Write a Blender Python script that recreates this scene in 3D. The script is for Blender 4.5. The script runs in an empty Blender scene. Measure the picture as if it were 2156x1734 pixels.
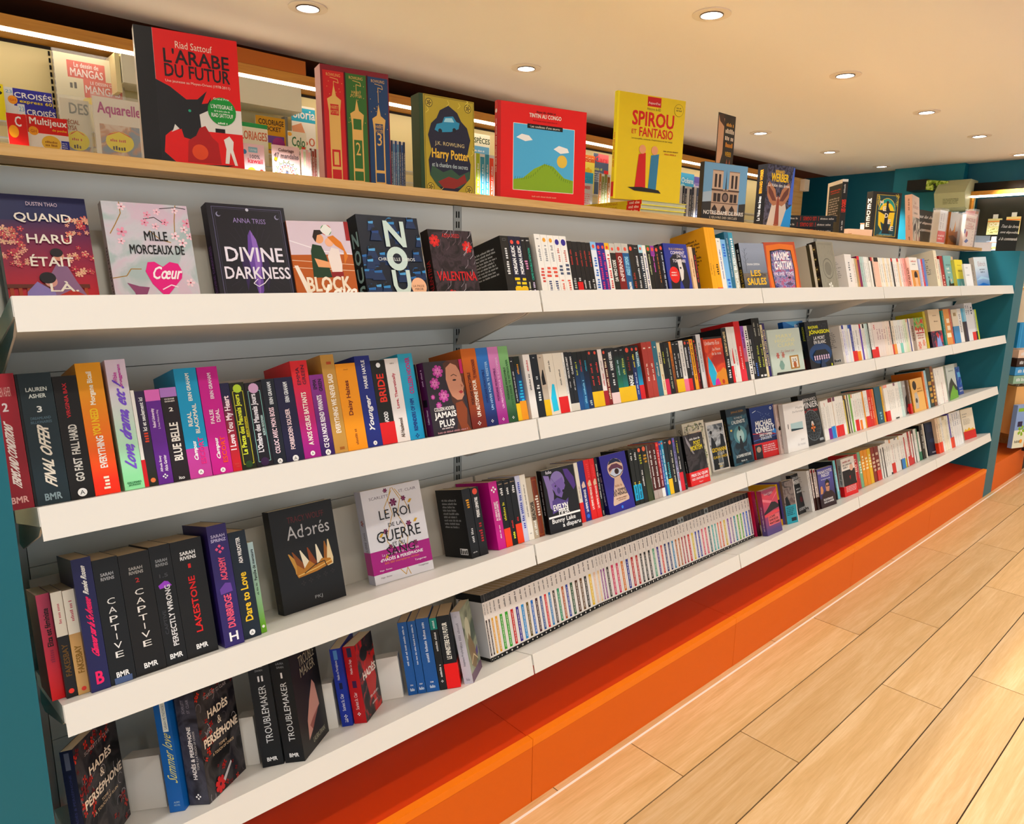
import bpy, math, random
from mathutils import Vector, Matrix
random.seed(7)
SC = bpy.context.scene
COL = SC.collection
Z0 = 1.343                       # shelf datum above the floor
TH = math.radians(15)            # the shelves tip backwards
# ---------------------------------------------------------------- camera
cam = bpy.data.cameras.new('camera'); cam.lens = 1468.57 / 2156 * 36; cam.sensor_width = 36; cam.sensor_fit = 'HORIZONTAL'
cam.clip_start = .02
co = bpy.data.objects.new('camera', cam); COL.objects.link(co); SC.camera = co
r_ = Vector((0.74364626, -0.66842429, 0.01411431)); u_ = Vector((0.12219611, 0.15664249, 0.98006696)); f_ = Vector((0.65731146, 0.72709841, -0.19816544))
M = Matrix((r_, u_, -f_)).transposed().to_4x4(); M.translation = Vector((-0.13358258, -1.16827954, 0.04372361 + Z0)); co.matrix_world = M
# ---------------------------------------------------------------- world, exposure
w = bpy.data.worlds.new('world'); SC.world = w; w.use_nodes = True
w.node_tree.nodes['Background'].inputs[0].default_value = (.96, .98, 1, 1); w.node_tree.nodes['Background'].inputs[1].default_value = .8
vs = SC.view_settings; vs.view_transform = 'Standard'; vs.look = 'None'; vs.gamma = 1; vs.exposure = .46; vs.use_curve_mapping = False
SC.cycles.max_bounces = 6; SC.cycles.diffuse_bounces = 4; SC.cycles.glossy_bounces = 3; SC.cycles.transparent_max_bounces = 8
SC.cycles.sample_clamp_indirect = 4.0; SC.cycles.caustics_reflective = False; SC.cycles.caustics_refractive = False
CZ = 1.0 + Z0
LIGHTS = [(x, .47, 1) for x in (2.33, 3.5, 4.62, 5.65, 6.7)] + [(x, 1.48, 1) for x in (1.2, 2.32, 3.42, 4.53, 5.6, 6.64)]
for x, y in [q[:2] for q in LIGHTS] + [(x, y) for y in (-.45, -1.15, -2.1) for x in (-1.1, .05, 1.2, 2.35, 3.5, 4.6, 5.7)] + [(-1.1, .47), (-1.1, 1.48), (.05, 1.48)]:
    l = bpy.data.lights.new('downlight_lamp', 'SPOT'); l.energy = 17 if y < 0 else (880 if x < 6.6 else 880 * .2) if y > 1 else 150; l.color = (1, .945, .86); l.spot_size = math.radians(140 if y < 0 else 84); l.spot_blend = .7; l.shadow_soft_size = .045
    o = bpy.data.objects.new('downlight_lamp', l); COL.objects.link(o); o.location = (x, y, CZ - .012)
# ---------------------------------------------------------------- materials
def lin(c):
    c = c / 255; return c / 12.92 if c <= .04045 else ((c + .055) / 1.055) ** 2.4
def toe(c): return c * (.5 + .5 * min(1, c / .2))       # ink albedo from the colour seen
def rgb(h, k=1.0): return tuple(min(1, toe(lin(int(h[i:i + 2], 16))) * k) for i in (0, 2, 4)) + (1,)
MC = {}
def mat(h, rough=.42, k=.9, em=0, metal=0, alpha=1, bump=0):
    key = (h, rough, k, em, metal, alpha, bump)
    if key in MC: return MC[key]
    m = bpy.data.materials.new('paint_' + h.replace(':', '_')); m.use_nodes = True; nt = m.node_tree; b = nt.nodes['Principled BSDF']
    b.inputs['Roughness'].default_value = rough; b.inputs['Specular IOR Level'].default_value = .3; b.inputs['Metallic'].default_value = metal
    if alpha < 1: b.inputs['Alpha'].default_value = alpha
    p = h.split(':')
    if p[0] == 'g':                                   # g:bottom:top:height  a two-tone printed fade
        tc = nt.nodes.new('ShaderNodeTexCoord'); sp = nt.nodes.new('ShaderNodeSeparateXYZ'); mr = nt.nodes.new('ShaderNodeMapRange'); cr = nt.nodes.new('ShaderNodeValToRGB')
        nt.links.new(tc.outputs['Object'], sp.inputs[0]); nt.links.new(sp.outputs['Z'], mr.inputs[0]); mr.inputs[2].default_value = float(p[3])
        nt.links.new(mr.outputs[0], cr.inputs[0]); cr.color_ramp.elements[0].color = rgb(p[1], k); cr.color_ramp.elements[1].color = rgb(p[2], k)
        cr.color_ramp.elements[0].position = .1; cr.color_ramp.elements[1].position = .85
        nt.links.new(cr.outputs[0], b.inputs['Base Color'])
    elif p[0] == 'n':                                 # n:c1:c2:c3:scale  mottled printed picture
        tc = nt.nodes.new('ShaderNodeTexCoord'); nz = nt.nodes.new('ShaderNodeTexNoise'); cr = nt.nodes.new('ShaderNodeValToRGB')
        nz.inputs['Scale'].default_value = float(p[4]); nz.inputs['Detail'].default_value = 4; nz.inputs['Distortion'].default_value = 1.2
        nt.links.new(tc.outputs['Object'], nz.inputs[0]); nt.links.new(nz.outputs[0], cr.inputs[0])
        e = cr.color_ramp.elements; e[0].color = rgb(p[1], k); e[0].position = .38; e[1].color = rgb(p[3], k); e[1].position = .62
        q = e.new(.5); q.color = rgb(p[2], k); nt.links.new(cr.outputs[0], b.inputs['Base Color'])
    elif p[0] == 'pages':
        tc = nt.nodes.new('ShaderNodeTexCoord'); wv = nt.nodes.new('ShaderNodeTexNoise'); wv.inputs['Scale'].default_value = 900; mp = nt.nodes.new('ShaderNodeMapping'); mp.inputs['Scale'].default_value = (1, 1, .02)
        cr = nt.nodes.new('ShaderNodeValToRGB'); nt.links.new(tc.outputs['Object'], mp.inputs[0]); nt.links.new(mp.outputs[0], wv.inputs[0]); nt.links.new(wv.outputs[0], cr.inputs[0])
        cr.color_ramp.elements[0].color = rgb(p[1], .72); cr.color_ramp.elements[1].color = rgb(p[1], .95); nt.links.new(cr.outputs[0], b.inputs['Base Color'])
    else: b.inputs['Base Color'].default_value = rgb(h, k)
    if em: b.inputs['Emission Color'].default_value = rgb(h, 1); b.inputs['Emission Strength'].default_value = em
    if bump:
        nz = nt.nodes.new('ShaderNodeTexNoise'); nz.inputs['Scale'].default_value = 60; bp = nt.nodes.new('ShaderNodeBump'); bp.inputs['Strength'].default_value = bump; bp.inputs['Distance'].default_value = .002
        nt.links.new(nz.outputs[0], bp.inputs['Height']); nt.links.new(bp.outputs[0], b.inputs['Normal'])
    MC[key] = m; return m
def wood_mat(c1, c2, c3, sx, sy, sz, rough=.45, rand=.0):
    m = bpy.data.materials.new('wood_grain'); m.use_nodes = True; nt = m.node_tree; b = nt.nodes['Principled BSDF']; b.inputs['Roughness'].default_value = rough
    tc = nt.nodes.new('ShaderNodeTexCoord'); mp = nt.nodes.new('ShaderNodeMapping'); mp.inputs['Scale'].default_value = (sx, sy, sz)
    n1 = nt.nodes.new('ShaderNodeTexNoise'); n1.inputs['Scale'].default_value = 1; n1.inputs['Detail'].default_value = 8; n1.inputs['Roughness'].default_value = .65; n1.inputs['Distortion'].default_value = .8
    n2 = nt.nodes.new('ShaderNodeTexNoise'); n2.inputs['Scale'].default_value = 9; n2.inputs['Detail'].default_value = 6
    cr = nt.nodes.new('ShaderNodeValToRGB'); e = cr.color_ramp.elements; e[0].position = .3; e[0].color = rgb(c1); e[1].position = .72; e[1].color = rgb(c3); q = e.new(.5); q.color = rgb(c2)
    oi = nt.nodes.new('ShaderNodeObjectInfo'); va = nt.nodes.new('ShaderNodeVectorMath'); va.operation = 'ADD'
    vm = nt.nodes.new('ShaderNodeMath'); vm.operation = 'MULTIPLY'; vm.inputs[1].default_value = 50 * rand; nt.links.new(oi.outputs['Random'], vm.inputs[0])
    nt.links.new(tc.outputs['Object'], mp.inputs[0]); nt.links.new(mp.outputs[0], va.inputs[0]); nt.links.new(vm.outputs[0], va.inputs[1]); nt.links.new(va.outputs[0], n1.inputs[0]); nt.links.new(va.outputs[0], n2.inputs[0])
    mx = nt.nodes.new('ShaderNodeMath'); mx.operation = 'MULTIPLY_ADD'; mx.inputs[1].default_value = .3; nt.links.new(n2.outputs[0], mx.inputs[0])
    m2 = nt.nodes.new('ShaderNodeMath'); m2.operation = 'MULTIPLY'; m2.inputs[1].default_value = .7; nt.links.new(n1.outputs[0], m2.inputs[0]); nt.links.new(m2.outputs[0], mx.inputs[2])
    nt.links.new(mx.outputs[0], cr.inputs[0])
    hs = nt.nodes.new('ShaderNodeHueSaturation'); mr = nt.nodes.new('ShaderNodeMapRange'); mr.inputs[3].default_value = 1 - .12 * (rand > 0); mr.inputs[4].default_value = 1 + .06 * (rand > 0)
    nt.links.new(oi.outputs['Random'], mr.inputs[0]); nt.links.new(mr.outputs[0], hs.inputs['Value']); nt.links.new(cr.outputs[0], hs.inputs['Color']); nt.links.new(hs.outputs[0], b.inputs['Base Color'])
    return m
# ---------------------------------------------------------------- mesh helpers
class MB:
    def __init__(s): s.v = []; s.f = []; s.m = []; s.ms = []
    def mi(s, m):
        if m not in s.ms: s.ms.append(m)
        return s.ms.index(m)
    def poly(s, pts, m): n = len(s.v); s.v += [tuple(p) for p in pts]; s.f.append(tuple(range(n, n + len(pts)))); s.m.append(s.mi(m))
    def box(s, x0, x1, y0, y1, z0, z1, m):
        n = len(s.v); s.v += [(x, y, z) for z in (z0, z1) for y in (y0, y1) for x in (x0, x1)]
        for f in ((0, 2, 3, 1), (4, 5, 7, 6), (0, 1, 5, 4), (2, 6, 7, 3), (0, 4, 6, 2), (1, 3, 7, 5)): s.f.append(tuple(n + i for i in f)); s.m.append(s.mi(m))
    def prism(s, prof, x0, x1, m):                    # prof in (y,z) run along x
        n = len(s.v); k = len(prof)
        for x in (x0, x1): s.v += [(x, y, z) for y, z in prof]
        s.f.append(tuple(n + i for i in reversed(range(k)))); s.f.append(tuple(n + k + i for i in range(k))); s.m += [s.mi(m)] * 2
        for i in range(k): j = (i + 1) % k; s.f.append((n + i, n + j, n + k + j, n + k + i)); s.m.append(s.mi(m))
    def cyl(s, c, ax, r0, r1, h, m, n=20):
        b = len(s.v)
        for t, r in ((0, r0), (h, r1)):
            for i in range(n):
                a = 2 * math.pi * i / n; p = [math.cos(a) * r, math.sin(a) * r]; q = [0, 0, 0]; q[ax] = t; q[(ax + 1) % 3] = p[0]; q[(ax + 2) % 3] = p[1]; s.v.append(tuple(c[k] + q[k] for k in range(3)))
        for i in range(n): j = (i + 1) % n; s.f.append((b + i, b + j, b + n + j, b + n + i)); s.m.append(s.mi(m))
        s.f.append(tuple(b + i for i in reversed(range(n)))); s.f.append(tuple(b + n + i for i in range(n))); s.m += [s.mi(m)] * 2
    def ring(s, c, ri, ro, z0, z1, m, n=32):          # flat annulus with thickness, axis z
        b = len(s.v)
        for r, z in ((ri, z0), (ro, z0), (ro, z1), (ri, z1)):
            for i in range(n): a = 2 * math.pi * i / n; s.v.append((c[0] + math.cos(a) * r, c[1] + math.sin(a) * r, c[2] + z))
        for q in range(4):
            for i in range(n): j = (i + 1) % n; p = (q + 1) % 4; s.f.append((b + q * n + i, b + q * n + j, b + p * n + j, b + p * n + i)); s.m.append(s.mi(m))
    def mesh(s, name):
        me = bpy.data.meshes.new(name); me.from_pydata(s.v, [], s.f)
        for m in s.ms: me.materials.append(m)
        me.polygons.foreach_set('material_index', s.m); me.update(); return me
    def build(s, name, parent=None, loc=None):
        o = bpy.data.objects.new(name, s.mesh(name)); COL.objects.link(o)
        if parent is not None: o.parent = parent
        if loc: o.location = loc
        return o
def tag(o, label, cat, group=None):
    o['label'] = label; o['category'] = cat
    if group: o['group'] = group
    return o
def empty(name, loc=(0, 0, 0)):
    o = bpy.data.objects.new(name, None); o.empty_display_size = .05; COL.objects.link(o); o.location = loc; return o
def struct(o): o['kind'] = 'structure'; return o
# ---------------------------------------------------------------- lettering
GL = {}
_cu = bpy.data.curves.new('glyph', 'FONT'); _cu.resolution_u = 2; _ob = bpy.data.objects.new('glyph', _cu)
def _raw(t):
    _cu.body = t; me = bpy.data.meshes.new_from_object(_ob); v = [(p.co.x, p.co.y) for p in me.vertices]; f = [tuple(p.vertices) for p in me.polygons]; bpy.data.meshes.remove(me); return v, f
_bx = min(p[0] for p in _raw('|')[0])
def glyph(ch):
    if ch not in GL:
        if ch == ' ': GL[ch] = ([], [], .28)
        else: v, f = _raw(ch); GL[ch] = (v, f, min(p[0] for p in _raw(ch + '|')[0] if p[0] > max(q[0] for q in v) + 1e-4) - _bx)
    return GL[ch]
def layout(t):
    v = []; f = []; x = 0
    for ch in t:
        gv, gf, adv = glyph(ch); n = len(v); v += [(px + x, py) for px, py in gv]; f += [tuple(n + i for i in q) for q in gf]; x += adv
    x0 = min(p[0] for p in v); x1 = max(p[0] for p in v); y0 = min(p[1] for p in v); y1 = max(p[1] for p in v)
    return [((a - x0) / max(1e-6, x1 - x0), (b - y0) / max(1e-6, y1 - y0)) for a, b in v], f
class Art:
    """flat print on a plane: O origin, U and V in-plane axes (metres), N outward"""
    def __init__(s, mb, O, U, V, N, st=.00007): s.mb = mb; s.O = Vector(O); s.U = Vector(U); s.V = Vector(V); s.N = Vector(N); s.k = 0; s.st = st; s.lu = s.U.length; s.lv = s.V.length
    def P(s, u, v): return s.O + s.U * min(1, max(0, u)) + s.V * min(1, max(0, v)) + s.N * (.00016 + s.k * s.st)
    def poly(s, pts, c, **kw): s.k += .35; s.mb.poly([s.P(u, v) for u, v in pts], mat(c, **kw))
    def rect(s, u0, v0, u1, v1, c, **kw): s.poly([(u0, v0), (u1, v0), (u1, v1), (u0, v1)], c, **kw)
    def ell(s, u, v, ru, c, rv=None, n=22, a0=0, a1=360, **kw):
        rv = ru * s.lu / s.lv if rv is None else rv
        s.poly([(u + ru * math.cos(math.radians(a0 + (a1 - a0) * i / n)), v + rv * math.sin(math.radians(a0 + (a1 - a0) * i / n))) for i in range(n if a1 - a0 == 360 else n + 1)], c, **kw)
    def line(s, pts, wd, c):
        s.k += .2; m = mat(c); wu = wd / s.lu; wv = wd / s.lv
        for (a, b), (e, d) in zip(pts, pts[1:]):
            dx = (e - a) * s.lu; dy = (d - b) * s.lv; L = math.hypot(dx, dy) or 1; nu = -dy / L * wu / 2; nv = dx / L * wv / 2
            s.mb.poly([s.P(a - nu, b - nv), s.P(e - nu, d - nv), s.P(e + nu, d + nv), s.P(a + nu, b + nv)], m)
    def frame(s, u0, v0, u1, v1, wd, c): s.line([(u0, v0), (u1, v0), (u1, v1), (u0, v1), (u0, v0)], wd, c)
    def text(s, t, u0, v0, u1, v1, c, rot=0, shear=0, bold=0):
        s.k += 1; v, f = layout(t); m = s.mb.mi(mat(c, rough=.5)); q = ((v1 - v0) * s.lv if rot == 0 else (u1 - u0) * s.lu) * (.035 if bold < .01 else .06); offs = ((0, 0),) if not bold else ((0, 0), (q / s.lu, 0), (0, q / s.lv), (q / s.lu, q / s.lv))
        for du, dv in offs:
            n = len(s.mb.v); s.k += .4 * (du + dv > 0)
            for x, y in v:
                x = x + shear * y
                if rot == 0: u, w_ = u0 + (u1 - u0) * x, v0 + (v1 - v0) * y
                elif rot == 90: u, w_ = u1 - (u1 - u0) * y, v0 + (v1 - v0) * x
                else: u, w_ = u0 + (u1 - u0) * y, v1 - (v1 - v0) * x
                s.mb.v.append(tuple(s.P(u + du, w_ + dv)))
            s.mb.f += [tuple(n + i for i in q) for q in f]; s.mb.m += [m] * len(f)
    def marks(s, u0, v0, u1, v1, c, rot=90, seed=None):      # print too small to read: word shaped dashes
        s.k += 1; m = mat(c); R = random.Random(seed if seed is not None else s.k * 31 + int(s.O.x * 997)); L = (v1 - v0) * s.lv if rot else (u1 - u0) * s.lu; H = (u1 - u0) * s.lu if rot else (v1 - v0) * s.lv
        p = 0; step = max(H * .62, L / 60)
        while p < L - step * .5:
            for _ in range(R.randint(3, 8)):
                if p > L - step * .5: break
                hh = R.choice((1, .72, .72, .85)); a = p / L; b = (p + step * .62) / L
                if rot: s.mb.poly([s.P(u1, v0 + (v1 - v0) * a), s.P(u1, v0 + (v1 - v0) * b), s.P(u1 - (u1 - u0) * hh, v0 + (v1 - v0) * b), s.P(u1 - (u1 - u0) * hh, v0 + (v1 - v0) * a)], m)
                else: s.mb.poly([s.P(u0 + (u1 - u0) * a, v0), s.P(u0 + (u1 - u0) * b, v0), s.P(u0 + (u1 - u0) * b, v0 + (v1 - v0) * hh), s.P(u0 + (u1 - u0) * a, v0 + (v1 - v0) * hh)], m)
                p += step
            p += step * .8
    def para(s, u0, v0, u1, v1, c, n):
        h = (v1 - v0) / n
        for i in range(n): s.marks(u0, v1 - h * (i + .62), u1 - (u1 - u0) * random.random() * .25, v1 - h * i, c, 0)
    def flower(s, u, v, r, c, c2, n=5, a=0):
        for i in range(n):
            t = a + i * 2 * math.pi / n; k = s.lu / s.lv; s.k -= .28
            s.poly([(u + math.cos(t + d) * r * q, v + math.sin(t + d) * r * q * k) for d, q in ((0, .1), (-.5, .6), (-.3, 1), (0, 1.08), (.3, 1), (.5, .6))], c)
        s.k -= .25; s.ell(u, v, r * .22, c2, n=7)
# ---------------------------------------------------------------- book builder
class Prints:
    def build(s, root):
        for m, n in zip((s.f, s.l), s.names):
            if m.f: m.build(n, root)
ZK = (0.0, -.301, -.619, -.918, .224)
def frame_mat(k, X, s, yaw=0, lean=0, lift=0):
    th = TH if k < 4 else 0
    ex = Vector((1, 0, 0)); ey = Vector((0, math.cos(th), -math.sin(th))); n = Vector((0, math.sin(th), math.cos(th)))
    e1 = ex * math.cos(yaw) + ey * math.sin(yaw); e2 = ey * math.cos(yaw) - ex * math.sin(yaw)
    m = n * math.cos(lean) + e2 * math.sin(lean); e2 = e2 * math.cos(lean) - n * math.sin(lean)
    M = Matrix((e1, e2, m)).transposed().to_4x4(); M.translation = Vector((0, 0, ZK[k] + Z0)) + ex * X + ey * s + n * (lift + .0006); return M
def book(name, Mx, W, D, H, colr, spine='front', pages='e8dcc4', board=.0006, rough=.38, sp_col=None, hard=False):
    """local box W x D x H; spine in front (-y) or on the left (-x); returns (root, spine Art, cover Art, mesh builder)"""
    root = empty(name); root.matrix_world = Mx; t = board if not hard else .002; ov = .0006 if not hard else .003
    c = MB(); m = mat(colr, rough); ms = mat(sp_col, rough) if sp_col else m
    if spine == 'front':
        c.box(0, W, 0, t, 0, H, ms); c.box(0, t, t, D, 0, H, m); c.box(W - t, W, t, D, 0, H, m)
        pg = (t, W - t, t, D - ov, ov, H - ov)
    else:
        c.box(0, t, t, D - t, 0, H, ms); c.box(0, W, 0, t, 0, H, m); c.box(0, W, D - t, D, 0, H, m)
        pg = (t, W - ov, t, D - t, ov, H - ov)
    c.build('cover', root)
    p = MB(); p.box(*pg, mat('pages:' + pages, .8)); p.build('page_block', root)
    a = Prints(); a.f, a.l = MB(), MB(); a.names = ('spine_printing', 'back_printing') if spine == 'front' else ('cover_printing', 'spine_printing')
    front = Art(a.f, (0, 0, 0), (W, 0, 0), (0, 0, H), (0, -1, 0)); left = Art(a.l, (0, D, 0), (0, -D, 0), (0, 0, H), (-1, 0, 0))
    return root, front, left, a
def spine_items(A, items, seed=0):
    for it in items:
        k = it[0]; c = it[1]
        if k == '~': _, c, p0, p1, z, o = it; A.marks(.5 + o - z / 2, p0, .5 + o + z / 2, p1, c, 90, seed)
        elif k == 'o':
            rr = it[3] / 2; A.ell(.5, it[2], rr, c, n=14)
            if len(it) > 4: A.text(it[4], .5 - rr * .5, it[2] - rr * .5 * A.lu / A.lv, .5 + rr * .5, it[2] + rr * .5 * A.lu / A.lv, '181818')
        elif k == '#': A.frame(.5 - it[4] / 2, it[2], .5 + it[4] / 2, it[3], .0006, c)
        elif k == 'r': A.frame(.5 - it[4] / 2, it[2], .5 + it[4] / 2, it[3], .0009, c)
        elif k == 'h': A.marks(.5 - it[3] / 2, it[2] - .008, .5 + it[3] / 2, it[2] + .008, c, 0, seed)
        elif k == 'x':
            z = it[3] / 2; kk = A.lu / A.lv
            for du, dv in ((-1, 0), (1, 0), (0, -1), (0, 1)): u = .5 + du * z * .6; v = it[2] + dv * z * .6 * kk; q = z * .36; A.poly([(u - q, v), (u, v - q * kk), (u + q, v), (u, v + q * kk)], c)
        elif k == 'p':
            w_ = .45 if len(it) > 4 else .32; R = random.Random(seed); u0, u1 = .5 - w_, .5 + w_
            if len(it) > 4: A.rect(u0, it[2], u1, it[3], c); A.marks(.32, it[2] + .03, .68, it[3] - .03, '141820', 90, seed)
            else: A.poly([(u0 + .1 * R.random(), it[2]), (u1, it[2] + .01), (u1 - .2 * R.random(), it[3] - .01), (.5, it[3]), (u0, (it[2] + it[3]) / 2)], c)
        else:
            t, c, p0, p1, z = it[:5]; o = it[5] if len(it) > 5 else 0; fl = it[6] if len(it) > 6 else ''
            if 'h' in fl: A.text(t, .5 - z / 2, p0, .5 + z / 2, p1, c, 0, 0, .015)
            elif 's' in fl:
                n = len(t); st = (p1 - p0) / n
                for i, ch in enumerate(t): hw = z if ch != 'I' else z * .12; A.text(ch, .5 - hw, p1 - st * (i + .68), .5 + hw, p1 - st * i, c)
            elif '2' in fl: A.text(t, .5 - z / 2, p0, .5 + z / 2, p1, c, 0)
            else: A.text(t, .5 + o - z / 2, p0, .5 + o + z / 2, p1, c, 90, .12 if t in SCRIPTY else 0, .012)
SCRIPTY = ('FINAL OFFER', 'TERMS AND CONDITIONS', 'Love, drama, etc !', 'Campus', 'Younger', 'Glamour sur la 5e Avenue', 'Renée Rosen', 'Summer love')
def band(root, W, D, H, c, frac, z0=0):
    b = MB(); e = .0005; m = mat(c, .35); z1 = z0 + H * frac
    b.box(-e, W + e, -e, 0, z0 + .0004, z1, m); b.box(-e, 0, 0, D * .96, z0 + .0004, z1, m); b.box(W, W + e, 0, D * .96, z0 + .0004, z1, m)
    return b.build('paper_band', root)
NAMES = {'white': 'f2efe8', 'black': '141518', 'charcoal': '2a2c30', 'grey': '909090', 'red': 'd81c1c', 'dark red': '80181c', 'orange': 'f08020', 'yellow': 'f0c414', 'cream': 'ece0c8', 'tan': 'c49a64',
         'brown': '6a3a1c', 'green': '50a040', 'dark green': '1c3c28', 'teal': '1c7a80', 'light blue': '8cc0e8', 'blue': '2464b4', 'navy blue': '1c2450', 'purple': '5c3090', 'magenta': 'c81890', 'pink': 'f0a0b0', 'lilac': 'c8b8e0', 'rust': 'b4483c', 'pale green': 'c0d8cc', 'dark teal': '1c3840'}
def cname(h):
    q = [int(h[i:i + 2], 16) for i in (0, 2, 4)]
    return min(NAMES, key=lambda n: sum((a - int(NAMES[n][i * 2:i * 2 + 2], 16)) ** 2 for i, a in enumerate(q)))
ORD = ['first', 'second', 'third', 'fourth', 'fifth', 'sixth', 'seventh', 'eighth', 'ninth', 'tenth']
def ordn(i): return ORD[i] if i < 10 else '%d%s' % (i + 1, 'th' if 10 < (i + 1) % 100 < 14 else {1: 'st', 2: 'nd', 3: 'rd'}.get((i + 1) % 10, 'th'))
ROW = ('top white shelf', 'second white shelf', 'third white shelf', 'lowest white shelf')

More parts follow.
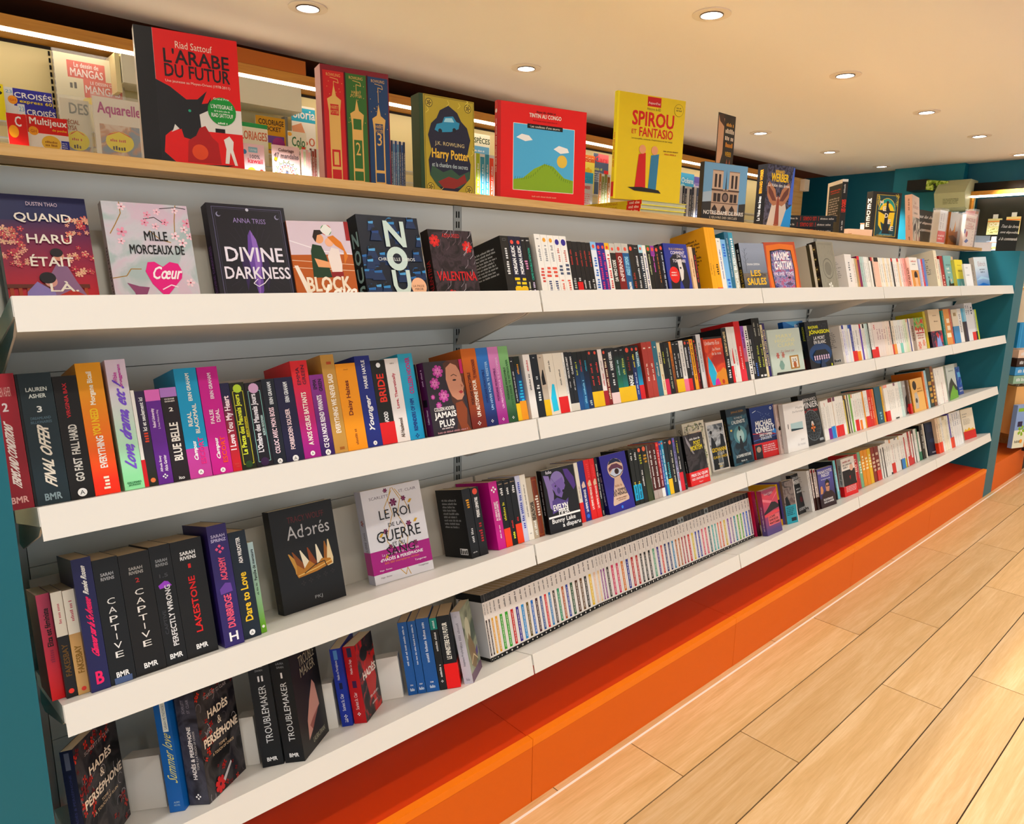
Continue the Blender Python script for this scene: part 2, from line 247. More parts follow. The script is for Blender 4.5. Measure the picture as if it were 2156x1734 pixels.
# ---------------------------------------------------------------- measured layout (metres)
# spine-out books: shelf, x, set-back, yaw, width, height, depth, colour, details
B=[[0, 1.015, 0.12, 0.0, 0.0267, 0.164, 0.135, '24221f', {'t': [('~', 'e8e8e8', 0.42, 0.84, 0.35, 0), ('#', '777777', 0.93, 0.96, 0.4)], 'back': 'd8d8d8'}],
[0, 1.0418, 0.12, 0.0, 0.0216, 0.1641, 0.108, '1a2140', {'t': [('MORGAN AUDIC', 'f5f5f5', 0.42, 0.85, 0.55), ('~', 'f0d000', 0.2, 0.4, 0.8, 0), ('o', 'e8584a', 0.91, 0.5)], 'b': ('f0c000', 0.22)}],
[0, 1.0633, 0.12, 0.0, 0.0207, 0.1639, 0.108, '1a2140', {'t': [('MORGAN AUDIC', 'f5f5f5', 0.42, 0.85, 0.55), ('~', 'f0d000', 0.2, 0.4, 0.8, 0), ('o', 'e8584a', 0.91, 0.5)], 'b': ('f0c000', 0.22)}],
[0, 1.0841, 0.12, 0.0, 0.0146, 0.1631, 0.108, '15161a', {'t': [('~', 'd98ab8', 0.5, 0.66, 0.7, 0), ('~', 'f0f0c0', 0.1, 0.3, 0.4, 0), ('h', 'ffffff', 0.95, 0.6)]}],
[0, 1.0987, 0.12, 0.0, 0.016, 0.1632, 0.108, '15161a', {'t': [('CRIME DOUBLE INTENTION', '1fa58c', 0.33, 0.83, 0.45), ('~', 'd8c8e8', 0.1, 0.3, 0.4, 0), ('h', 'ffffff', 0.95, 0.6)]}],
[0, 1.1328, 0.12, 0.0, 0.0222, 0.1738, 0.13, 'f2efe8', {'t': [('~', '8a8d92', 0.6, 0.85, 0.35, 0), ('~', 'd2554a', 0.28, 0.5, 0.6, 0), ('h', '555555', 0.93, 0.4)]}],
[0, 1.155, 0.12, 0.0, 0.0235, 0.173, 0.13, 'f2efe8', {'t': [('~', '8a8d92', 0.6, 0.85, 0.35, 0), ('~', 'e0604f', 0.36, 0.55, 0.7, 0), ('~', '4a5578', 0.15, 0.32, 0.4, 0), ('o', 'e8a23c', 0.92, 0.5)]}],
[0, 1.1785, 0.12, 0.0, 0.0236, 0.1724, 0.13, 'f2efe8', {'t': [('~', '8a8d92', 0.6, 0.85, 0.35, 0), ('~', 'e0604f', 0.36, 0.55, 0.7, 0), ('~', '4a5578', 0.15, 0.32, 0.4, 0), ('o', 'e8a23c', 0.92, 0.5)]}],
[0, 1.2021, 0.12, 0.0, 0.0223, 0.1723, 0.13, 'f2efe8', {'t': [('~', 'c56a60', 0.6, 0.82, 0.35, 0), ('~', '4f5a70', 0.4, 0.56, 0.7, 0), ('~', 'e0604f', 0.15, 0.33, 0.4, 0), ('o', '3d2f8f', 0.9, 0.7)]}],
[0, 1.2244, 0.12, 0.0, 0.0258, 0.1721, 0.13, 'f2efe8', {'t': [('~', 'c56a60', 0.6, 0.82, 0.35, 0), ('~', '4f5a70', 0.4, 0.56, 0.7, 0), ('~', 'e0604f', 0.15, 0.33, 0.4, 0), ('o', '3d2f8f', 0.9, 0.7)]}],
[0, 1.2502, 0.12, 0.0, 0.0196, 0.1602, 0.108, '15161a', {'t': [('~', 'c0392b', 0.6, 0.85, 0.3, 0), ('~', 'b8b8b8', 0.2, 0.4, 0.5, 0)]}],
[0, 1.2698, 0.12, 0.0, 0.0203, 0.1591, 0.108, '15161a', {'t': [('~', 'c0392b', 0.6, 0.85, 0.3, 0), ('~', 'e0e0e0', 0.33, 0.4, 0.4, 0)], 'b': ('d8121c', 0.31)}],
[0, 1.2901, 0.12, 0.0, 0.0166, 0.1594, 0.108, '15161a', {'t': [('~', 'c0392b', 0.58, 0.85, 0.3, 0), ('~', 'e0e0e0', 0.2, 0.36, 0.4, 0)]}],
[0, 1.3067, 0.12, 0.0, 0.0179, 0.1588, 0.108, '15161a', {'t': [('~', 'c0392b', 0.58, 0.85, 0.3, 0), ('~', 'e0e0e0', 0.2, 0.36, 0.4, 0)]}],
[0, 1.3246, 0.12, 0.0, 0.0189, 0.1583, 0.108, '15161a', {'t': [('~', 'c0392b', 0.58, 0.85, 0.3, 0), ('~', 'e0e0e0', 0.2, 0.36, 0.4, 0)]}],
[0, 1.3434, 0.12, 0.0, 0.0232, 0.1614, 0.108, 'e6ecf5', {'c': ('8ec1ee', 0.14), 't': [('~', '2a6fc4', 0.2, 0.8, 0.5, 0), ('o', 'e85a44', 0.92, 0.5)]}],
[0, 1.3666, 0.12, 0.0, 0.0187, 0.1598, 0.108, '3b2f8d', {'t': [('~', 'e23b6b', 0.15, 0.85, 0.5, 0), ('o', 'e85a44', 0.92, 0.6)]}],
[0, 1.3853, 0.12, 0.0, 0.017, 0.1605, 0.108, '3b2f8d', {'t': [('~', 'e23b6b', 0.15, 0.85, 0.5, 0), ('o', 'e85a44', 0.92, 0.6)]}],
[0, 1.4022, 0.12, 0.0, 0.0199, 0.1604, 0.108, 'f2efe8', {'c': ('f0b41c', 0.12), 't': [('~', 'd8302a', 0.2, 0.8, 0.5, 0), ('o', 'e8442e', 0.92, 0.5)]}],
[0, 1.4221, 0.12, 0.0, 0.0244, 0.1599, 0.108, '2b2622', {'c': ('c4c0b6', 0.17), 't': [('DA VINCI CODE', 'e8e4dc', 0.32, 0.7, 0.55), ('o', 'e85a44', 0.9, 0.4)]}],
[0, 1.4466, 0.12, 0.0, 0.0304, 0.1616, 0.108, '7d1a1a', {'c': ('c4c0b6', 0.17), 't': [('INFERNO', 'f0dcd4', 0.32, 0.76, 0.5), ('o', 'e85a44', 0.9, 0.4)]}],
[0, 1.477, 0.12, 0.0, 0.0294, 0.1614, 0.108, '17608f', {'c': ('c4c0b6', 0.17), 't': [('ANGES ET DEMONS', '8fd0f0', 0.42, 0.76, 0.55), ('DAN BROWN', 'ffffff', 0.08, 0.3, 0.4), ('o', 'e85a44', 0.9, 0.4)]}],
[0, 1.5064, 0.12, 0.0, 0.0217, 0.1604, 0.108, '2c2a26', {'t': [('~', 'b03a2a', 0.2, 0.5, 0.4, 0), ('o', 'e85a44', 0.92, 0.6)]}],
[0, 1.5281, 0.12, 0.0, 0.0258, 0.1594, 0.108, '1d2126', {'t': [('~', 'e8e8e8', 0.2, 0.8, 0.3, 0), ('h', 'ffffff', 0.94, 0.5)], 'b': ('f0c000', 0.1)}],
[0, 1.5539, 0.12, 0.0, 0.019, 0.1603, 0.108, '28394a', {'c': ('a8d8e8', 0.15), 't': [('~', 'f0f0f0', 0.2, 0.8, 0.5, 0), ('o', 'e85a44', 0.93, 0.5)]}],
[0, 1.5729, 0.12, 0.0, 0.0171, 0.1597, 0.108, 'f2efe8', {'t': [('~', '3a2f7a', 0.1, 0.85, 0.4, 0)]}],
[0, 1.59, 0.12, 0.0, 0.0207, 0.1603, 0.108, '1d1f1c', {'c': ('3d6b35', 0.12), 't': [('~', 'cfd8a0', 0.45, 0.85, 0.3, 0), ('o', 'e85a44', 0.93, 0.6)]}],
[0, 1.6107, 0.12, 0.0, 0.0206, 0.1596, 0.108, '15131a', {'c': ('8a3a9a', 0.2), 't': [('~', 'e060c8', 0.5, 0.85, 0.3, 0), ('o', 'e85a44', 0.93, 0.6)]}],
[0, 1.6313, 0.12, 0.0, 0.0204, 0.159, 0.108, '15161a', {'t': [('~', 'e08040', 0.3, 0.85, 0.25, 0), ('o', 'e85a44', 0.93, 0.6)]}],
[0, 1.6529, 0.12, 0.0, 0.0248, 0.1658, 0.108, '10152a', {'t': [('~', 'd0d8e8', 0.15, 0.85, 0.3, 0), ('o', 'e85a44', 0.93, 0.5)]}],
[0, 1.811, 0.12, 0.0, 0.0213, 0.163, 0.108, 'e8c49a', {'b': ('f09030', 0.14), 't': [('~', '8a5a2a', 0.4, 0.8, 0.3, 0)]}],
[0, 1.8322, 0.12, 0.0, 0.0175, 0.1608, 0.108, '241414', {'b': ('d8121c', 0.1), 't': [('~', 'c82a2a', 0.3, 0.85, 0.4, 0)]}],
[0, 1.9191, 0.12, 0.0, 0.0147, 0.2327, 0.142, 'f2a81a', {'t': [('~', '3a2a10', 0.32, 0.48, 0.3, 0)], 'back': '3a2a10'}],
[0, 1.9338, 0.12, 0.0, 0.0154, 0.2329, 0.142, 'f2a81a', {'t': [('~', '3a2a10', 0.3, 0.46, 0.3, 0)]}],
[0, 1.9492, 0.12, 0.0, 0.0312, 0.2331, 0.142, 'f2a81a', {'t': [('~', '3a2a10', 0.32, 0.48, 0.4, 0)], 'b': ('d8161c', 0.13)}],
[0, 1.9804, 0.12, 0.0, 0.0273, 0.1985, 0.14, 'f2efe8', {'b': ('d8161c', 0.1), 't': [('~', '3a4a90', 0.3, 0.8, 0.25, 0), ('h', '333333', 0.95, 0.4)]}],
[0, 2.0077, 0.12, 0.0, 0.0305, 0.1952, 0.14, '78b4e8', {'t': [('~', '1f6ad0', 0.1, 0.35, 0.6, 0), ('~', '1f6ad0', 0.7, 0.95, 0.5, 0)]}],
[0, 2.0382, 0.12, 0.0, 0.0254, 0.2222, 0.142, '1e6a86', {'t': [('~', 'd8d8d8', 0.3, 0.9, 0.2, 0)]}],
[0, 2.0636, 0.12, 0.0, 0.0275, 0.2219, 0.142, '3a94b4', {'g': 'd8d0b0', 't': [('MICHEL BUSSI', 'ffffff', 0.1, 0.6, 0.6), ('~', 'ffffff', 0.62, 0.95, 0.5, 0)]}],
[0, 2.9697, 0.12, 0.0, 0.0687, 0.1708, 0.13, 'ece6e2', {'back': '9a9490'}],
[0, 3.0384, 0.12, 0.0, 0.0241, 0.1549, 0.108, 'ece4d8', {}],
[0, 3.0625, 0.12, 0.0, 0.018, 0.1555, 0.108, 'b5a27a', {'b': ('c82020', 0.1)}],
[0, 3.0805, 0.12, 0.0, 0.0138, 0.1545, 0.108, 'd08a4a', {}],
[0, 3.0943, 0.12, 0.0, 0.0247, 0.1652, 0.108, '7a1c5a', {'c': ('d8243c', 0.1)}],
[0, 3.1189, 0.12, 0.0, 0.026, 0.1635, 0.108, 'a8c8c0', {'b': ('e83a9a', 0.14)}],
[0, 3.1449, 0.12, 0.0, 0.0197, 0.1632, 0.108, 'c0d4d0', {}],
[0, 3.1646, 0.12, 0.0, 0.0199, 0.1637, 0.108, 'f2efe8', {}],
[0, 3.1845, 0.12, 0.0, 0.02, 0.1633, 0.108, 'f2efe8', {}],
[0, 3.2045, 0.12, 0.0, 0.0179, 0.1638, 0.108, 'ddd8cc', {}],
[0, 3.2225, 0.12, 0.0, 0.0181, 0.1633, 0.108, 'f2efe8', {'c': ('15161a', 0.1)}],
[0, 3.2406, 0.12, 0.0, 0.0182, 0.1637, 0.108, '2a2a2a', {'c': ('c02030', 0.1)}],
[0, 3.2588, 0.12, 0.0, 0.0184, 0.1632, 0.108, 'f0c8b0', {}],
[0, 3.2771, 0.12, 0.0, 0.0489, 0.1637, 0.108, 'f4c0a8', {'c': ('15161a', 0.12), 'b': ('f07818', 0.18)}],
[0, 3.326, 0.12, 0.0, 0.026, 0.1639, 0.108, 'f0ead8', {}],
[0, 3.352, 0.12, 0.0, 0.0263, 0.1635, 0.108, 'f2efe8', {}],
[0, 3.3782, 0.12, 0.0, 0.0241, 0.1641, 0.108, 'f4e4c0', {}],
[0, 3.4023, 0.12, 0.0, 0.0268, 0.1637, 0.108, 'f2efe8', {'b': ('e01820', 0.1)}],
[0, 3.4291, 0.12, 0.0, 0.0271, 0.1639, 0.108, 'f0e0c4', {}],
[0, 3.4562, 0.12, 0.0, 0.0224, 0.164, 0.108, 'f2efe8', {}],
[0, 3.4786, 0.12, 0.0, 0.0201, 0.1645, 0.108, '2c2c30', {'c': ('c8202c', 0.1)}],
[0, 3.4987, 0.12, 0.0, 0.0279, 0.164, 0.108, 'f2efe8', {'b': ('e01820', 0.1)}],
[0, 3.5265, 0.12, 0.0, 0.0256, 0.1647, 0.108, 'f2efe8', {}],
[0, 3.5521, 0.12, 0.0, 0.0232, 0.1652, 0.108, 'e8c8a0', {'c': ('c8202c', 0.1), 'b': ('f0a018', 0.1)}],
[0, 3.5754, 0.12, 0.0, 0.0235, 0.1658, 0.108, 'f2efe8', {}],
[0, 3.5988, 0.12, 0.0, 0.029, 0.1673, 0.108, 'f2c0b8', {}],
[0, 3.6278, 0.12, 0.0, 0.0293, 0.1689, 0.108, 'f0a8a0', {}],
[0, 3.84, 0.12, 0.0, 0.0202, 0.1697, 0.108, 'b8c0e8', {}],
[0, 3.8601, 0.12, 0.0, 0.0203, 0.1691, 0.108, 'd8dcf0', {}],
[0, 3.8804, 0.12, 0.0, 0.0234, 0.1695, 0.108, 'd83040', {}],
[0, 3.9038, 0.12, 0.0, 0.034, 0.1711, 0.108, '6080d0', {}],
[0, 4.089, 0.12, 0.0, 0.0443, 0.2219, 0.142, 'f2e6c8', {'back': '8a8478'}],
[0, 4.1333, 0.12, 0.0, 0.0353, 0.1746, 0.108, 'd8cfc0', {}],
[0, 4.1685, 0.12, 0.0, 0.0521, 0.1935, 0.13, 'a01820', {'t': [('~', 'f0d0c0', 0.1, 0.5, 0.4, 0)]}],
[0, 4.3551, 0.12, 0.0, 0.0416, 0.1936, 0.108, 'd8b890', {'t': [('~', 'c86a30', 0.2, 0.8, 0.4, 0)]}],
[1, -0.0283, 0.06, 0.0, 0.0342, 0.205, 0.13, 'b01f38', {'g': '8a1428', 't': [('LAUREN ASHER', 'f0b8b0', 0.83, 0.9, 0.6, 0, '2'), ('2', 'f0e0e0', 0.72, 0.78, 0.2, 0, 'h'), ('TERMS AND CONDITIONS', 'f6e2da', 0.14, 0.6, 0.3), ('BMR', 'e8a8a0', 0.045, 0.09, 0.62, 0, 'h')]}],
[1, 0.006, 0.06, 0.0, 0.003, 0.2023, 0.108, '0d1012', {}],
[1, 0.0089, 0.06, 0.0, 0.0441, 0.2025, 0.13, '243a42', {'t': [('LAUREN', 'e6ece6', 0.86, 0.89, 0.62, 0, 'h'), ('ASHER', 'e6ece6', 0.81, 0.84, 0.5, 0, 'h'), ('3', 'f4f6f2', 0.7, 0.745, 0.14, 0, 'h'), ('DREAMLAND', '5f7480', 0.645, 0.665, 0.6, 0, 'h'), ('BILLIONAIRES', '5f7480', 0.615, 0.635, 0.62, 0, 'h'), ('FINAL OFFER', 'f8eedc', 0.12, 0.57, 0.32), ('BMR', '8fa6ae', 0.03, 0.08, 0.5, 0, 'h')]}],
[1, 0.0531, 0.06, 0.0, 0.0333, 0.1946, 0.13, '17110f', {'t': [('VIRGINIA BAX', 'd02a3a', 0.66, 0.94, 0.16, -0.05), ('GO FAST  FALL HARD', 'd8d4cc', 0.14, 0.6, 0.34), ('o', 'f5f5f5', 0.05, 0.4, 'A')]}],
[1, 0.0864, 0.06, 0.0, 0.0365, 0.2128, 0.13, 'f0a010', {'g': 'ff3a08', 't': [('Morgane Bicail', 'fff6e0', 0.68, 0.93, 0.26), ('YOU NEED', 'ffd020', 0.45, 0.65, 0.3, -0.06), ('EVERYTHING', 'fffaf0', 0.2, 0.44, 0.28), ('~', 'fff6e0', 0.04, 0.14, 0.25, 0)]}],
[1, 0.1288, 0.06, 0.0, 0.0303, 0.2153, 0.13, 'ecd8ec', {'g': '98f0b0', 't': [('Wibke', 'd04ab0', 0.82, 0.9, 0.2, -0.12), ('Brueggemann', 'd04ab0', 0.79, 0.96, 0.2, 0.14), ('Love, drama, etc !', '7a5ad8', 0.14, 0.77, 0.6), ('GALLIMARD', '2a7a50', 0.045, 0.06, 0.7, 0, 'h'), ('JEUNESSE', '2a7a50', 0.025, 0.04, 0.6, 0, 'h')]}],
[1, 0.1591, 0.06, 0.0, 0.0059, 0.162, 0.108, 'f2efe8', {'b': ('d81828', 0.28)}],
[1, 0.165, 0.06, 0.0, 0.0149, 0.1597, 0.108, '3a2a50', {'g': '2c3020', 't': [('Ici et seulement ici', 'f4f4f4', 0.58, 0.93, 0.42), ('~', 'e0502a', 0.46, 0.58, 0.5, 0), ('o', 'f08050', 0.06, 0.55)]}],
[1, 0.1799, 0.06, 0.0, 0.0238, 0.1604, 0.108, '6a2a92', {'t': [('Rebel University', 'f0d8f0', 0.6, 0.8, 0.24, -0.15), ('2. From Prince to King', 'd8b8e0', 0.58, 0.78, 0.16, 0.15), ('Alfreda Enwy', 'f0e0f4', 0.13, 0.3, 0.2, -0.15), ('Alicia Garnier', 'f0e0f4', 0.13, 0.3, 0.2, 0.15), ('x', 'ffffff', 0.08, 0.4)], 'c2': ('e070c0', 0.12)}],
[1, 0.2037, 0.06, 0.0, 0.0268, 0.1614, 0.108, '2a1c24', {'t': [('OCEANE', 'f0e8e0', 0.87, 0.885, 0.6, 0, 'h'), ('GHANEM', 'f0e8e0', 0.845, 0.86, 0.6, 0, 'h'), ('2', 'f4f0e8', 0.745, 0.785, 0.24, 0, 'h'), ('BLUE BELLE', 'f4eee4', 0.22, 0.62, 0.5), ('ito', 'f0f0f0', 0.02, 0.05, 0.35, 0, 'h')], 'c': ('b07ac8', 0.1)}],
[1, 0.2306, 0.06, 0.0, 0.0375, 0.1923, 0.13, '0f9acb', {'g2': ('c84aa0', 0.27), 't': [('ERIN GRAHAM', 'f4f4e8', 0.7, 0.95, 0.17, 0.05), ('REAL', 'f4f0e0', 0.47, 0.6, 0.18, -0.12), ('BLACKMAIL', 'f4f0e0', 0.4, 0.67, 0.18, 0.15), ('Campus', 'ffffff', 0.15, 0.32, 0.22, -0.08), ('ESCORT', 'f02a88', 0.12, 0.36, 0.22, 0.2), ('o', 'ffffff', 0.05, 0.25, 'A')]}],
[1, 0.2687, 0.06, 0.0, 0.0355, 0.1917, 0.13, 'cc1390', {'t': [('ERIN GRAHAM', 'f4e4ec', 0.7, 0.94, 0.17, 0.05), ('FALSE', 'ffe8f0', 0.47, 0.6, 0.18, -0.12), ('DEAL', 'ffe8f0', 0.48, 0.6, 0.18, 0.17), ('Campus', 'ffffff', 0.13, 0.32, 0.22, -0.08), ('ESCORT', 'ff5a20', 0.1, 0.34, 0.22, 0.2), ('o', 'ffffff', 0.035, 0.25, 'A')]}],
[1, 0.3042, 0.06, 0.0, 0.0164, 0.1599, 0.108, '282450', {'g': 'd02030', 't': [('I Love You My Heart', 'ffe8f0', 0.24, 0.85, 0.8), ('~', 'd04040', 0.04, 0.1, 0.5, 0)]}],
[1, 0.3206, 0.06, 0.0, 0.0266, 0.1588, 0.108, '26280c', {'t': [('Le Pacte des Mauvais Jours', 'e0e840', 0.17, 0.86, 0.42, -0.08), ('ALISON GOODMAN', 'f0e020', 0.36, 0.6, 0.14, 0.22), ('r', 'e8e030', 0.06, 0.9, 0.7), ('o', 'b8d840', 0.93, 0.6), ('o', '285020', 0.055, 0.5)]}],
[1, 0.3473, 0.06, 0.0, 0.0321, 0.1563, 0.108, '1e1624', {'t': [("L'Ombre des Mauvais Jours", 'e8e4ec', 0.17, 0.86, 0.42, -0.08), ('ALISON GOODMAN', 'c8e8e8', 0.36, 0.6, 0.14, 0.22), ('r', '90d8d0', 0.06, 0.9, 0.7), ('o', 'd8a8d0', 0.93, 0.6), ('o', '401c50', 0.055, 0.5)]}],
[1, 0.3793, 0.06, 0.0, 0.0251, 0.1602, 0.108, '1c2434', {'t': [('ERIN GRAHAM', 'e8ecf0', 0.7, 0.96, 0.28, 0.05), ('COLOC AVEC MON BOSS', 'f8d8e4', 0.12, 0.66, 0.36, -0.05), ('o', 'f4f4f4', 0.03, 0.4, 'A')]}],
[1, 0.4044, 0.06, 0.0, 0.0363, 0.1604, 0.108, '231f4a', {'t': [('ERIN GRAHAM', 'e8ecf0', 0.7, 0.94, 0.22, 0.05), ('FORBIDDEN SOLDIER', 'f4d8dc', 0.14, 0.62, 0.24, -0.05), ('o', 'f4f4f4', 0.03, 0.34, 'A')]}],
[1, 0.4407, 0.06, 0.0, 0.0348, 0.19, 0.13, 'e8303a', {'g': 'a8188a', 't': [('EMMA', '6a2040', 0.75, 0.93, 0.2, -0.14), ('GREEN', '6a2040', 0.75, 0.95, 0.2, 0.18), ('A NOS CŒURS BATTANTS', 'fff4e8', 0.13, 0.67, 0.28), ('o', 'ffffff', 0.045, 0.28, 'A')]}],
[1, 0.4755, 0.06, 0.0, 0.0294, 0.1597, 0.108, '8a3a90', {'g': '401a68', 't': [('EMMA', '301038', 0.82, 0.94, 0.25, -0.2), ('GREEN', '301038', 0.79, 0.94, 0.25, 0.2), ('CE QUI NOUS REND VIVANTS', 'f4ecf4', 0.09, 0.74, 0.4), ('o', 'ffffff', 0.035, 0.4, 'A')]}],
[1, 0.5049, 0.06, 0.0, 0.0291, 0.1974, 0.13, 'c8964e', {'t': [('EVERYTHING WE NEVER SAID', 'fff4e4', 0.2, 0.8, 0.36), ('~', 'c05a28', 0.9, 0.94, 0.5, 0), ('~', 'a86a20', 0.03, 0.09, 0.5, 0)]}],
[1, 0.534, 0.06, 0.0, 0.0452, 0.1768, 0.13, 'f59a0c', {'t': [('Daisy Haites', '7a3a10', 0.4, 0.8, 0.26, -0.05), ('~', 'a05a10', 0.06, 0.24, 0.12, 0), ('h', 'c87a10', 0.93, 0.25)]}],
[1, 0.5792, 0.06, 0.0, 0.0354, 0.1896, 0.13, '25357f', {'t': [('MARIE HAYLE', 'f4f4f4', 0.64, 0.95, 0.22), ('Younger', 'f4f4f4', 0.14, 0.53, 0.42), ('o', 'ffffff', 0.04, 0.26, 'A')]}],
[1, 0.6146, 0.06, 0.0, 0.0355, 0.1779, 0.13, '23241e', {'b': ('e01c24', 0.26), 't': [('BRIDE', 'e8402a', 0.5, 0.83, 0.46), ('ALI HAZELWOOD', 'f4f4f4', 0.02, 0.38, 0.28), ('o', 'f4f4f4', 0.94, 0.3)]}],
[1, 0.649, 0.06, 0.0, 0.0341, 0.1793, 0.13, 'f0e8e4', {'t': [('Love, Theoretically', 'c04a5a', 0.4, 0.82, 0.26), ('Ali Hazelwood', '6a5a50', 0.05, 0.28, 0.26), ('h', 'a09080', 0.94, 0.3)]}],
[1, 0.6831, 0.06, 0.0, 0.0372, 0.1871, 0.13, '35aacc', {'g': '1c9ccf', 't': [('COLLEEN HOOVER', 'c02a78', 0.53, 0.95, 0.3, 0.1), ('REMINDERS OF HIM', '1d3a80', 0.1, 0.47, 0.26, -0.02), ('x', '1d3a80', 0.04, 0.3)]}],
[1, 0.7203, 0.06, 0.0, 0.0053, 0.1617, 0.108, '1a0a14', {}],
[1, 0.8536, 0.06, 0.0, 0.0443, 0.1871, 0.13, 'd8701c', {'g': '7a2a14', 't': [('MORGANE MONCOMBLE', '5a2410', 0.3, 0.7, 0.2, -0.2), ('UN AUTOMNE POUR', 'fff0e0', 0.14, 0.6, 0.24, 0.08), ('TE PARDONNER', '7a3010', 0.62, 0.86, 0.2, 0.2), ('x', 'ffffff', 0.06, 0.25)]}],
[1, 0.8978, 0.06, 0.0, 0.0358, 0.1865, 0.13, '3a7ad0', {'g': '182a6a', 't': [('MORGANE MONCOMBLE', '1a2f70', 0.3, 0.72, 0.2, -0.15), ('UN HIVER POUR TE RESISTER', 'a8d0f8', 0.2, 0.82, 0.2, 0.2), ('x', 'ffffff', 0.06, 0.25)]}],
[1, 0.9337, 0.06, 0.0, 0.033, 0.1866, 0.13, 'e088c8', {'g': 'a02a88', 't': [('MORGANE MONCOMBLE', '6a1a68', 0.3, 0.72, 0.2, -0.15), ('UN PRINTEMPS POUR TE SUCCOMBER', 'f4b8e4', 0.2, 0.86, 0.2, 0.2), ('x', 'ffffff', 0.06, 0.25)]}],
[1, 0.9667, 0.06, 0.0, 0.0312, 0.1864, 0.13, '84c07a', {'g': '285a38', 't': [('MORGANE MONCOMBLE', '1c4828', 0.3, 0.72, 0.2, -0.15), ('UN ETE POUR TE RETROUVER', '2a6838', 0.2, 0.82, 0.2, 0.2), ('x', 'ffffff', 0.06, 0.25)]}],
[1, 0.9979, 0.06, 0.0, 0.0132, 0.1586, 0.108, '20242a', {'b': ('f0c000', 0.27), 't': [('~', 'd8d8e0', 0.3, 0.78, 0.3, 0), ('h', 'ffffff', 0.93, 0.5)]}],
[1, 1.0111, 0.06, 0.0, 0.0207, 0.1584, 0.108, '0c2414', {'g': '0a6ac0', 'b': ('f09a10', 0.3), 't': [('~', 'f0a020', 0.72, 0.88, 0.3, 0), ('~', '20c0f0', 0.3, 0.66, 0.6, 0)]}],
[1, 1.0435, 0.06, 0.0, 0.0234, 0.1607, 0.12, 'f2ede8', {'t': [('~', 'c8404a', 0.74, 0.93, 0.25, 0), ('~', '505050', 0.44, 0.7, 0.25, 0)]}],
[1, 1.0678, 0.06, 0.0, 0.0256, 0.159, 0.108, '1b2530', {'t': [('~', 'f0f4f4', 0.26, 0.54, 0.4, 0), ('~', 'c8d0d4', 0.6, 0.66, 0.3, 0), ('h', 'd8dce0', 0.95, 0.3)]}],
[1, 1.0933, 0.06, 0.0, 0.0206, 0.1577, 0.108, 'c8b8a4', {'b': ('f0c000', 0.26), 't': [('p', '1c1a1c', 0.5, 0.75), ('h', '2a2020', 0.95, 0.4)]}],
[1, 1.1139, 0.06, 0.0, 0.0335, 0.1579, 0.108, 'ece2d0', {'t': [('~', '404040', 0.7, 0.9, 0.15, 0), ('p', '20c8f0', 0.05, 0.5)]}],
[1, 1.1474, 0.06, 0.0, 0.0335, 0.1577, 0.108, 'ece2d0', {'b': ('e01c20', 0.27), 't': [('~', '404040', 0.46, 0.74, 0.15, 0)]}],
[1, 1.1809, 0.06, 0.0, 0.0085, 0.1569, 0.108, 'f2efe8', {}],
[1, 1.1894, 0.06, 0.0, 0.0156, 0.1574, 0.108, '1d232c', {'t': [('NICOLAS DRUART', 'f4f4f4', 0.56, 0.92, 0.4), ('~', 'd0d0d0', 0.4, 0.52, 0.3, 0)], 'b': ('ddd8cc', 0.13)}],
[1, 1.205, 0.06, 0.0, 0.0155, 0.1563, 0.108, '1d232c', {'t': [('CLAIRE FAVAN', 'f4f4f4', 0.62, 0.92, 0.4), ('~', 'd0d0d0', 0.35, 0.58, 0.3, 0)], 'b': ('ddd8cc', 0.13)}],
[1, 1.2205, 0.06, 0.0, 0.0188, 0.1553, 0.108, '0c1c1c', {'g': '1a5a90', 't': [('~', 'c8d020', 0.6, 0.84, 0.3, 0)]}],
[1, 1.2393, 0.06, 0.0, 0.0171, 0.1553, 0.108, '0c1416', {'g': '1a6aa0', 't': [('~', 'c84a30', 0.65, 0.86, 0.3, 0), ('~', '88d0f0', 0.1, 0.5, 0.4, 0)]}],
[1, 1.2564, 0.06, 0.0, 0.0209, 0.1555, 0.108, '0a1418', {'g': '103a68', 't': [('~', '20a0c0', 0.65, 0.86, 0.3, 0), ('~', 'd0e0e0', 0.05, 0.14, 0.4, 0)]}],
[1, 1.2773, 0.06, 0.0, 0.0219, 0.1563, 0.108, '1f232a', {'b': ('f0c000', 0.27), 't': [('~', 'e84a44', 0.38, 0.54, 0.3, 0), ('~', 'e84a44', 0.6, 0.78, 0.3, 0), ('o', 'e85a44', 0.95, 0.4)]}],
[1, 1.2991, 0.06, 0.0, 0.0232, 0.1557, 0.108, '1f232a', {'b': ('f0c000', 0.27), 't': [('~', 'e84a44', 0.38, 0.54, 0.3, 0), ('~', 'e84a44', 0.6, 0.78, 0.3, 0), ('o', 'e85a44', 0.95, 0.4)]}],
[1, 1.3223, 0.06, 0.0, 0.0178, 0.1562, 0.108, 'f0e4e0', {'b': ('a8142c', 0.26), 't': [('~', '505050', 0.62, 0.8, 0.2, 0), ('~', 'd02a3a', 0.35, 0.58, 0.3, 0)]}],
[1, 1.3401, 0.06, 0.0, 0.0153, 0.1557, 0.108, '15161a', {'g': '802018', 't': [('~', 'f8e8c0', 0.1, 0.85, 0.5, 0), ('o', 'e85a44', 0.94, 0.6)]}],
[1, 1.3554, 0.06, 0.0, 0.0339, 0.1574, 0.108, '22272e', {'b': ('f0d4d4', 0.2), 't': [('KARINE GIEBEL', 'f0f0f0', 0.6, 0.93, 0.35), ('~', 'e0e0e0', 0.33, 0.54, 0.3, 0)]}],
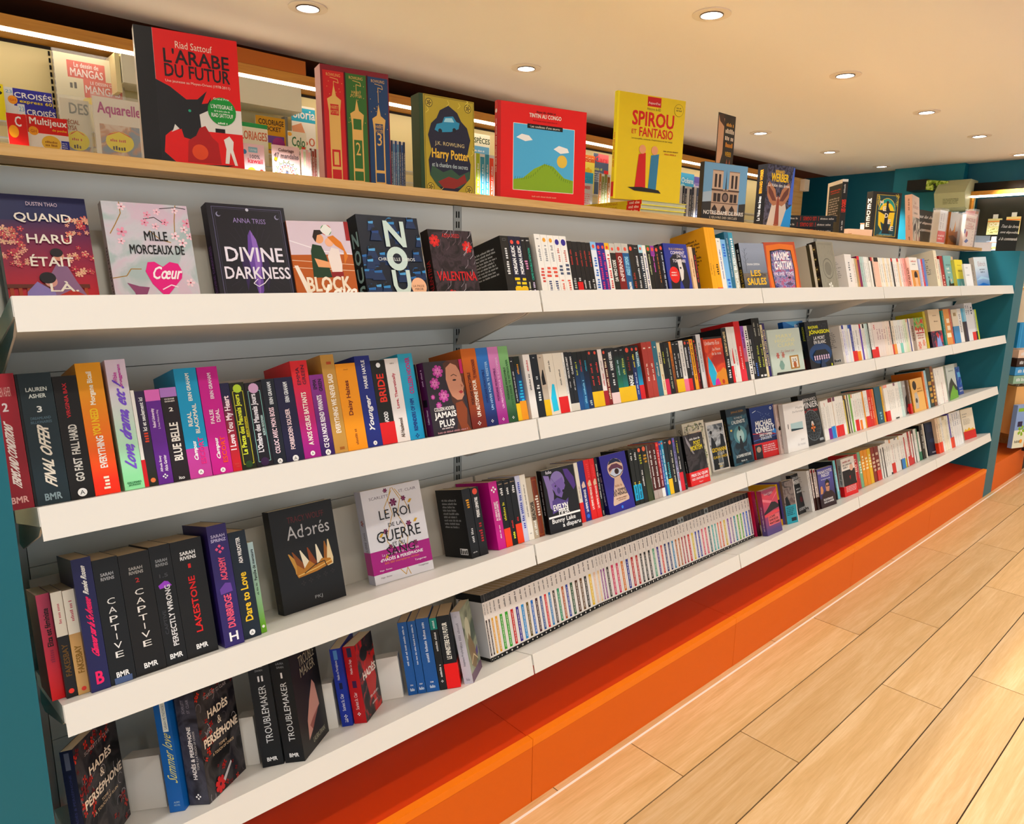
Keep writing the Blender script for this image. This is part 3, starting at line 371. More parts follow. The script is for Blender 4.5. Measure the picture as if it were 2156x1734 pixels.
[1, 1.3893, 0.06, 0.0, 0.0225, 0.1562, 0.108, '10131a', {'b': ('f0c000', 0.27), 'g': '2a8a70', 't': [('~', 'b8d8e8', 0.5, 0.8, 0.3, 0), ('h', 'f0f0f0', 0.95, 0.4)]}],
[1, 1.4118, 0.06, 0.0, 0.0225, 0.1561, 0.108, '10131a', {'b': ('f0c000', 0.27), 'g': '2a8a80', 't': [('~', 'c0d060', 0.5, 0.84, 0.4, 0), ('h', 'f0f0f0', 0.95, 0.4)]}],
[1, 1.4343, 0.06, 0.0, 0.0291, 0.1589, 0.108, '0d1512', {'b': ('f0c000', 0.27), 't': [('~', '8a1c1c', 0.55, 0.8, 0.3, 0), ('ANGE', 'f0f4f4', 0.26, 0.46, 0.6), ('o', 'e85a44', 0.92, 0.5)]}],
[1, 1.4634, 0.06, 0.0, 0.0185, 0.158, 0.108, '0e1420', {'g': '2a4a90', 't': [('~', 'f0e020', 0.6, 0.84, 0.4, 0), ('~', 'd0e0f0', 0.1, 0.5, 0.3, 0), ('o', 'e85a44', 0.93, 0.5)]}],
[1, 1.4819, 0.06, 0.0, 0.0206, 0.1578, 0.108, '0c0e14', {'b': ('d81624', 0.26), 'g': '10a8e0', 't': [('WEBSTER', 'd0f0f8', 0.6, 0.88, 0.5), ('o', 'e85a44', 0.93, 0.5)]}],
[1, 1.5176, 0.06, 0.0, 0.0249, 0.1644, 0.12, 'b4483c', {'t': [('~', 'f4e0d0', 0.3, 0.62, 0.3, 0), ('~', 'f0e0d0', 0.88, 0.9, 0.4, 0)]}],
[1, 1.5425, 0.06, 0.0, 0.0245, 0.1651, 0.12, 'b4483c', {'t': [('~', 'f4e0d0', 0.3, 0.62, 0.3, 0), ('~', 'f0e0d0', 0.88, 0.9, 0.4, 0)]}],
[1, 1.567, 0.06, 0.0, 0.0237, 0.1651, 0.12, '3c7488', {'t': [('~', 'e8e0c8', 0.36, 0.62, 0.3, 0), ('~', 'e8e0d0', 0.88, 0.9, 0.4, 0)]}],
[1, 1.5907, 0.06, 0.0, 0.0168, 0.1594, 0.108, 'ece0bc', {'t': [('~', '2a3a68', 0.6, 0.86, 0.5, 0), ('~', 'd0803a', 0.1, 0.4, 0.4, 0)]}],
[1, 1.6075, 0.06, 0.0, 0.019, 0.1575, 0.108, '14161a', {'b': ('d83058', 0.3), 't': [('~', 'c8d030', 0.6, 0.84, 0.3, 0)]}],
[1, 1.6266, 0.06, 0.0, 0.0259, 0.1579, 0.108, '1e2024', {'t': [('~', 'c0c8a8', 0.1, 0.9, 0.25, 0)]}],
[1, 1.6524, 0.06, 0.0, 0.0116, 0.1591, 0.108, 'f08418', {'g': '6a3820', 't': [('~', '3a2410', 0.2, 0.8, 0.4, 0)]}],
[1, 1.6641, 0.06, 0.0, 0.0197, 0.1577, 0.108, '1c2024', {'b': ('f0c000', 0.26), 't': [('~', 'f0f0f0', 0.3, 0.78, 0.3, 0), ('h', 'ffffff', 0.95, 0.5)]}],
[1, 1.6838, 0.06, 0.0, 0.0191, 0.1575, 0.108, '1c2024', {'b': ('f0c000', 0.26), 't': [('~', 'f0f0f0', 0.3, 0.78, 0.3, 0), ('h', 'ffffff', 0.95, 0.5)]}],
[1, 1.7028, 0.06, 0.0, 0.0236, 0.1592, 0.108, 'e8e4de', {'b': ('f07898', 0.24), 't': [('~', '707070', 0.3, 0.9, 0.25, 0)]}],
[1, 1.7265, 0.06, 0.0, 0.0205, 0.1579, 0.108, '14141a', {'b': ('e01c24', 0.24), 't': [('JOHANA GUSTAWSSON', 'f4f4f4', 0.45, 0.86, 0.5), ('o', 'e85a44', 0.95, 0.5)]}],
[1, 1.7469, 0.06, 0.0, 0.0132, 0.1572, 0.108, '181c38', {'g': '401830', 't': [('~', 'd0d8f8', 0.3, 0.88, 0.4, 0), ('o', 'e85a44', 0.95, 0.5)]}],
[1, 1.7601, 0.06, 0.0, 0.0191, 0.1608, 0.108, 'f2a412', {'t': [('~', '704010', 0.2, 0.9, 0.4, 0), ('o', 'e85a44', 0.95, 0.5)]}],
[1, 1.7792, 0.06, 0.0, 0.0157, 0.1608, 0.108, '1c1014', {'g': '801818', 't': [('~', 'e83a3a', 0.15, 0.9, 0.3, 0), ('o', 'e85a44', 0.95, 0.5)]}],
[1, 1.7858, 0.06, 0.0, 0.0158, 0.1711, 0.12, '14161c', {}],
[1, 1.8015, 0.06, 0.0, 0.0251, 0.1742, 0.12, 'dcdcdc', {}],
[1, 1.9527, 0.06, 0.0, 0.0309, 0.1881, 0.12, '1c1c20', {'t': [('LA PROIE ET LA MEUTE', 'f0d8a0', 0.5, 0.93, 0.4), ('~', 'f0f0f0', 0.1, 0.45, 0.4, 0)]}],
[1, 1.9836, 0.06, 0.0, 0.0141, 0.1903, 0.12, 'f2efe8', {'t': [('~', '606060', 0.4, 0.6, 0.2, 0)], 'b': ('e01c24', 0.3)}],
[1, 1.9977, 0.06, 0.0, 0.0152, 0.1902, 0.12, 'f2efe8', {'t': [('p', 'e01c24', 0.33, 0.62), ('~', '606060', 0.1, 0.3, 0.2, 0)]}],
[1, 2.0129, 0.06, 0.0, 0.0231, 0.1901, 0.12, 'f2efe8', {'t': [('~', '606060', 0.3, 0.6, 0.2, 0)]}],
[1, 2.036, 0.06, 0.0, 0.0381, 0.2073, 0.13, 'e0151f', {'b': ('e83048', 0.2), 't': [('~', 'f8c0c0', 0.2, 0.6, 0.25, 0)]}],
[1, 2.0742, 0.06, 0.0, 0.0223, 0.1898, 0.108, '9a5ac0', {'g': 'e07830', 't': [('~', '201828', 0.6, 0.9, 0.4, 0)], 'b': ('4a4a50', 0.34)}],
[1, 2.0965, 0.06, 0.0, 0.0242, 0.1894, 0.108, 'f2efe8', {'t': [('~', '202428', 0.1, 0.92, 0.5, 0)]}],
[1, 2.1206, 0.06, 0.0, 0.0163, 0.1906, 0.108, '15171c', {'t': [('~', 'f0f0f0', 0.1, 0.75, 0.5, 0)]}],
[1, 2.137, 0.06, 0.0, 0.0192, 0.1905, 0.108, '181c28', {'t': [('~', '4070d0', 0.05, 0.3, 0.6, 0)]}],
[1, 2.1562, 0.06, 0.0, 0.0278, 0.2142, 0.13, '16181a', {'t': [('~', 'c8c8b8', 0.7, 0.92, 0.3, 0), ('~', 'b8c048', 0.18, 0.56, 0.4, 0), ('~', 'f0f0f0', 0.02, 0.05, 0.7, 0)]}],
[1, 2.1839, 0.06, 0.0, 0.0254, 0.2144, 0.13, '16181a', {'t': [('~', 'c8c8b8', 0.7, 0.92, 0.3, 0), ('~', 'b8c048', 0.18, 0.56, 0.4, 0), ('~', 'f0f0f0', 0.02, 0.05, 0.7, 0)]}],
[1, 2.2093, 0.06, 0.0, 0.0154, 0.1893, 0.108, 'e8d8a8', {'t': [('~', '302838', 0.2, 0.9, 0.6, 0)]}],
[1, 2.2247, 0.06, 0.0, 0.0172, 0.1936, 0.108, '3a2a72', {'t': [('~', 'd8c890', 0.2, 0.9, 0.6, 0)]}],
[1, 2.8526, 0.06, 0.0, 0.0197, 0.1587, 0.11, 'e4dcd4', {'back': '7a7674'}],
[1, 2.8723, 0.06, 0.0, 0.0179, 0.1596, 0.108, 'e8e4f0', {'c': ('2a3a9a', 0.1), 't': [('~', '5050c0', 0.2, 0.85, 0.3, 0)]}],
[1, 2.8901, 0.06, 0.0, 0.014, 0.1606, 0.108, 'f0f0f4', {'t': [('~', '6060c0', 0.2, 0.85, 0.3, 0)]}],
[1, 2.9041, 0.06, 0.0, 0.0141, 0.16, 0.108, 'f2efe8', {}],
[1, 2.9182, 0.06, 0.0, 0.0142, 0.1594, 0.108, 'dde4f0', {}],
[1, 2.9324, 0.06, 0.0, 0.0163, 0.1588, 0.108, 'f2efe8', {'c': ('3a6ab0', 0.1)}],
[1, 2.9487, 0.06, 0.0, 0.0226, 0.159, 0.108, '24409c', {'b': ('e01c24', 0.28)}],
[1, 2.9713, 0.06, 0.0, 0.0228, 0.1581, 0.108, 'f2efe8', {'b': ('e01c24', 0.28)}],
[1, 2.9942, 0.06, 0.0, 0.0358, 0.1572, 0.108, 'f0ece8', {'b': ('f09010', 0.26)}],
[1, 3.0299, 0.06, 0.0, 0.017, 0.1566, 0.108, 'f2efe8', {}],
[1, 3.047, 0.06, 0.0, 0.0171, 0.1577, 0.108, '6a4ab0', {'c': ('c02040', 0.12)}],
[1, 3.0641, 0.06, 0.0, 0.0173, 0.157, 0.108, 'f2efe8', {}],
[1, 3.0814, 0.06, 0.0, 0.0174, 0.1572, 0.108, 'e0dcd0', {'c': ('15161a', 0.12)}],
[1, 3.0988, 0.06, 0.0, 0.0175, 0.1574, 0.108, 'd8e8e4', {}],
[1, 3.1163, 0.06, 0.0, 0.0199, 0.1576, 0.108, 'b8d4cc', {}],
[1, 3.1362, 0.06, 0.0, 0.0133, 0.1587, 0.108, '242424', {}],
[1, 3.1496, 0.06, 0.0, 0.0247, 0.159, 0.108, 'f2efe8', {'b': ('e01c24', 0.24)}],
[1, 3.1742, 0.06, 0.0, 0.0181, 0.1581, 0.108, 'e8dcd4', {'b': ('e01c24', 0.24)}],
[1, 3.1923, 0.06, 0.0, 0.032, 0.1592, 0.108, 'ecdcd4', {'b': ('e01c24', 0.3), 't': [('~', 'd04050', 0.8, 0.95, 0.4, 0)]}],
[1, 3.2244, 0.06, 0.0, 0.0266, 0.1589, 0.108, 'ecdcd4', {'t': [('~', 'a0707a', 0.5, 0.8, 0.4, 0)]}],
[1, 3.251, 0.06, 0.0, 0.0269, 0.1588, 0.108, 'ecdcd4', {'t': [('~', 'a0707a', 0.5, 0.8, 0.4, 0)]}],
[1, 3.2779, 0.06, 0.0, 0.0284, 0.1587, 0.108, 'ecdcd4', {'t': [('~', 'a0707a', 0.5, 0.8, 0.4, 0)]}],
[1, 3.3063, 0.06, 0.0, 0.0287, 0.1586, 0.108, 'f0dccc', {'t': [('~', 'a0707a', 0.5, 0.8, 0.4, 0)]}],
[1, 3.335, 0.06, 0.0, 0.0266, 0.1594, 0.108, 'f0e0d0', {}],
[1, 3.3617, 0.06, 0.0, 0.0294, 0.1593, 0.108, 'f0d8c8', {}],
[1, 3.3911, 0.06, 0.0, 0.0173, 0.1592, 0.108, '30282c', {'b': ('d84030', 0.3)}],
[1, 3.4084, 0.06, 0.0, 0.0325, 0.1595, 0.108, 'f0e0c8', {'b': ('f0a050', 0.3)}],
[1, 3.4408, 0.06, 0.0, 0.0253, 0.1602, 0.108, 'f2efe8', {}],
[1, 3.4661, 0.06, 0.0, 0.023, 0.1603, 0.108, 'f2efe8', {}],
[1, 3.489, 0.06, 0.0, 0.0335, 0.1604, 0.108, 'e8ece8', {'b': ('80d0c0', 0.3)}],
[1, 3.5226, 0.06, 0.0, 0.0235, 0.1602, 0.108, 'f2efe8', {}],
[1, 3.546, 0.06, 0.0, 0.0237, 0.1603, 0.108, 'e8ecd8', {}],
[1, 3.5697, 0.06, 0.0, 0.0239, 0.1615, 0.108, 'd8e8c0', {}],
[1, 3.5936, 0.06, 0.0, 0.0268, 0.1616, 0.108, 'e8dcc8', {'c': ('e0b090', 0.1)}],
[1, 3.6204, 0.06, 0.0, 0.0135, 0.1617, 0.108, '24408c', {}],
[1, 3.6339, 0.06, 0.0, 0.0204, 0.1622, 0.108, 'f0e4d8', {}],
[1, 3.8454, 0.06, 0.0, 0.0325, 0.1924, 0.13, 'c8b414', {}],
[1, 4.1228, 0.06, 0.0, 0.0326, 0.1891, 0.108, '1c8a80', {}],
[1, 4.1554, 0.06, 0.0, 0.0915, 0.1959, 0.108, 'e89850', {'t': [('~', 'fff0d0', 0.2, 0.9, 0.7, 0)]}],
[1, 4.2469, 0.06, 0.0, 0.0255, 0.1958, 0.108, 'c8502c', {}],
[1, 4.2861, 0.06, 0.0, 0.0993, 0.1903, 0.108, 'e8dcc4', {'b': ('3a8cc8', 0.5), 't': [('~', 'a08868', 0.8, 0.9, 0.5, 0)]}],
[1, 4.3854, 0.06, 0.0, 0.0663, 0.1923, 0.108, 'f0ece8', {}],
[1, 4.4517, 0.06, 0.0, 0.0401, 0.1917, 0.108, '3a2a30', {'c': ('60b0d8', 0.4)}],
[1, 4.4918, 0.06, 0.0, 0.0388, 0.1919, 0.108, '1c2850', {'c': ('90c8e0', 0.4)}],
[1, 4.5306, 0.06, 0.0, 0.0393, 0.2203, 0.13, 'e8e8ec', {'t': [('~', '4a5068', 0.7, 0.95, 0.4, 0)]}],
[1, 4.5699, 0.06, 0.0, 0.0379, 0.2207, 0.13, 'e8e8ec', {'t': [('~', '4a5068', 0.7, 0.95, 0.4, 0)]}],
[1, 4.6077, 0.06, 0.0, 0.0655, 0.2211, 0.13, 'e8e8ec', {'b': ('e01c24', 0.22), 't': [('~', '4a5068', 0.7, 0.95, 0.4, 0)]}],
[1, 4.6732, 0.06, 0.0, 0.0313, 0.1801, 0.108, 'c8ccc8', {'b': ('181818', 0.28)}],
[1, 4.7045, 0.06, 0.0, 0.0276, 0.1805, 0.108, 'c8e030', {}],
[2, -0.0061, 0.0413, 0.0, 0.0193, 0.168, 0.12, 'c84a68', {'g': 'e01018', 't': [('Eliza est féministe', '1c1018', 0.5, 0.86, 0.4), ('~', 'a82a50', 0.35, 0.48, 0.3, 0)]}],
[2, 0.0116, 0.0269, 0.0, 0.0158, 0.1681, 0.12, '1c1412', {'c': ('ece4d4', 0.42), 't': [('~', 'c8606a', 0.7, 0.9, 0.25, 0), ('FAKESBAY', '6a5010', 0.2, 0.5, 0.5), ('o', 'f04030', 0.06, 0.5)]}],
[2, 0.0272, 0.0245, 0.0, 0.0178, 0.167, 0.12, 'c89a64', {'c': ('ece4d4', 0.42), 't': [('~', 'c8606a', 0.7, 0.9, 0.25, 0), ('FAKESBAY', '8a6a20', 0.2, 0.46, 0.5), ('o', 'd84030', 0.05, 0.4)]}],
[2, 0.043, 0.0101, 0.0, 0.028, 0.2131, 0.14, '26265c', {'t': [('Renée Rosen', 'ecece8', 0.72, 0.93, 0.26), ('Glamour sur la 5e Avenue', 'e8206a', 0.24, 0.68, 0.34), ('B', 'e8206a', 0.05, 0.14, 0.36, 0, 'h')]}],
[2, 0.0713, 0.0123, 0.0, 0.0373, 0.2041, 0.14, '15181c', {'t': [('SARAH', 'a8aab0', 0.86, 0.885, 0.5, 0, 'h'), ('RIVENS', 'a8aab0', 0.825, 0.85, 0.52, 0, 'h'), ('CAPTIVE', 'e8e8e8', 0.18, 0.68, 0.16, 0, 's'), ('BMR', 'f4f4f4', 0.05, 0.09, 0.5, 0, 'h'), ('~', '506080', 0.0, 0.04, 0.7, 0)]}],
[2, 0.1089, 0.0137, 0.0, 0.047, 0.2021, 0.14, '1a1614', {'t': [('SARAH', 'a8a4a0', 0.86, 0.885, 0.44, 0, 'h'), ('RIVENS', 'a8a4a0', 0.825, 0.85, 0.46, 0, 'h'), ('2', 'b83a38', 0.755, 0.79, 0.12, 0, 'h'), ('CAPTIVE', 'e8e4e0', 0.2, 0.7, 0.14, 0, 's'), ('BMR', 'f4f4f4', 0.05, 0.09, 0.44, 0, 'h')]}],
[2, 0.1563, 0.0155, 0.0, 0.0336, 0.2044, 0.14, '17171a', {'t': [('SARAH', '909296', 0.86, 0.885, 0.56, 0, 'h'), ('RIVENS', '909296', 0.825, 0.85, 0.58, 0, 'h'), ('1.5', '505258', 0.73, 0.76, 0.4, 0, 'h'), ('p', '9a4ad0', 0.64, 0.7), ('CAPTIVE', '44464c', 0.26, 0.46, 0.16, -0.25), ('PERFECTLY WRONG', 'dcdce0', 0.15, 0.66, 0.26, 0.08), ('BMR', 'f4f4f4', 0.05, 0.09, 0.6, 0, 'h')]}],
[2, 0.1902, 0.0168, 0.0, 0.0525, 0.2037, 0.14, '1a1818', {'t': [('SARAH', 'f0f0f0', 0.87, 0.9, 0.48, 0, 'h'), ('RIVENS', 'f0f0f0', 0.83, 0.86, 0.5, 0, 'h'), ('1', 'd82428', 0.755, 0.79, 0.08, 0, 'h'), ('LAKESTONE', 'd82428', 0.2, 0.68, 0.2), ('BMR', 'f4f4f4', 0.06, 0.1, 0.36, 0, 'h')]}],
[2, 0.2506, 0.0067, 0.0, 0.0348, 0.2183, 0.145, '3a2a6c', {'t': [('SARAH', 'c0b8e0', 0.895, 0.92, 0.7, 0, 'h'), ('SPRINZ', 'c0b8e0', 0.86, 0.885, 0.76, 0, 'h'), ('x', 'e05a80', 0.8, 0.5), ('DUNBRIDGE', 'e8607a', 0.15, 0.42, 0.36), ('ACADEMY', 'e8607a', 0.54, 0.73, 0.32), ('p', '6a4a9c', 0.43, 0.52), ('H', 'f4f4f8', 0.04, 0.11, 0.42, 0, 'h')]}],
[2, 0.2892, 0.0186, 0.0, 0.032, 0.1973, 0.14, '1c2c3c', {'t': [('ADA WILDOTTER', 'f4f4f4', 0.7, 0.94, 0.22), ('Dare to Love', 'f4c830', 0.16, 0.61, 0.42, -0.05), ('o', 'f8f8f8', 0.05, 0.34, 'A')]}],
[2, 0.3236, 0.0256, 0.0, 0.0111, 0.1707, 0.108, 'a8c4c8', {'g': '6aa020', 't': [('Famille de menteurs', '1c2420', 0.58, 0.92, 0.5), ('~', '405040', 0.42, 0.55, 0.3, 0), ('o', 'f0f4e0', 0.07, 0.5)]}],
[2, 0.8498, 0.0564, 0.0, 0.0266, 0.1676, 0.11, '17171a', {'back': 'a0a0a0', 't': [('~', 'e8a020', 0.72, 0.86, 0.35, 0), ('~', 'd8d8d8', 0.22, 0.44, 0.25, 0), ('h', 'c0c0c0', 0.08, 0.5)]}],
[2, 0.8756, 0.0554, 0.0, 0.0255, 0.1662, 0.108, '15151a', {'t': [('PIERRE LEMAITRE', 'f0f0f0', 0.56, 0.85, 0.35), ('~', 'b02430', 0.2, 0.5, 0.4, 0), ('o', 'e85a44', 0.94, 0.6)]}],
[2, 0.9321, 0.0532, 0.0, 0.0267, 0.169, 0.137, 'c8188a', {'t': [('x', 'f4f4f4', 0.88, 0.7), ('AU SERVICE SECRET', 'fff0f8', 0.42, 0.7, 0.22, -0.12), ('DE MARIE-ANTOINETTE', 'fff0f8', 0.42, 0.7, 0.22, 0.16), ('~', 'fff0f8', 0.16, 0.36, 0.15, 0)]}],
[2, 0.958, 0.0522, 0.0, 0.0204, 0.1666, 0.108, '141418', {'b': ('f04a10', 0.28), 't': [('h', 'c0a080', 0.95, 0.6), ('~', 'f0f0f0', 0.78, 0.9, 0.4, 0), ('~', 'd8d020', 0.4, 0.68, 0.35, 0)]}],
[2, 0.9777, 0.0514, 0.0, 0.0189, 0.1654, 0.108, '141418', {'t': [('h', 'c0a080', 0.95, 0.6), ('~', 'f0f0f0', 0.78, 0.9, 0.4, 0), ('~', 'd83030', 0.26, 0.38, 0.3, 0), ('~', 'f0f020', 0.1, 0.2, 0.4, 0)]}],
[2, 0.996, 0.0507, 0.0, 0.0209, 0.1665, 0.108, '141418', {'b': ('f04a10', 0.3), 't': [('h', 'c0a080', 0.95, 0.6), ('~', 'f0f0f0', 0.78, 0.9, 0.4, 0), ('~', 'd83030', 0.34, 0.4, 0.3, 0)]}],
[2, 1.0163, 0.0499, 0.0, 0.0166, 0.169, 0.108, 'c8cce8', {'t': [('~', '3a4ab0', 0.2, 0.9, 0.5, 0)]}],
[2, 1.0324, 0.0493, 0.0, 0.019, 0.1686, 0.108, 'efe9dc', {'t': [('~', '606060', 0.35, 0.85, 0.2, 0), ('h', '808080', 0.1, 0.4)]}],
[2, 1.0508, 0.0486, 0.0, 0.0181, 0.1567, 0.108, 'b8a890', {'t': [('BEAUVOIR', '2a1c10', 0.3, 0.6, 0.7), ('~', 'f0f0e8', 0.05, 0.28, 0.4, 0)]}],
[2, 1.0683, 0.0479, 0.0, 0.0191, 0.1561, 0.108, '7a3a1a', {'t': [('~', 'f0e8d8', 0.35, 0.7, 0.6, 0), ('r', 'c07030', 0.04, 0.95, 0.8)]}],
[2, 1.2313, 0.0471, 0.0, 0.0145, 0.1656, 0.108, 'efe8d8', {'b': ('e02420', 0.33), 't': [('~', '805050', 0.4, 0.6, 0.2, 0)]}],
[2, 1.2453, 0.0466, 0.0, 0.0245, 0.1671, 0.108, '2a3080', {'t': [('p', 'e8c8b8', 0.55, 0.66), ('LA FEMME DE MENAGE', 'f4f4f8', 0.15, 0.52, 0.35), ('o', '3a70e0', 0.08, 0.5)]}],
[2, 1.269, 0.0457, 0.0, 0.0239, 0.1668, 0.108, 'e01818', {'t': [('p', 'e8c8a8', 0.55, 0.66), ('LA FEMME DE MENAGE', 'ffe8e0', 0.16, 0.54, 0.35), ('~', 'f04848', 0.7, 0.94, 0.4, 0)]}],
[2, 1.292, 0.0449, 0.0, 0.0202, 0.1662, 0.108, 'e01818', {'t': [('p', 'e8c8a8', 0.55, 0.66), ('LA FEMME DE MENAGE', 'ffe8e0', 0.16, 0.54, 0.35), ('~', 'f04848', 0.7, 0.94, 0.4, 0)]}],
[2, 1.3114, 0.0442, 0.0, 0.0123, 0.1656, 0.108, '141216', {'t': [('~', 'd8d8d8', 0.3, 0.9, 0.4, 0), ('~', 'd0d0d0', 0.02, 0.1, 0.3, 0)]}],
[2, 1.4558, 0.0389, 0.0, 0.0199, 0.1662, 0.108, '1e2218', {'t': [('~', 'e8e8e8', 0.8, 0.94, 0.4, 0), ('~', 'd8c040', 0.36, 0.42, 0.4, 0), ('p', '12a8d8', 0.08, 0.36, 'w')]}],
[2, 1.4748, 0.0382, 0.0, 0.0197, 0.1645, 0.108, '1e2218', {'t': [('~', 'e8e8e8', 0.8, 0.94, 0.4, 0), ('~', 'd8c040', 0.36, 0.42, 0.4, 0), ('p', '12a8d8', 0.08, 0.36, 'w')]}],
[2, 1.4937, 0.0375, 0.0, 0.0211, 0.1658, 0.108, '1c1e18', {'t': [('~', 'a8b020', 0.7, 0.88, 0.6, 0), ('~', 'f0f0f0', 0.3, 0.6, 0.3, 0), ('o', 'f07050', 0.95, 0.6)]}],
[2, 1.514, 0.0367, 0.0, 0.0253, 0.1664, 0.108, '201f18', {'g': '485028', 't': [('~', 'c89020', 0.7, 0.88, 0.6, 0), ('o', 'f07050', 0.95, 0.6)]}],
[2, 1.5382, 0.0358, 0.0, 0.0047, 0.1649, 0.108, '8a8a84', {'g': '204018', 't': [('~', 'f4f4f4', 0.4, 0.9, 0.7, 0)]}],
[2, 1.5427, 0.0357, 0.0, 0.0202, 0.1667, 0.108, '5c2418', {'b': ('b8a8a0', 0.16), 't': [('~', 'f0f0f0', 0.2, 0.9, 0.35, 0)]}],
[2, 1.562, 0.035, 0.0, 0.0209, 0.1661, 0.108, '5c2418', {'b': ('b8a8a0', 0.16), 't': [('~', 'f0f0f0', 0.2, 0.9, 0.35, 0)]}],
[2, 1.5819, 0.0342, 0.0, 0.015, 0.1678, 0.108, 'd82028', {'b': ('f0f0f0', 0.16), 'g': '502028', 't': [('~', 'f4d0d0', 0.2, 0.85, 0.4, 0), ('o', 'f07050', 0.95, 0.6)]}],
[2, 1.5962, 0.0337, 0.0, 0.0114, 0.1686, 0.108, '24509c', {'t': [('~', 'd0e0f8', 0.2, 0.85, 0.4, 0), ('o', 'f07050', 0.95, 0.6)]}],
[2, 1.6071, 0.0333, 0.0, 0.0123, 0.1694, 0.108, '20a0cc', {'t': [('~', 'f0f8f8', 0.2, 0.85, 0.5, 0), ('o', 'f07050', 0.95, 0.6)]}],
[2, 1.6189, 0.0329, 0.0, 0.0208, 0.1695, 0.108, '142430', {'b': ('f0c000', 0.28), 't': [('~', '50c0d0', 0.3, 0.6, 0.5, 0), ('h', 'f0f0f0', 0.95, 0.4)]}],
[2, 1.6387, 0.0321, 0.0, 0.0274, 0.17, 0.108, '1a2226', {'t': [('~', 'd8d8c0', 0.2, 0.8, 0.25, 0), ('o', 'f07050', 0.93, 0.5)]}],
[2, 1.6648, 0.0312, 0.0, 0.0119, 0.1693, 0.108, '6a68b8', {'g': 'd0d0e8', 't': [('~', '181838', 0.2, 0.85, 0.5, 0), ('o', 'd04060', 0.94, 0.5)]}],
[2, 1.6761, 0.0308, 0.0, 0.0193, 0.1701, 0.108, '161618', {'b': ('d81c38', 0.34), 't': [('~', 'c0c020', 0.7, 0.94, 0.35, 0), ('~', 'f0f0f0', 0.4, 0.65, 0.3, 0)]}],
[2, 1.6945, 0.0301, 0.0, 0.0121, 0.1699, 0.108, '121214', {'t': [('h', 'e0e0e0', 0.1, 0.3)]}],
[2, 2.3996, 0.075, 0.0, 0.0306, 0.1945, 0.115, 'd4bcb4', {'t': [('~', '908080', 0.1, 0.4, 0.2, 0), ('~', '908080', 0.65, 0.85, 0.2, 0), ('p', '141414', 0.47, 0.56)]}],
[2, 2.4302, 0.075, 0.0, 0.0311, 0.1934, 0.115, 'd4bcb4', {'t': [('~', '908080', 0.1, 0.4, 0.2, 0), ('~', '908080', 0.65, 0.85, 0.2, 0), ('p', '141414', 0.47, 0.56)]}],
[2, 2.7329, 0.0521, 0.0, 0.0152, 0.1669, 0.108, 'f2efe8', {'back': 'c8c0b8'}],
[2, 2.7472, 0.0517, 0.0, 0.0126, 0.1668, 0.108, 'f2efe8', {}],
[2, 2.7591, 0.0513, 0.0, 0.0127, 0.1671, 0.108, 'f2efe8', {'t': [('~', 'd04040', 0.85, 0.95, 0.5, 0)]}],
[2, 2.771, 0.051, 0.0, 0.0164, 0.1673, 0.108, 'f2efe8', {'b': ('7a2090', 0.28)}],
[2, 2.7865, 0.0505, 0.0, 0.0128, 0.1688, 0.108, 'f2efe8', {'b': ('7a2090', 0.28)}],
[2, 2.7986, 0.0502, 0.0, 0.0184, 0.1707, 0.108, 'f2efe8', {'b': ('1888d8', 0.3), 'c': ('803040', 0.1)}],
[2, 2.8159, 0.0497, 0.0, 0.0186, 0.1712, 0.108, 'f2efe8', {'b': ('1888d8', 0.3), 'c': ('803040', 0.1)}],
[2, 2.8334, 0.0492, 0.0, 0.0075, 0.1717, 0.108, 'e8dcc8', {}],
[2, 2.8405, 0.049, 0.0, 0.0216, 0.1717, 0.108, 'f2efe8', {'b': ('e01c24', 0.28), 'c': ('705068', 0.1)}],
[2, 2.8608, 0.0484, 0.0, 0.018, 0.1711, 0.108, 'f2efe8', {'b': ('e01c24', 0.28)}],
[2, 2.8777, 0.048, 0.0, 0.0172, 0.1708, 0.108, 'f2efe8', {'b': ('e01c24', 0.28)}],
[2, 2.8939, 0.0475, 0.0, 0.0154, 0.1707, 0.108, 'f2efe8', {'b': ('e01c24', 0.28)}],
[2, 2.9084, 0.0471, 0.0, 0.0135, 0.1703, 0.108, 'f2efe8', {}],
[2, 2.9211, 0.0467, 0.0, 0.0146, 0.1693, 0.108, 'f2efe8', {}],
[2, 2.9348, 0.0463, 0.0, 0.0127, 0.1686, 0.108, 'd8c060', {'c': ('3a2010', 0.12)}],
[2, 2.9467, 0.046, 0.0, 0.0138, 0.1681, 0.108, '282420', {'c': ('c08030', 0.1)}],
[2, 2.9597, 0.0456, 0.0, 0.0119, 0.1675, 0.108, 'e8e0c0', {}],
[2, 2.9708, 0.0453, 0.0, 0.0099, 0.1671, 0.108, '2c2c28', {}],
[2, 2.9801, 0.0451, 0.0, 0.012, 0.167, 0.108, 'f2efe8', {}],
[2, 2.9914, 0.0447, 0.0, 0.0181, 0.1666, 0.108, '7ab850', {}],
[2, 3.0083, 0.0443, 0.0, 0.0162, 0.1655, 0.108, 'f2efe8', {'c': ('e0a080', 0.1)}],
[2, 3.0235, 0.0438, 0.0, 0.0183, 0.1647, 0.108, 'f2efe8', {'b': ('e01c24', 0.3)}],
[2, 3.0407, 0.0433, 0.0, 0.0174, 0.1646, 0.108, 'f2efe8', {'b': ('e01c24', 0.3)}],
[2, 3.057, 0.0429, 0.0, 0.0113, 0.1645, 0.108, 'f2efe8', {}],
[2, 3.0676, 0.0426, 0.0, 0.0229, 0.1651, 0.108, 'f2efe8', {'b': ('f08020', 0.26)}],
[2, 3.089, 0.042, 0.0, 0.0168, 0.1653, 0.108, 'f2efe8', {}],
[2, 3.1047, 0.0415, 0.0, 0.0148, 0.1654, 0.108, 'f0e8d8', {}],
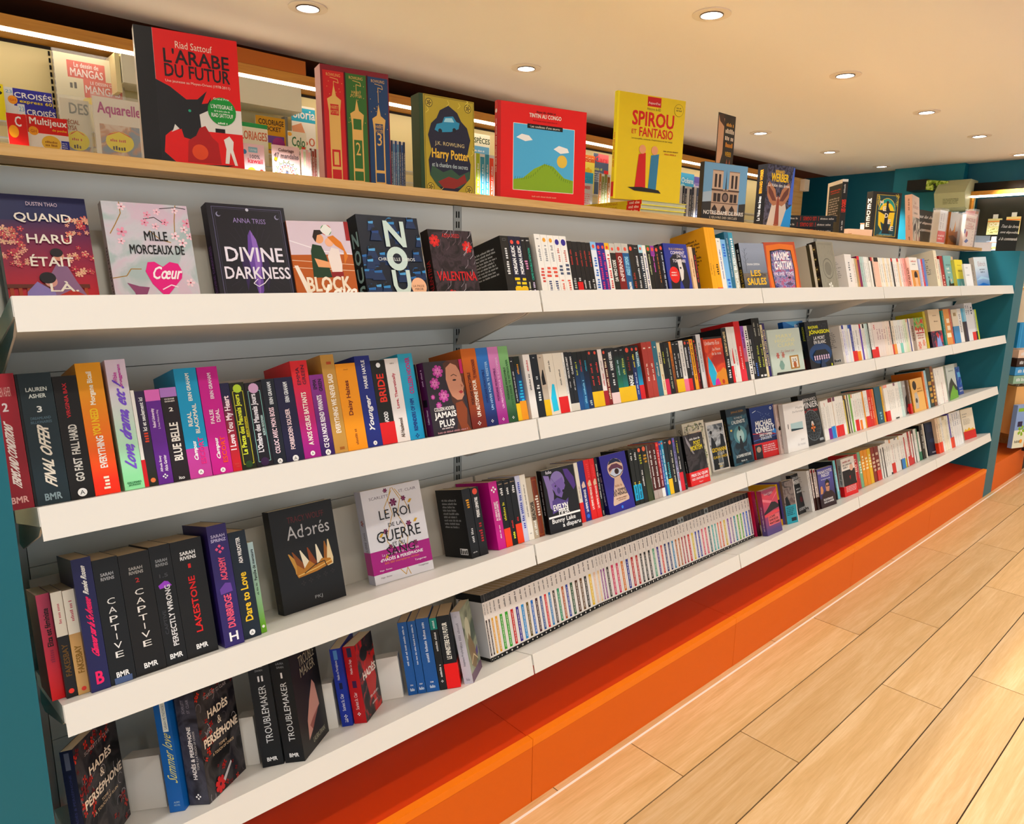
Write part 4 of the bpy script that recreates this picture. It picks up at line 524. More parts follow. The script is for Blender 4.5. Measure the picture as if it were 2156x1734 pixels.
[2, 3.1185, 0.0411, 0.0, 0.0148, 0.1656, 0.108, 'e89a20', {}],
[2, 3.1324, 0.0407, 0.0, 0.0214, 0.1677, 0.108, 'f2efe8', {'b': ('e01c24', 0.3)}],
[2, 3.1524, 0.0402, 0.0, 0.0215, 0.1673, 0.108, 'f2efe8', {'b': ('e01c24', 0.3)}],
[2, 3.1725, 0.0396, 0.0, 0.0305, 0.1678, 0.108, 'd82a20', {'t': [('~', 'f0c0a0', 0.2, 0.8, 0.4, 0)]}],
[2, 3.2009, 0.0388, 0.0, 0.0242, 0.1674, 0.108, 'e04a20', {'t': [('~', 'f0c0a0', 0.2, 0.8, 0.4, 0)]}],
[2, 3.2235, 0.0382, 0.0, 0.02, 0.1668, 0.108, 'e07828', {}],
[2, 3.2505, 0.0374, 0.0, 0.0725, 0.1716, 0.15, '156070', {'t': [('~', '80c0c8', 0.1, 0.4, 0.3, 0)]}],
[2, 3.318, 0.0355, 0.0, 0.0184, 0.1678, 0.108, 'f0b83c', {}],
[2, 3.3352, 0.035, 0.0, 0.0162, 0.1679, 0.108, 'f0d8c8', {}],
[2, 3.3341, 0.0286, 0.0, 0.021, 0.1708, 0.108, 'f2efe8', {'b': ('e01c24', 0.28), 'c': ('f0a090', 0.08)}],
[2, 3.3542, 0.0283, 0.0, 0.0235, 0.1715, 0.108, 'f2efe8', {'b': ('e01c24', 0.28), 'c': ('f0a090', 0.08)}],
[2, 3.3768, 0.0279, 0.0, 0.0189, 0.1711, 0.108, 'f2efe8', {}],
[2, 3.3951, 0.0277, 0.0, 0.0191, 0.1711, 0.108, 'f2efe8', {}],
[2, 3.4134, 0.0274, 0.0, 0.0192, 0.1712, 0.108, 'f2efe8', {}],
[2, 3.4319, 0.0271, 0.0, 0.0194, 0.1712, 0.108, 'f2efe8', {'b': ('282828', 0.04)}],
[2, 3.4505, 0.0268, 0.0, 0.022, 0.1712, 0.108, 'f2efe8', {'b': ('282828', 0.04), 'c': ('806070', 0.08)}],
[2, 3.4716, 0.0265, 0.0, 0.0221, 0.171, 0.108, 'f2efe8', {}],
[2, 3.4929, 0.0262, 0.0, 0.0198, 0.1708, 0.108, 'f2efe8', {}],
[2, 3.512, 0.0259, 0.0, 0.02, 0.1708, 0.108, 'c8e0dc', {}],
[2, 3.5312, 0.0256, 0.0, 0.0201, 0.1718, 0.108, 'd0e4dc', {}],
[2, 3.6231, 0.0243, 0.0, 0.0235, 0.1687, 0.108, '7a6a60', {'b': ('d81c24', 0.3)}],
[2, 3.8343, 0.0211, 0.0, 0.0226, 0.1948, 0.15, 'e87818', {}],
[2, 3.856, 0.0208, 0.0, 0.0314, 0.1969, 0.13, 'a8d4e0', {}],
[2, 3.886, 0.0204, 0.0, 0.0638, 0.2065, 0.15, '143830', {'t': [('~', 'c09040', 0.1, 0.9, 0.8, 0)]}],
[2, 3.947, 0.0194, 0.0, 0.0384, 0.2095, 0.15, '7a4a20', {'t': [('~', 'd8b060', 0.1, 0.9, 0.8, 0)]}],
[2, 3.9979, 0.0187, 0.0, 0.0391, 0.196, 0.14, 'f2efe8', {'t': [('~', '808890', 0.8, 0.95, 0.2, 0), ('h', 'd05060', 0.04, 0.5)]}],
[2, 4.0353, 0.0181, 0.0, 0.0366, 0.1959, 0.14, 'f2efe8', {'t': [('~', '808890', 0.8, 0.95, 0.2, 0)]}],
[2, 4.0702, 0.0176, 0.0, 0.0401, 0.1961, 0.14, 'f2efe8', {'t': [('~', 'a02040', 0.0, 0.6, 0.2, 0)]}],
[2, 4.1085, 0.017, 0.0, 0.0407, 0.1961, 0.14, 'f2efe8', {'t': [('h', 'd05060', 0.04, 0.5)]}],
[3, 2.2483, 0.0681, 0.0, 0.0224, 0.1732, 0.13, 'c01820', {'g': 'c0205a', 't': [('~', 'e8c0c8', 0.2, 0.8, 0.3, 0)]}],
[3, 2.2546, 0.0585, 0.0, 0.0124, 0.1718, 0.13, 'b02060', {'g': '30141c'}],
[3, 2.4372, 0.0668, 0.0, 0.027, 0.1642, 0.12, 'f0b414', {'t': [('p', '181818', 0.14, 0.62, 'w')]}],
[3, 2.4523, 0.0601, 0.0, 0.0158, 0.1702, 0.12, '6a60a8', {'t': [('~', 'e05a90', 0.2, 0.6, 0.5, 0)]}],
[3, 2.6893, 0.0575, 0.0, 0.0121, 0.1729, 0.12, 'ece8e4', {'back': 'a8a098', 't': [('~', '808080', 0.2, 0.9, 0.3, 0)]}],
[3, 2.6969, 0.0552, 0.0, 0.0142, 0.1742, 0.12, 'ece8e4', {}],
[3, 2.7058, 0.0525, 0.0, 0.0237, 0.1759, 0.108, '4a2018', {'c': ('e0d4cc', 0.7), 't': [('~', '705050', 0.3, 0.9, 0.4, 0), ('o', 'a02030', 0.94, 0.6)]}],
[3, 2.7206, 0.0481, 0.0, 0.0224, 0.1744, 0.108, '3a1c18', {'c': ('e0d4cc', 0.7), 't': [('~', '705050', 0.3, 0.9, 0.4, 0), ('o', 'a02030', 0.94, 0.6)]}],
[3, 2.9377, 0.0623, 0.0, 0.0104, 0.172, 0.108, '1f2a30', {}],
[3, 2.9467, 0.0616, 0.0, 0.0226, 0.1726, 0.108, '7accd8', {'t': [('~', 'e8f4f4', 0.2, 0.8, 0.4, 0)]}],
[3, 3.1676, 0.0644, 0.0, 0.0222, 0.164, 0.12, 'd02a20', {'t': [('~', 'f8e0d0', 0.5, 0.9, 0.7, 0)]}],
[3, 3.188, 0.0636, 0.0, 0.0179, 0.1643, 0.12, 'c83a50', {}],
[3, 3.2045, 0.063, 0.0, 0.0334, 0.168, 0.13, '7ab890', {'t': [('~', 'f0f0e0', 0.4, 0.85, 0.6, 0)]}],
[3, 3.2352, 0.0618, 0.0, 0.0394, 0.1698, 0.13, 'f09a18', {'t': [('~', 'fff0c0', 0.45, 0.85, 0.6, 0)]}],
[3, 3.2713, 0.0605, 0.0, 0.0419, 0.1685, 0.13, 'f09a18', {'t': [('~', 'fff0c0', 0.45, 0.85, 0.6, 0)]}],
[3, 3.3097, 0.059, 0.0, 0.0378, 0.1684, 0.13, 'f0c010', {'t': [('~', 'fff0c0', 0.45, 0.85, 0.6, 0)]}],
[3, 3.3443, 0.0577, 0.0, 0.0431, 0.1683, 0.13, '8a2818', {'t': [('~', 'd8b8a0', 0.3, 0.9, 0.7, 0)]}],
[3, 3.3837, 0.0562, 0.0, 0.0458, 0.1658, 0.13, '7a2018', {'t': [('~', 'd8b8a0', 0.3, 0.9, 0.7, 0)], 'b': ('e02420', 0.3)}],
[3, 3.4336, 0.0551, 0.0, 0.0193, 0.163, 0.108, 'f2efe8', {}],
[3, 3.4536, 0.0554, 0.0, 0.0097, 0.1632, 0.108, '282828', {'c': ('f2efe8', 0.1)}],
[3, 3.4637, 0.0556, 0.0, 0.0195, 0.1645, 0.108, 'f2efe8', {}],
[3, 3.484, 0.0559, 0.0, 0.0123, 0.1643, 0.108, '302c2c', {'c': ('f2efe8', 0.1)}],
[3, 3.4967, 0.0561, 0.0, 0.0297, 0.1643, 0.108, 'f2efe8', {'back': 'b8b8b8'}],
[3, 3.5276, 0.0565, 0.0, 0.025, 0.1776, 0.108, 'f2efe8', {}],
[3, 3.5536, 0.0569, 0.0, 0.0189, 0.1737, 0.108, 'f2efe8', {'b': ('202020', 0.06)}],
[3, 3.5733, 0.0572, 0.0, 0.019, 0.1722, 0.108, 'f2efe8', {'b': ('e03020', 0.3), 'c': ('f0a070', 0.1)}],
[3, 3.5931, 0.0575, 0.0, 0.0256, 0.1712, 0.108, 'f2efe8', {'b': ('e03020', 0.3)}],
[3, 3.6198, 0.0579, 0.0, 0.0233, 0.1702, 0.108, 'f2efe8', {}],
[3, 3.644, 0.0583, 0.0, 0.0235, 0.1696, 0.108, 'f2efe8', {'c': ('808890', 0.05)}],
[3, 3.6685, 0.0587, 0.0, 0.0263, 0.1689, 0.108, 'f2efe8', {}],
[3, 3.696, 0.0591, 0.0, 0.0133, 0.1729, 0.108, 'f2efe8', {'b': ('20304a', 0.3), 'c': ('d8c060', 0.1)}],
[3, 3.7098, 0.0593, 0.0, 0.024, 0.1729, 0.108, 'f2efe8', {'b': ('1080d0', 0.3)}],
[3, 3.7348, 0.0597, 0.0, 0.0216, 0.1713, 0.108, 'f2efe8', {'b': ('1080d0', 0.3)}],
[3, 3.7573, 0.06, 0.0, 0.0163, 0.17, 0.108, 'f2efe8', {'b': ('c8d830', 0.28)}],
[3, 3.7743, 0.0603, 0.0, 0.0136, 0.1737, 0.108, 'c83028', {'c': ('f2efe8', 0.1)}],
[3, 3.7885, 0.0605, 0.0, 0.0165, 0.1742, 0.108, 'f2efe8', {}],
[3, 3.8057, 0.0608, 0.0, 0.0249, 0.1753, 0.108, 'f2efe8', {'b': ('d81828', 0.28)}],
[3, 3.8317, 0.0612, 0.0, 0.0251, 0.1757, 0.108, 'b02028', {'b': ('d81828', 0.28)}],
[3, 3.8579, 0.0616, 0.0, 0.0197, 0.1751, 0.108, 'f2efe8', {'b': ('d81828', 0.2)}],
[3, 3.8785, 0.0619, 0.0, 0.0142, 0.1753, 0.108, 'a82028', {}],
[3, 3.8933, 0.0621, 0.0, 0.0199, 0.1753, 0.108, 'f2efe8', {'c': ('502028', 0.1)}],
[3, 3.9141, 0.0624, 0.0, 0.0115, 0.1755, 0.108, '303030', {}],
[3, 3.926, 0.0626, 0.0, 0.0173, 0.176, 0.108, 'f2efe8', {}],
[3, 3.9441, 0.0629, 0.0, 0.0203, 0.1766, 0.108, 'f2efe8', {}],
[3, 3.9653, 0.0632, 0.0, 0.0175, 0.1747, 0.108, '1c7a60', {}],
[3, 3.9836, 0.0635, 0.0, 0.0265, 0.1542, 0.108, 'f2efe8', {'b': ('1c7a60', 0.3)}],
[3, 4.0198, 0.0628, 0.0, 0.0555, 0.1862, 0.14, '1a1614', {}],
[3, 4.0576, 0.0568, 0.0, 0.0147, 0.1885, 0.14, 'f0e8d8', {}],
[3, 4.1946, 0.0369, 0.0, 0.0396, 0.1982, 0.14, 'e8c8a8', {'b': ('f04818', 0.3)}],
[3, 4.2306, 0.0358, 0.0, 0.0369, 0.1967, 0.14, 'f0e0c0', {'b': ('f04818', 0.3)}],
[3, 4.2641, 0.0347, 0.0, 0.0324, 0.1955, 0.14, 'f2efe8', {}],
[3, 4.2936, 0.0337, 0.0, 0.0393, 0.195, 0.14, 'f0e8d0', {'c': ('c8b890', 0.1)}],
[3, 4.3293, 0.0326, 0.0, 0.0365, 0.1936, 0.14, 'f0e8d0', {'t': [('~', '808060', 0.3, 0.9, 0.2, 0)]}],
[3, 4.3623, 0.0315, 0.0, 0.0268, 0.1937, 0.13, 'f0f0e8', {}],
[3, 4.3866, 0.0308, 0.0, 0.0236, 0.2007, 0.13, '4030a0', {'b': ('f05020', 0.3)}],
[3, 4.408, 0.0301, 0.0, 0.0374, 0.2002, 0.13, 'f2efe8', {'b': ('e04018', 0.3)}],
[3, 4.4419, 0.029, 0.0, 0.0379, 0.1992, 0.14, 'ececec', {'t': [('~', '8088a0', 0.6, 0.95, 0.4, 0)]}],
[3, 4.4762, 0.0279, 0.0, 0.0383, 0.1994, 0.14, 'ececec', {'t': [('~', '8088a0', 0.6, 0.95, 0.4, 0)]}],
[3, 4.5108, 0.0268, 0.0, 0.0388, 0.1996, 0.14, 'ececec', {'t': [('~', '8088a0', 0.6, 0.95, 0.4, 0)]}],
[3, 4.5458, 0.0256, 0.0, 0.0392, 0.1986, 0.14, 'f0f0f0', {'t': [('~', 'c0c0c0', 0.6, 0.95, 0.4, 0)]}]]
G4=[[3, 0.6841, 0.0884, -0.7061, 0.0226, 0.1727, 0.108, '1f62a4', {'t': [('~', 'd8e4f4', 0.4, 0.95, 0.2, 0), ('734', 'f0f4f8', 0.12, 0.14, 0.3, 0, 'h'), ('folio', 'e0ecf8', 0.05, 0.09, 0.45, 0, 'h')]}], [3, 0.7019, 0.0732, -0.7061, 0.0196, 0.172, 0.108, '1f62a4', {'t': [('~', 'd8e4f4', 0.4, 0.95, 0.2, 0), ('737', 'f0f4f8', 0.12, 0.14, 0.4, 0, 'h'), ('folio', 'e0ecf8', 0.05, 0.09, 0.6, 0, 'h')]}], [3, 0.7174, 0.06, -0.7061, 0.0311, 0.1744, 0.108, '1f62a4', {'t': [('~', 'd8e4f4', 0.4, 0.95, 0.2, 0), ('738', 'f0f4f8', 0.12, 0.14, 0.25, 0, 'h'), ('folio', 'e0ecf8', 0.05, 0.09, 0.4, 0, 'h')]}], [3, 0.7417, 0.0393, -0.7061, 0.0171, 0.171, 0.108, '1c2024', {'c': ('128a80', 0.16), 't': [('~', 'e0f0f0', 0.86, 0.96, 0.3, 0), ('~', 'd8d8d8', 0.54, 0.8, 0.3, 0), ('~', 'f0f0f0', 0.18, 0.36, 0.3, 0), ('x', 'ffffff', 0.12, 0.4)]}], [3, 0.7553, 0.0277, -0.7061, 0.0313, 0.173, 0.108, '131c26', {'b': ('e81418', 0.34), 't': [('LE MINISTERE DU FUTUR', 'f0f0e8', 0.4, 0.9, 0.36), ('STANLEY ROBINSON', 'f8e8e0', 0.03, 0.32, 0.3), ('~', 'e8e8e8', 0.93, 0.96, 0.7, 0)]}]]
SER=[(0.9162, 0.0098, 0.06, '3a1c18'), (0.926, 0.0092, 0.0601, '3a1c18'), (0.9352, 0.0124, 0.0607, 'eaa818'), (0.9476, 0.0153, 0.0615, 'eaa818'), (0.9629, 0.019, 0.0625, '3fa82c'), (0.9819, 0.0204, 0.0638, '3fa82c'), (1.0023, 0.0199, 0.0651, 'cc1c1c'), (1.0222, 0.0207, 0.0664, '3a1c90'), (1.0429, 0.0202, 0.0678, '1c90d8'), (1.0631, 0.0176, 0.0691, '6a5a10'), (1.0807, 0.018, 0.0703, '1c70c8'), (1.0987, 0.0187, 0.0714, '4a1830'), (1.1174, 0.0179, 0.0727, '30609c'), (1.1353, 0.0179, 0.0739, 'd81c30'), (1.1531, 0.017, 0.075, '1c80c0'), (1.1701, 0.0185, 0.0762, '584c48'), (1.1886, 0.0196, 0.0774, '18906a'), (1.2083, 0.0184, 0.0787, 'b8601c'), (1.2266, 0.0187, 0.0799, '1c409c'), (1.2453, 0.0219, 0.0811, '205c38'), (1.2672, 0.023, 0.0825, '5c3818'), (1.2901, 0.0204, 0.0841, '6a4c18'), (1.3105, 0.0211, 0.0854, '101010'), (1.3316, 0.0225, 0.0868, 'ecc020'), (1.3541, 0.02, 0.0879, 'f0c8a8'), (1.3741, 0.015, 0.0876, 'f0c890'), (1.3891, 0.0106, 0.0874, '8a1888'), (1.3996, 0.0133, 0.0872, '8a1888'), (1.413, 0.0204, 0.087, '3c342c'), (1.4334, 0.0226, 0.0867, 'd03868'), (1.456, 0.0224, 0.0864, 'd03868'), (1.4784, 0.0241, 0.086, 'd87818'), (1.5025, 0.0245, 0.0856, '1c2c8c'), (1.5269, 0.024, 0.0852, 'b81820'), (1.551, 0.0224, 0.0849, 'b81820'), (1.5734, 0.0198, 0.0845, '141414'), (1.5931, 0.0208, 0.0842, '141414'), (1.6139, 0.0225, 0.0839, '141414'), (1.6364, 0.0227, 0.0835, '60a080'), (1.6591, 0.021, 0.0832, '381c88'), (1.6802, 0.0195, 0.0829, 'd84838'), (1.6996, 0.0207, 0.0826, '1c3870'), (1.7203, 0.0204, 0.0822, '1c3870'), (1.7408, 0.0191, 0.0819, '2080b0'), (1.7599, 0.019, 0.0816, 'b06820'), (1.7788, 0.0176, 0.0813, 'b06820'), (1.7964, 0.016, 0.0811, 'a81838'), (1.8124, 0.0175, 0.0808, 'a81838'), (1.83, 0.0229, 0.0805, 'c82020'), (1.8529, 0.0215, 0.0802, 'd8c038'), (1.8743, 0.0177, 0.0798, '2848a0'), (1.892, 0.02, 0.0796, '2848a0'), (1.912, 0.0202, 0.0793, 'd85870'), (1.9322, 0.0216, 0.0789, 'd85870'), (1.9538, 0.0222, 0.0786, '146870'), (1.976, 0.0197, 0.0783, '40a8a8'), (1.9957, 0.0168, 0.078, '40a8a8'), (2.0125, 0.0168, 0.0777, 'd87050'), (2.0293, 0.021, 0.0774, 'd87050'), (2.0503, 0.0243, 0.0771, 'd8b840'), (2.0746, 0.022, 0.0767, '8058a8'), (2.0966, 0.0211, 0.0764, '887098'), (2.1177, 0.0225, 0.0761, '1888a0'), (2.1402, 0.0222, 0.0757, '60a838'), (2.1624, 0.02, 0.0754, '60a838'), (2.1824, 0.0201, 0.0751, '2868c8'), (2.2025, 0.0218, 0.0747, '2868c8'), (2.2243, 0.0185, 0.0744, '502060')]
MG=[('a', 2, 0.244, 0.0532, 0.1255), ('b', 2, 0.3002, 0.1485, 0.1219), ('c', 1, 0.3243, 0.1162, 0.1239), ('d', 0, 0.2677, 0.057, 0.1453), ('e', 0, 0.327, 0.1214, 0.1499), ('f', 2, 0.4669, 0.2287, 0.2753), ('g', 0, 0.437, 0.0916, 0.2276), ('h', 0, 0.5328, 0.1568, 0.2431), ('i', 1, 1.0674, 0.1637, 0.1731), ('j', 0, 1.0077, 0.0737, 0.1868), ('k', 0, 1.0818, 0.098, 0.1549), ('l', 2, 1.2162, 0.1369, 0.1577), ('m', 0, 1.202, 0.1255, 0.1603), ('n', 1, 1.3305, 0.0886, 0.1672), ('o', 2, 1.4048, 0.1195, 0.2374), ('p', 0, 1.329, 0.046, 0.154), ('q', 0, 1.377, 0.0443, 0.1642), ('r', 0, 1.7842, 0.1051, 0.2548), ('s', 2, 2.4725, 0.1408, 0.2561), ('t', 0, 2.3153, 0.1286, 0.2518), ('u', 2, 3.3746, 0.1204, 0.24), ('v', 2, 3.4968, 0.1524, 0.2635), ('w', 0, 3.1617, 0.1304, 0.2481), ('x', 0, 3.3013, 0.1087, 0.2462), ('y', 2, 4.4364, 0.2028, 0.2352), ('z', 2, 4.6474, 0.0933, 0.2257), ('1', 0, 4.155, 0.2596, 0.2525)]
F={'arabe': (4, 0.2681, 0.3041, -0.1896, 0.177, 0.03, 0.2458, 0.0348), 'boxset': (4, 0.6268, 0.2922, -0.1884, 0.1541, 0.13, 0.2465, 0.0372), 'gold': (4, 0.8837, 0.2966, -0.0998, 0.1561, 0.04, 0.2319, 0.0363), 'congo': (4, 1.1282, 0.2987, -0.2307, 0.2802, 0.015, 0.2544, 0.0098), 'yellow': (4, 1.5813, 0.282, -0.2461, 0.2626, 0.0133, 0.3491, -0.0112), 'cathedral': (4, 2.0876, 0.2984, -0.1882, 0.2226, 0.02, 0.2059, -0.0015), 'angel': (4, 2.5097, 0.2916, -0.2027, 0.1609, 0.0467, 0.2422, -0.0053), 'ogres': (4, 3.2102, 0.2975, -0.6686, 0.0265, 0.1315, 0.2518, 0.0393), 'medee': (4, 3.5534, 0.2941, -0.3518, 0.1931, 0.0357, 0.2265, 0.0244), 'pinkthick': (4, 4.1332, 0.2905, 0.1725, 0.2327, 0.0346, 0.2616, 0.1249), 'haru': (0, 0.0229, 0.196, 0.0043, 0.1277, 0.03, 0.2111, 0.0001), 'mille': (0, 0.1698, 0.175, -0.0041, 0.1394, 0.0209, 0.2031, 0.0005), 'divine': (0, 0.3395, 0.1601, 0.0014, 0.1506, 0.0268, 0.2078, 0.0006), 'block': (0, 0.4879, 0.1548, -0.1193, 0.1283, 0.03, 0.1807, 0.0002), 'nous': (0, 0.6412, 0.146, 0.0027, 0.1564, 0.0386, 0.2012, 0.0), 'valen': (0, 0.8142, 0.1361, -0.008, 0.1259, 0.0295, 0.1748, 0.0), 'mari': (0, 1.6749, 0.1168, -0.0064, 0.1224, 0.02, 0.169, 0.0003), 'saules': (0, 2.1043, 0.1096, -0.0909, 0.1446, 0.0167, 0.1835, -0.0004), 'prime': (0, 2.3157, 0.1304, -0.1654, 0.1811, 0.02, 0.1995, -0.0005), 'ornate': (0, 2.7021, 0.1121, -0.0515, 0.1364, 0.0379, 0.2132, 0.0002), 'ornback': (0, 2.6565, 0.1271, -0.9097, 0.0016, 0.1007, 0.2081, -0.0004), 'portr': (0, 3.6586, 0.1005, -0.0363, 0.1009, 0.0209, 0.1678, 0.0004), 'lait': (0, 4.2212, 0.1161, -0.0392, 0.1127, 0.02, 0.1947, -0.0002), 'yeltea': (0, 4.3228, 0.0949, -0.0086, 0.1331, 0.02, 0.1696, -0.0003), 'whsm': (0, 4.3578, 0.0619, -0.0385, 0.1073, 0.01, 0.1374, -0.0002), 'eldr': (0, 4.7792, 0.1206, -0.1482, 0.1622, 0.0257, 0.2002, -0.0002), 'jamais': (1, 0.7309, 0.04, 0.0, 0.1051, 0.026, 0.162, 0.0003), 'eco': (1, 1.8273, 0.0521, -0.0174, 0.1058, 0.02, 0.1608, -0.0), 'vase': (1, 2.2429, 0.0556, -0.0019, 0.2466, 0.02, 0.1668, -0.0004), 'niel': (1, 2.4176, 0.0793, -0.0001, 0.1602, 0.02, 0.1948, 0.0001), 'snow': (1, 2.525, 0.0482, -0.042, 0.1828, 0.02, 0.1847, 0.0005), 'strawb': (1, 3.7084, 0.0619, -0.0197, 0.1256, 0.0177, 0.1629, 0.0001), 'lowry': (1, 3.925, 0.0609, -0.0103, 0.1671, 0.0138, 0.1989, -0.0003), 'crown': (2, 0.3992, 0.0982, 0.0196, 0.1397, 0.0299, 0.2109, 0.0034), 'roi': (2, 0.6105, 0.0989, -0.1081, 0.1474, 0.0355, 0.2106, 0.0277), 'bunny': (2, 1.0946, 0.034, -0.1237, 0.1081, 0.0211, 0.1674, -0.0044), 'keyhole': (2, 1.3319, 0.0342, 0.0035, 0.1144, 0.0172, 0.1665, 0.0489), 'mortem': (2, 1.7401, 0.0387, 0.0057, 0.1092, 0.0135, 0.1657, 0.0302), 'foliage': (2, 1.8343, 0.1076, -0.0058, 0.1274, 0.0258, 0.1964, -0.0001), 'noir': (2, 2.0259, 0.1412, -0.1708, 0.0901, 0.01, 0.1791, 0.0148), 'alien': (2, 2.1371, 0.1218, -0.1131, 0.1193, 0.0238, 0.2119, 0.0143), 'doubt': (2, 2.2777, 0.1143, -0.2334, 0.131, 0.02, 0.199, -0.0219), 'whitec': (2, 2.4177, 0.0552, -0.1438, 0.1316, 0.02, 0.1905, -0.031), 'mandala': (2, 2.5759, 0.0572, -0.0482, 0.1449, 0.03, 0.2077, 0.0391), 'greyb': (2, 3.5863, 0.0371, -0.0603, 0.0639, 0.01, 0.1686, -0.0001), 'amber': (2, 3.6678, 0.0238, -0.0233, 0.1551, 0.0093, 0.1669, 0.0135), 'kite': (2, 4.2098, 0.0282, 0.0732, 0.2069, 0.02, 0.195, -0.0022), 'rain': (2, 4.5845, 0.0874, 0.0182, 0.0873, 0.02, 0.1659, 0.0277), 'ruin': (3, 0.0118, -0.0144, 1.0242, 0.1682, 0.019, 0.1984, 0.003), 'chaos': (3, 0.2077, 0.0214, 0.6846, 0.1227, 0.0402, 0.212, -0.0087), 'trouble2': (3, 0.3249, 0.0664, -0.6153, 0.0411, 0.14, 0.212, 0.0113), 'trouble1': (3, 0.3894, 0.0112, 0.7344, 0.1264, 0.0408, 0.212, 0.0021), 'bluesm': (3, 0.51, 0.0852, -0.7455, 0.0237, 0.108, 0.173, -0.0321), 'redsaga': (3, 0.5518, 0.0507, 0.6954, 0.1007, 0.0285, 0.1706, 0.0037), 'lavfolio': (3, 0.8088, -0.0041, 0.6924, 0.1002, 0.0224, 0.174, 0.0416), 'summer': (3, 0.1497, 0.061, -0.7238, 0.0275, 0.14, 0.21, 0.0005), 'serfirst': (3, 0.9337, 0.0799, -0.1528, 0.01, 0.0563, 0.1341, 0.1211), 'riser1': (3, 0.0998, 0.1284, -0.7544, 0.0726, 0.05, 0.0976, 0.0109), 'riser2': (3, 0.3022, 0.1016, -0.719, 0.0351, 0.05, 0.0969, 0.0237), 'riser3': (3, 0.4839, 0.0927, -0.6406, 0.0244, 0.05, 0.0996, -0.0162), 'riser4': (3, 0.6307, 0.1131, -0.6509, 0.0537, 0.05, 0.098, 0.0047), 'dame': (3, 2.2591, 0.0282, -0.052, 0.1032, 0.021, 0.1717, 0.0001), 'rock': (3, 2.453, 0.0486, -0.337, 0.0596, 0.015, 0.173, -0.0183), 'werber': (3, 2.6258, 0.085, 0.0109, 0.0765, 0.02, 0.1677, 0.0826), 'shades': (3, 2.7427, 0.0435, -0.1389, 0.1115, 0.013, 0.1682, -0.025), 'blackd': (3, 2.9881, 0.0484, -0.0984, 0.1133, 0.0204, 0.1704, -0.0191), 'navyb': (3, 4.1289, 0.0703, -0.2474, 0.0954, 0.02, 0.1842, 0.0081), 'sunred': (3, 4.7061, 0.056, -0.1573, 0.1491, 0.02, 0.1856, 0.0071)}
FIX = {'yellow': lambda X, s, a, W, T, H: (X, s, a, W, T, H - .041), 'ornback': lambda X, s, a, W, T, H: (2.655, .118, 0, .022, .1, .2), 'ogres': lambda X, s, a, W, T, H: (X, s, a, W, T, H)}
PILE = .0415
# ================================================================ the room
FL = MB(); FL.box(-3.1, 7.3, -3.3, 2.7, -.05, -.004, mat('4a3a2c', .8)); floor = struct(FL.build('floor'))
tile = wood_mat('c29a68', 'd4ae7a', 'e6c89c', 1.3, 22, 1, .38, 1); grout = mat('f8f0e4', .7)
def plank(x0, x1, y0, y1):
    g = .0018; b = MB(); b.box(x0 + g, x1 - g, y0 + g, y1 - g, -.004, 0, tile); return b.build('plank', floor)
YR = [-.036] + [-.224 - .1892 * i for i in range(14)]
OFF = (1.39, 1.692, 2.298, 2.598, 2.9, 1.39, 1.75, 2.2, 2.5, 1.5, 1.9, 2.4, 1.3, 1.6)
for i in range(14):
    x = OFF[i] - 1.195 * 3
    while x < 7: plank(max(x, -1.5), min(x + 1.195, 7), YR[i + 1], YR[i]) if x + 1.195 > -1.5 else None; x += 1.195
for i in range(7): x = 1.083 - 1.198 * 1 + i * 1.198; plank(max(x, -.3), min(x + 1.198, 7), -.0335, .0)
b = MB(); b.box(-.5, 7, -.0385, -.0315, -.004, .0002, grout); b.build('grout_line', floor)
CE = MB(); CE.box(-3.1, 7.3, -3.3, 2.11, CZ, CZ + .05, mat('fff6ee', .85, .92)); struct(CE.build('ceiling'))
teal_d = mat('10687c', .5, .95); 
for nm, q, m in (('wall_far', (7.0, 7.1, -3.2, 2.65), teal_d), ('wall_back', (-3, 7, 2.45, 2.5), mat('4a3020', .8))):
    b = MB(); b.box(q[0], q[1], q[2], q[3], -.004, CZ, m); struct(b.build(nm))
b = MB(); b.box(6.9, 6.998, .9, 1.46, -.004, CZ - .0005, mat('147488', .5, .95)); struct(b.build('trim_1'))
b = MB(); b.box(-3.1, 7.3, 2.1105, 2.7, CZ + .0, CZ + .05, mat('7a5236', .8)); struct(b.build('ceiling_shade'))  # dark brown strip paints the shade on the ceiling above the fascia
# unseen open shop front and side, added to let fill daylight in: posts, rails
fr = mat('d8d4cc', .5, .8)
for nm, pts in (('fill_opening_1', [('x', q) for q in (-3, -1, 1, 3, 5, 6.95)]), ('fill_opening_2', [('y', q) for q in (-3.2, -1.3, .6, 2.3)])):
    r = empty(nm); struct(r)
    for ax, q in pts:
        b = MB(); b.box(q - .03, q + .03, -3.28, -3.22, 0, CZ, fr) if ax == 'x' else b.box(-3.08, -3.02, q - .03, q + .03, 0, CZ, fr); b.build('mullion', r)
    for z in (.0, CZ - .08): b = MB(); b.box(-3, 7, -3.28, -3.22, z, z + .08, fr) if nm == 'fill_opening_1' else b.box(-3.08, -3.02, -3.2, 2.3, z, z + .08, fr); b.build('rail', r)
